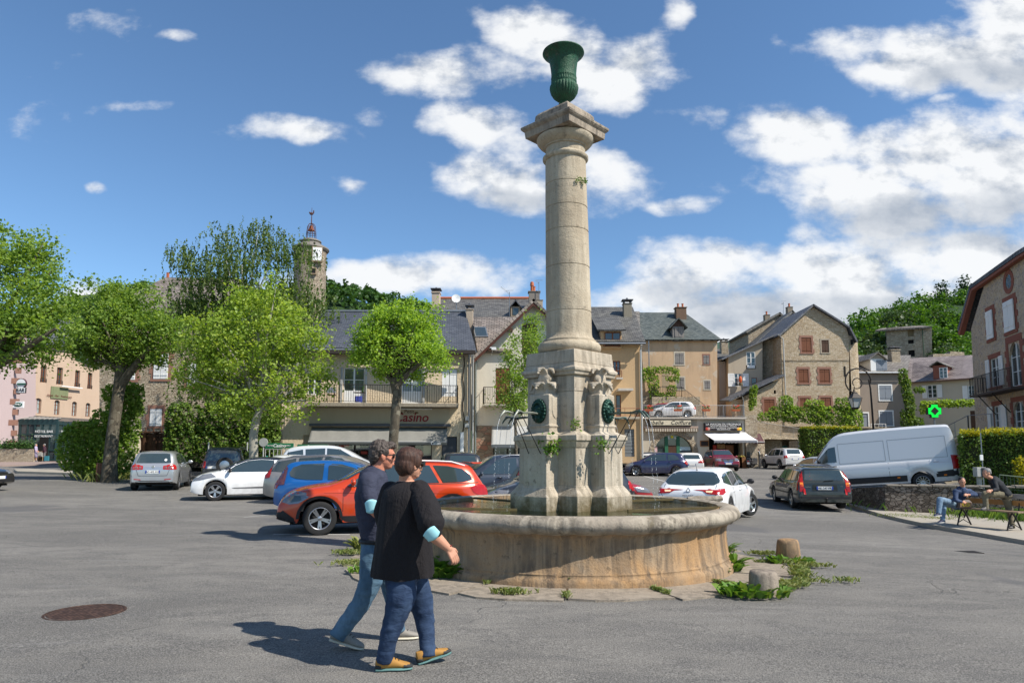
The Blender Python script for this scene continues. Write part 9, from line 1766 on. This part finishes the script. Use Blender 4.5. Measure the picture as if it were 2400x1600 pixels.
mb=MB();mb.box((.075,.01,-.02),(.095,.07,.022),HM);mb.box((.075,-.07,-.02),(.095,-.01,.022),HM);mb.box((-.01,-.088,.002),(.08,-.078,.012),HM);mb.build('sunglasses',PLATET,W_)
BLK=newmat('black_crinkled_cotton');m_,nt,b_=BLK;b_.inputs['Base Color'].default_value=(.012,.010,.011,1);b_.inputs['Roughness'].default_value=.85;v=coords(nt);bump(nt,b_,mth(nt,'ADD',noise_n(nt,coords(nt,(3,3,.6)),45,4),noise_n(nt,v,25,4,.6)),.008,.9)
mb=MB();vs=[];N=180
prof=[(1127,954,26,23),(1131,954,36,30),(1138,953,52,40),(1148,951,66,50),(1170,949,71,56),(1200,948,73,59),(1230,947,74,62),(1260,946,73.5,64),(1290,946,73,68),(1320,945,73,72),(1338,944,72,74),(1348,944,71,74)]
S_=Yw/F
for i,(py,px,hw,hd_)in enumerate(prof):
 c=A(px,py,5.12)
 for j in range(N):
  a=2*pi*j/N;t_=i/(len(prof)-1);pl_=.0022*sin(a*44+sin(a*5)*3)*max(0,1-1.6*t_)*(1 if i>0 else.4)+.006*t_*sin(a*7+1.2)+.005*t_*sin(a*13+t_*6);q=fw*(cos(a)*hd_*S_*1.0)+rt_*(sin(a)*hw*S_);q=q*(1+pl_/.22);dz=.005*t_*sin(a*5+1);vs.append(c+q+Vector((0,0,dz)))
K=len(prof);mb.add(vs,[(i*N+j,i*N+(j+1)%N,(i+1)*N+(j+1)%N,(i+1)*N+j)for i in range(K-1)for j in range(N)]+[tuple(range((K-1)*N,K*N))]);mb.build('blouse',m_,W_,smooth=70)
mb=MB();chain(mb,[A(983,1150,5.0),A(1000,1190,4.88),A(1010,1225,4.80),A(1014,1243,4.79)],[.085,.100,.098,.070],20);remesh(mb,'sleeve',m_,W_,.010,4,lambda c:.006*noise.noise(c*22)+.004*noise.noise(Vector((c.x*60,c.y*60,c.z*9))))
mb=MB();chain(mb,[A(915,1150,5.28),A(900,1200,5.34),A(905,1240,5.3)],[.08,.085,.065],16);remesh(mb,'far_sleeve',m_,W_,.012,3)
e_=A(1011,1250,4.725);mask_patch(frame_M(e_,Vector((.62,-.1,.55)),Vector((.35,-.9,.1))),.105,.10,W_)
mb=MB();hipA,hipB=A(942,1330,5.04),A(960,1330,5.22)
mb.ell(A(950,1325,5.13),(.17,.15,.14),18);leg(mb,[hipA,A(940,1400,5.0),A(925,1450,5.0),A(912,1490,5.0),A(902,1540,5.02)],[.13,.11,.083,.070,.060]);leg(mb,[hipB,A(985,1400,5.28),A(995,1450,5.28),A(1000,1490,5.26),A(1003,1528,5.22)],[.12,.10,.076,.066,.058])
remesh(mb,'jeans',D_DARK,W_,.011,3,lambda c:.005*noise.noise(Vector((c.x*9,c.y*9,c.z*30)))+.004*noise.noise(c*18))
TAN=plain('tan_suede',(.36,.185,.045),.75,0,.15,20);SOLE=plain('teal_sole',(.10,.20,.19),.7,0,.5,9);DKS=plain('dark_rubber',(.03,.03,.03),.7)
shoe('left_shoe' if 0 else 'shoe',A(906,1560,5.03),A(960,1565,5.06),gz(-.9,5)+.0,(TAN,SOLE,DKS),W_,1.0);shoe('shoe',A(1003,1540,5.22),A(1050,1530,5.28),gz(-.6,5.2)+.012,(TAN,SOLE,DKS),W_,1.0,13)
Ym=5.75;A=lambda px,py,Y=Ym:at(px-9,py,Y+.17);M_=thing('person','man in a navy shirt and faded jeans walking just behind the woman','person',(A(880,1480).x,Ym,gz(-1.1,5.7)),0,None)
hc=A(908,1066,5.75);mb=MB();HM=head(mb,hc,Vector((.97,.22,-.08)),1.02);cap(mb,hc+Vector((-.035,0,-.07)),A(893,1106),.062,.066);mb.ell(A(890,1113),(.07,.075,.035),14)
chain(mb,[A(880,1190,5.62),A(905,1215,5.5),A(925,1235,5.5)],[.045,.038,.028]);hand(mb,A(925,1235,5.5),Vector((.6,.1,-.6)),Vector((.3,-.9,.2)),1,.6);chain(mb,[A(892,1112),A(876,1128,5.64),A(874,1165,5.58),A(880,1190,5.62)],[.05,.045,.042,.042],10);remesh(mb,'body',SKINR,M_,.006,3)
mb=MB();E=lambda p,r:mb.ell(p,r,16,HM);E((-.03,0,.048),(.10,.086,.082));E((-.065,0,.0),(.06,.08,.075));E((-.072,0,-.05),(.042,.062,.045));E((.05,0,.085),(.05,.062,.035))
for s_ in(-1,1):E((-.005,s_*.068,.03),(.045,.02,.04))
remesh(mb,'hair',H_GR,M_,.007,2,lambda c:.010*noise.noise(c*55)+.006*noise.noise(c*110))
mb=MB();mb.box((-.01,-.082,.0),(.09,-.076,.01),HM);mb.box((.086,-.07,-.018),(.092,-.012,.018),HM);mb.build('glasses',PLATET,M_)
NAVY=denim('navy_cotton',(.030,.034,.058),(.042,.047,.075))
mb=MB();chain(mb,[A(884,1122),A(882,1160),A(884,1200),A(890,1245),A(893,1262)],[.125,.155,.150,.135,.13],20);mb.ell(A(873,1125,5.62),(.085,.085,.075),14);mb.ell(A(895,1122,5.9),(.085,.085,.075),14);chain(mb,[A(872,1130,5.6),A(874,1165,5.56),A(880,1184,5.56)],[.075,.068,.062],16)
mb.ell(A(905,1180),(.13,.14,.17),16);remesh(mb,'shirt',NAVY,M_,.011,4,lambda c:.006*noise.noise(Vector((c.x*8,c.y*8,c.z*16)))+.003*noise.noise(c*24))
mb=MB();zb4=A(893,1266).z;mb.tube([A(893,1266)+Vector((.142*cos(a),.142*sin(a),0))for a in[pi*k/12 for k in range(25)]],.018,6);mb.build('belt',PLATET,M_)
e_=A(880,1186,5.48);mask_patch(frame_M(e_,Vector((.9,-.1,.2)),Vector((.0,-1,.05))),.10,.115,M_);mb=MB();mb.box(A(855,1150,5.64),A(857,1156,5.63));mb.build('sunglass_cord',PLATET,M_)
mb=MB();mb.ell(A(893,1280),(.145,.14,.13),16);leg(mb,[A(885,1300,5.68),A(878,1360,5.64),A(858,1410,5.62),A(828,1450,5.60),A(805,1483,5.60)],[.115,.098,.080,.074,.068]);leg(mb,[A(905,1300,5.88),A(925,1370,5.9),A(935,1420,5.9),A(940,1470,5.92)],[.11,.09,.072,.062])
remesh(mb,'jeans',D_LIGHT,M_,.011,3,lambda c:.006*noise.noise(Vector((c.x*10,c.y*10,c.z*26)))+.004*noise.noise(c*18))
GRY=plain('grey_knit_shoe',(.24,.22,.19),.8,0,.2,30);WS=plain('off_white_sole',(.52,.48,.38),.6)
shoe('shoe',A(806,1500,5.62),A(856,1512,5.60),gz(-1.4,5.6)+.045,(GRY,WS),M_,1.08,-14);shoe('shoe',A(938,1485,5.92),A(975,1485,5.95),gz(-.95,5.9),(GRY,WS),M_,1.05,0)
def figure(label,J,Y,cols,hairmat,face,v=.014,loc=None,skirt=False,group=None,fat=1.0):
 A=lambda k:at(J[k][0],J[k][1],J[k][2]if len(J[k])>2 else Y);t=thing('person',label,'person',loc or A('an1'),0,group);top,bot,sh=cols;f=fat
 mb=MB();HM=head(mb,A('head'),face,1.0);cap(mb,A('head')+Vector((0,0,-.07)),A('neck'),.055,.06)
 for s in '12':
  chain(mb,[A('neck'),A('sh'+s),A('el'+s),A('ha'+s)],[.05,.04,.036,.03],10);d=(A('ha'+s)-A('el'+s)).normalized();hand(mb,A('ha'+s),d,Vector((0,-.9,.4)),1.0,.7)
 if skirt:
  for s in '12':chain(mb,[A('neck'),A('pelvis'),A('kn'+s),A('an'+s)],[.05,.05,.055,.035],10)
 remesh(mb,'body',SKIN,t,v*.7,2)
 mb=MB();c,p=A('neck'),A('pelvis');chain(mb,[c.lerp(p,.12),c.lerp(p,.4),c.lerp(p,.75),p],[.13*f,.155*f,.145*f,.15*f],14)
 for s in '12':mb.ell(A('sh'+s),(.08,)*3,10);cap(mb,A('sh'+s),A('neck').lerp(p,.2),.075,.11,10);chain(mb,[A('sh'+s),A('el'+s),A('el'+s).lerp(A('ha'+s),.75 if not skirt else.1)],[.07,.055,.045],10)
 remesh(mb,'top',top,t,v,3,lambda c:.008*noise.noise(c*14))
 mb=MB();mb.ell(p-Vector((0,0,.02)),(.16*f,.15*f,.12),12)
 for s in '12':
  if skirt:chain(mb,[p,A('kn'+s)],[.15,.13],10)
  else:h=p.lerp(A('kn'+s),.22);chain(mb,[h,A('kn'+s),A('an'+s)],[.105*f,.078*f,.06],10)
 remesh(mb,'skirt' if skirt else 'trousers',bot,t,v,3,lambda c:.008*noise.noise(c*16))
 for s in '12':a,b2=A('an'+s),A('to'+s);shoe('shoe',a,b2,min(a.z,b2.z)-.04,sh,t,.98,0)
 mb=MB();E=lambda p,r:mb.ell(p,r,12,HM);E((-.03,0,.045),(.10,.088,.085));E((-.065,0,.0),(.055,.08,.07));remesh(mb,'hair',hairmat,t,.012,2,lambda c:.006*noise.noise(c*50))
 mb=MB()
 for s_ in(-1,1):mb.ell((.088,s_*.03,.0),(.006,.012,.007),8,HM)
 mb.build('eyes',PLATET,t);return t,HM
SNK=(plain('navy_sneaker',(.03,.035,.07),.7),plain('white_sole',(.6,.6,.58),.6));GSH=(plain('grey_trainer',(.16,.15,.14),.7),plain('dark_sole',(.08,.08,.08),.7))
t,_=figure('woman in a dark blue jacket sitting cross legged on the bench',dict(head=(2255,1128,18.55),neck=(2255,1144,18.6),sh1=(2240,1152,18.55),sh2=(2271,1151,18.75),el1=(2240,1172,18.4),ha1=(2256,1176,18.4),el2=(2291,1160,18.75),ha2=(2268,1159,18.5),pelvis=(2243,1182,18.75),kn1=(2203,1170,18.3),an1=(2200,1201,18.2),to1=(2187,1206,18.1),kn2=(2212,1178,18.55),an2=(2209,1217,18.4),to2=(2196,1222,18.3)),18.6,(denim('blue_jacket',(.022,.04,.09),(.05,.075,.14)),D_MID,SNK),H_DK,Vector((-.25,-.95,-.05)))
t,_=figure('grey haired man in a black top and olive trousers with one foot on the bench',dict(head=(2312,1108,17.9),neck=(2326,1122,17.95),sh1=(2330,1127,17.8),sh2=(2334,1126,18.15),el1=(2337,1147,17.65),ha1=(2323,1149,17.6),el2=(2330,1145,18.25),ha2=(2318,1150,18.0),pelvis=(2356,1158,17.95),kn1=(2308,1157,17.75),an1=(2311,1190,17.72),to1=(2294,1192,17.6),kn2=(2367,1197,17.95),an2=(2373,1233,17.8),to2=(2358,1236,17.6)),17.9,(plain('black_knit',(.016,.018,.022),.8,0,.3,30),plain('olive_cotton',(.15,.13,.085),.85,0,.25,8,.01),GSH),H_GREY,Vector((-.96,-.2,-.15)),loc=at(2373,1238,17.8))
def stand(px,Y,H,**k):
 g=gz((px-1200)/F*Y,Y)+k.pop('dz',.1);s=F/Y;o=1060+(EYE-g)*s;y=lambda m:o-m*s;X=lambda m:px+m*s;d=k.pop('d',1)
 J=dict(head=(X(.02*d),y(H-.13)),neck=(X(0),y(H-.28)),sh1=(X(-.04),y(H-.33),Y-.17),sh2=(X(.04),y(H-.33),Y+.17),el1=(X(-.02),y(H-.6),Y-.22),ha1=(X(.16*d),y(H-.72),Y-.18),el2=(X(.02),y(H-.6),Y+.2),ha2=(X(.18*d),y(H-.66),Y+.1),pelvis=(X(-.02*d),y(H*.53)),kn1=(X(.03*d),y(H*.28),Y-.1),kn2=(X(-.02*d),y(H*.28),Y+.1),an1=(X(0),y(.09),Y-.1),an2=(X(-.06*d),y(.09),Y+.1),to1=(X(.12*d),y(.06),Y-.1),to2=(X(.06*d),y(.06),Y+.1));return figure(k.pop('label'),J,Y,**k)
stand(84,61.8,1.62,label='woman in a lilac top and skirt standing by the café tables',cols=(plain('lilac_cotton',(.42,.36,.50),.8),plain('grey_purple_cloth',(.20,.17,.24),.8),SNK),hairmat=H_GREY,face=Vector((1,.1,0)),v=.025,skirt=True)
stand(104,61.8,1.62,label='white haired woman in a dark cardigan over red holding a bag by the café',cols=(plain('dark_cardigan',(.05,.02,.03),.8),plain('grey_trouser',(.12,.11,.11),.8),SNK),hairmat=H_GREY,face=Vector((-1,-.2,0)),d=-1,v=.025)
p=at(110,1068,61.6);t=thing('shopping_bag','teal shopping bag beside the woman in the dark cardigan','bag',p);mb=MB();mb.rstack([(p.z-.45,p.x-.18,p.x+.18,61.5,61.7),(p.z,p.x-.2,p.x+.2,61.55,61.65)]);mb.build('bag_body',plain('teal_bag',(.03,.16,.20),.6),t,bevel=.02);mb=MB();mb.tube([(p.x-.1,61.6,p.z),(p.x-.05,61.6,p.z+.2),(p.x+.05,61.6,p.z+.2),(p.x+.1,61.6,p.z)],.012,5);mb.build('bag_handle',BLACKP,t)
stand(1777,58.3,1.6,label='person in a white shirt beside the scooters under the dark awning',cols=(plain('white_shirt',(.5,.5,.52),.8),plain('dark_trouser',(.04,.04,.05),.8),SNK),hairmat=H_DK,face=Vector((-1,-.2,0)),v=.025,d=-1,dz=0)
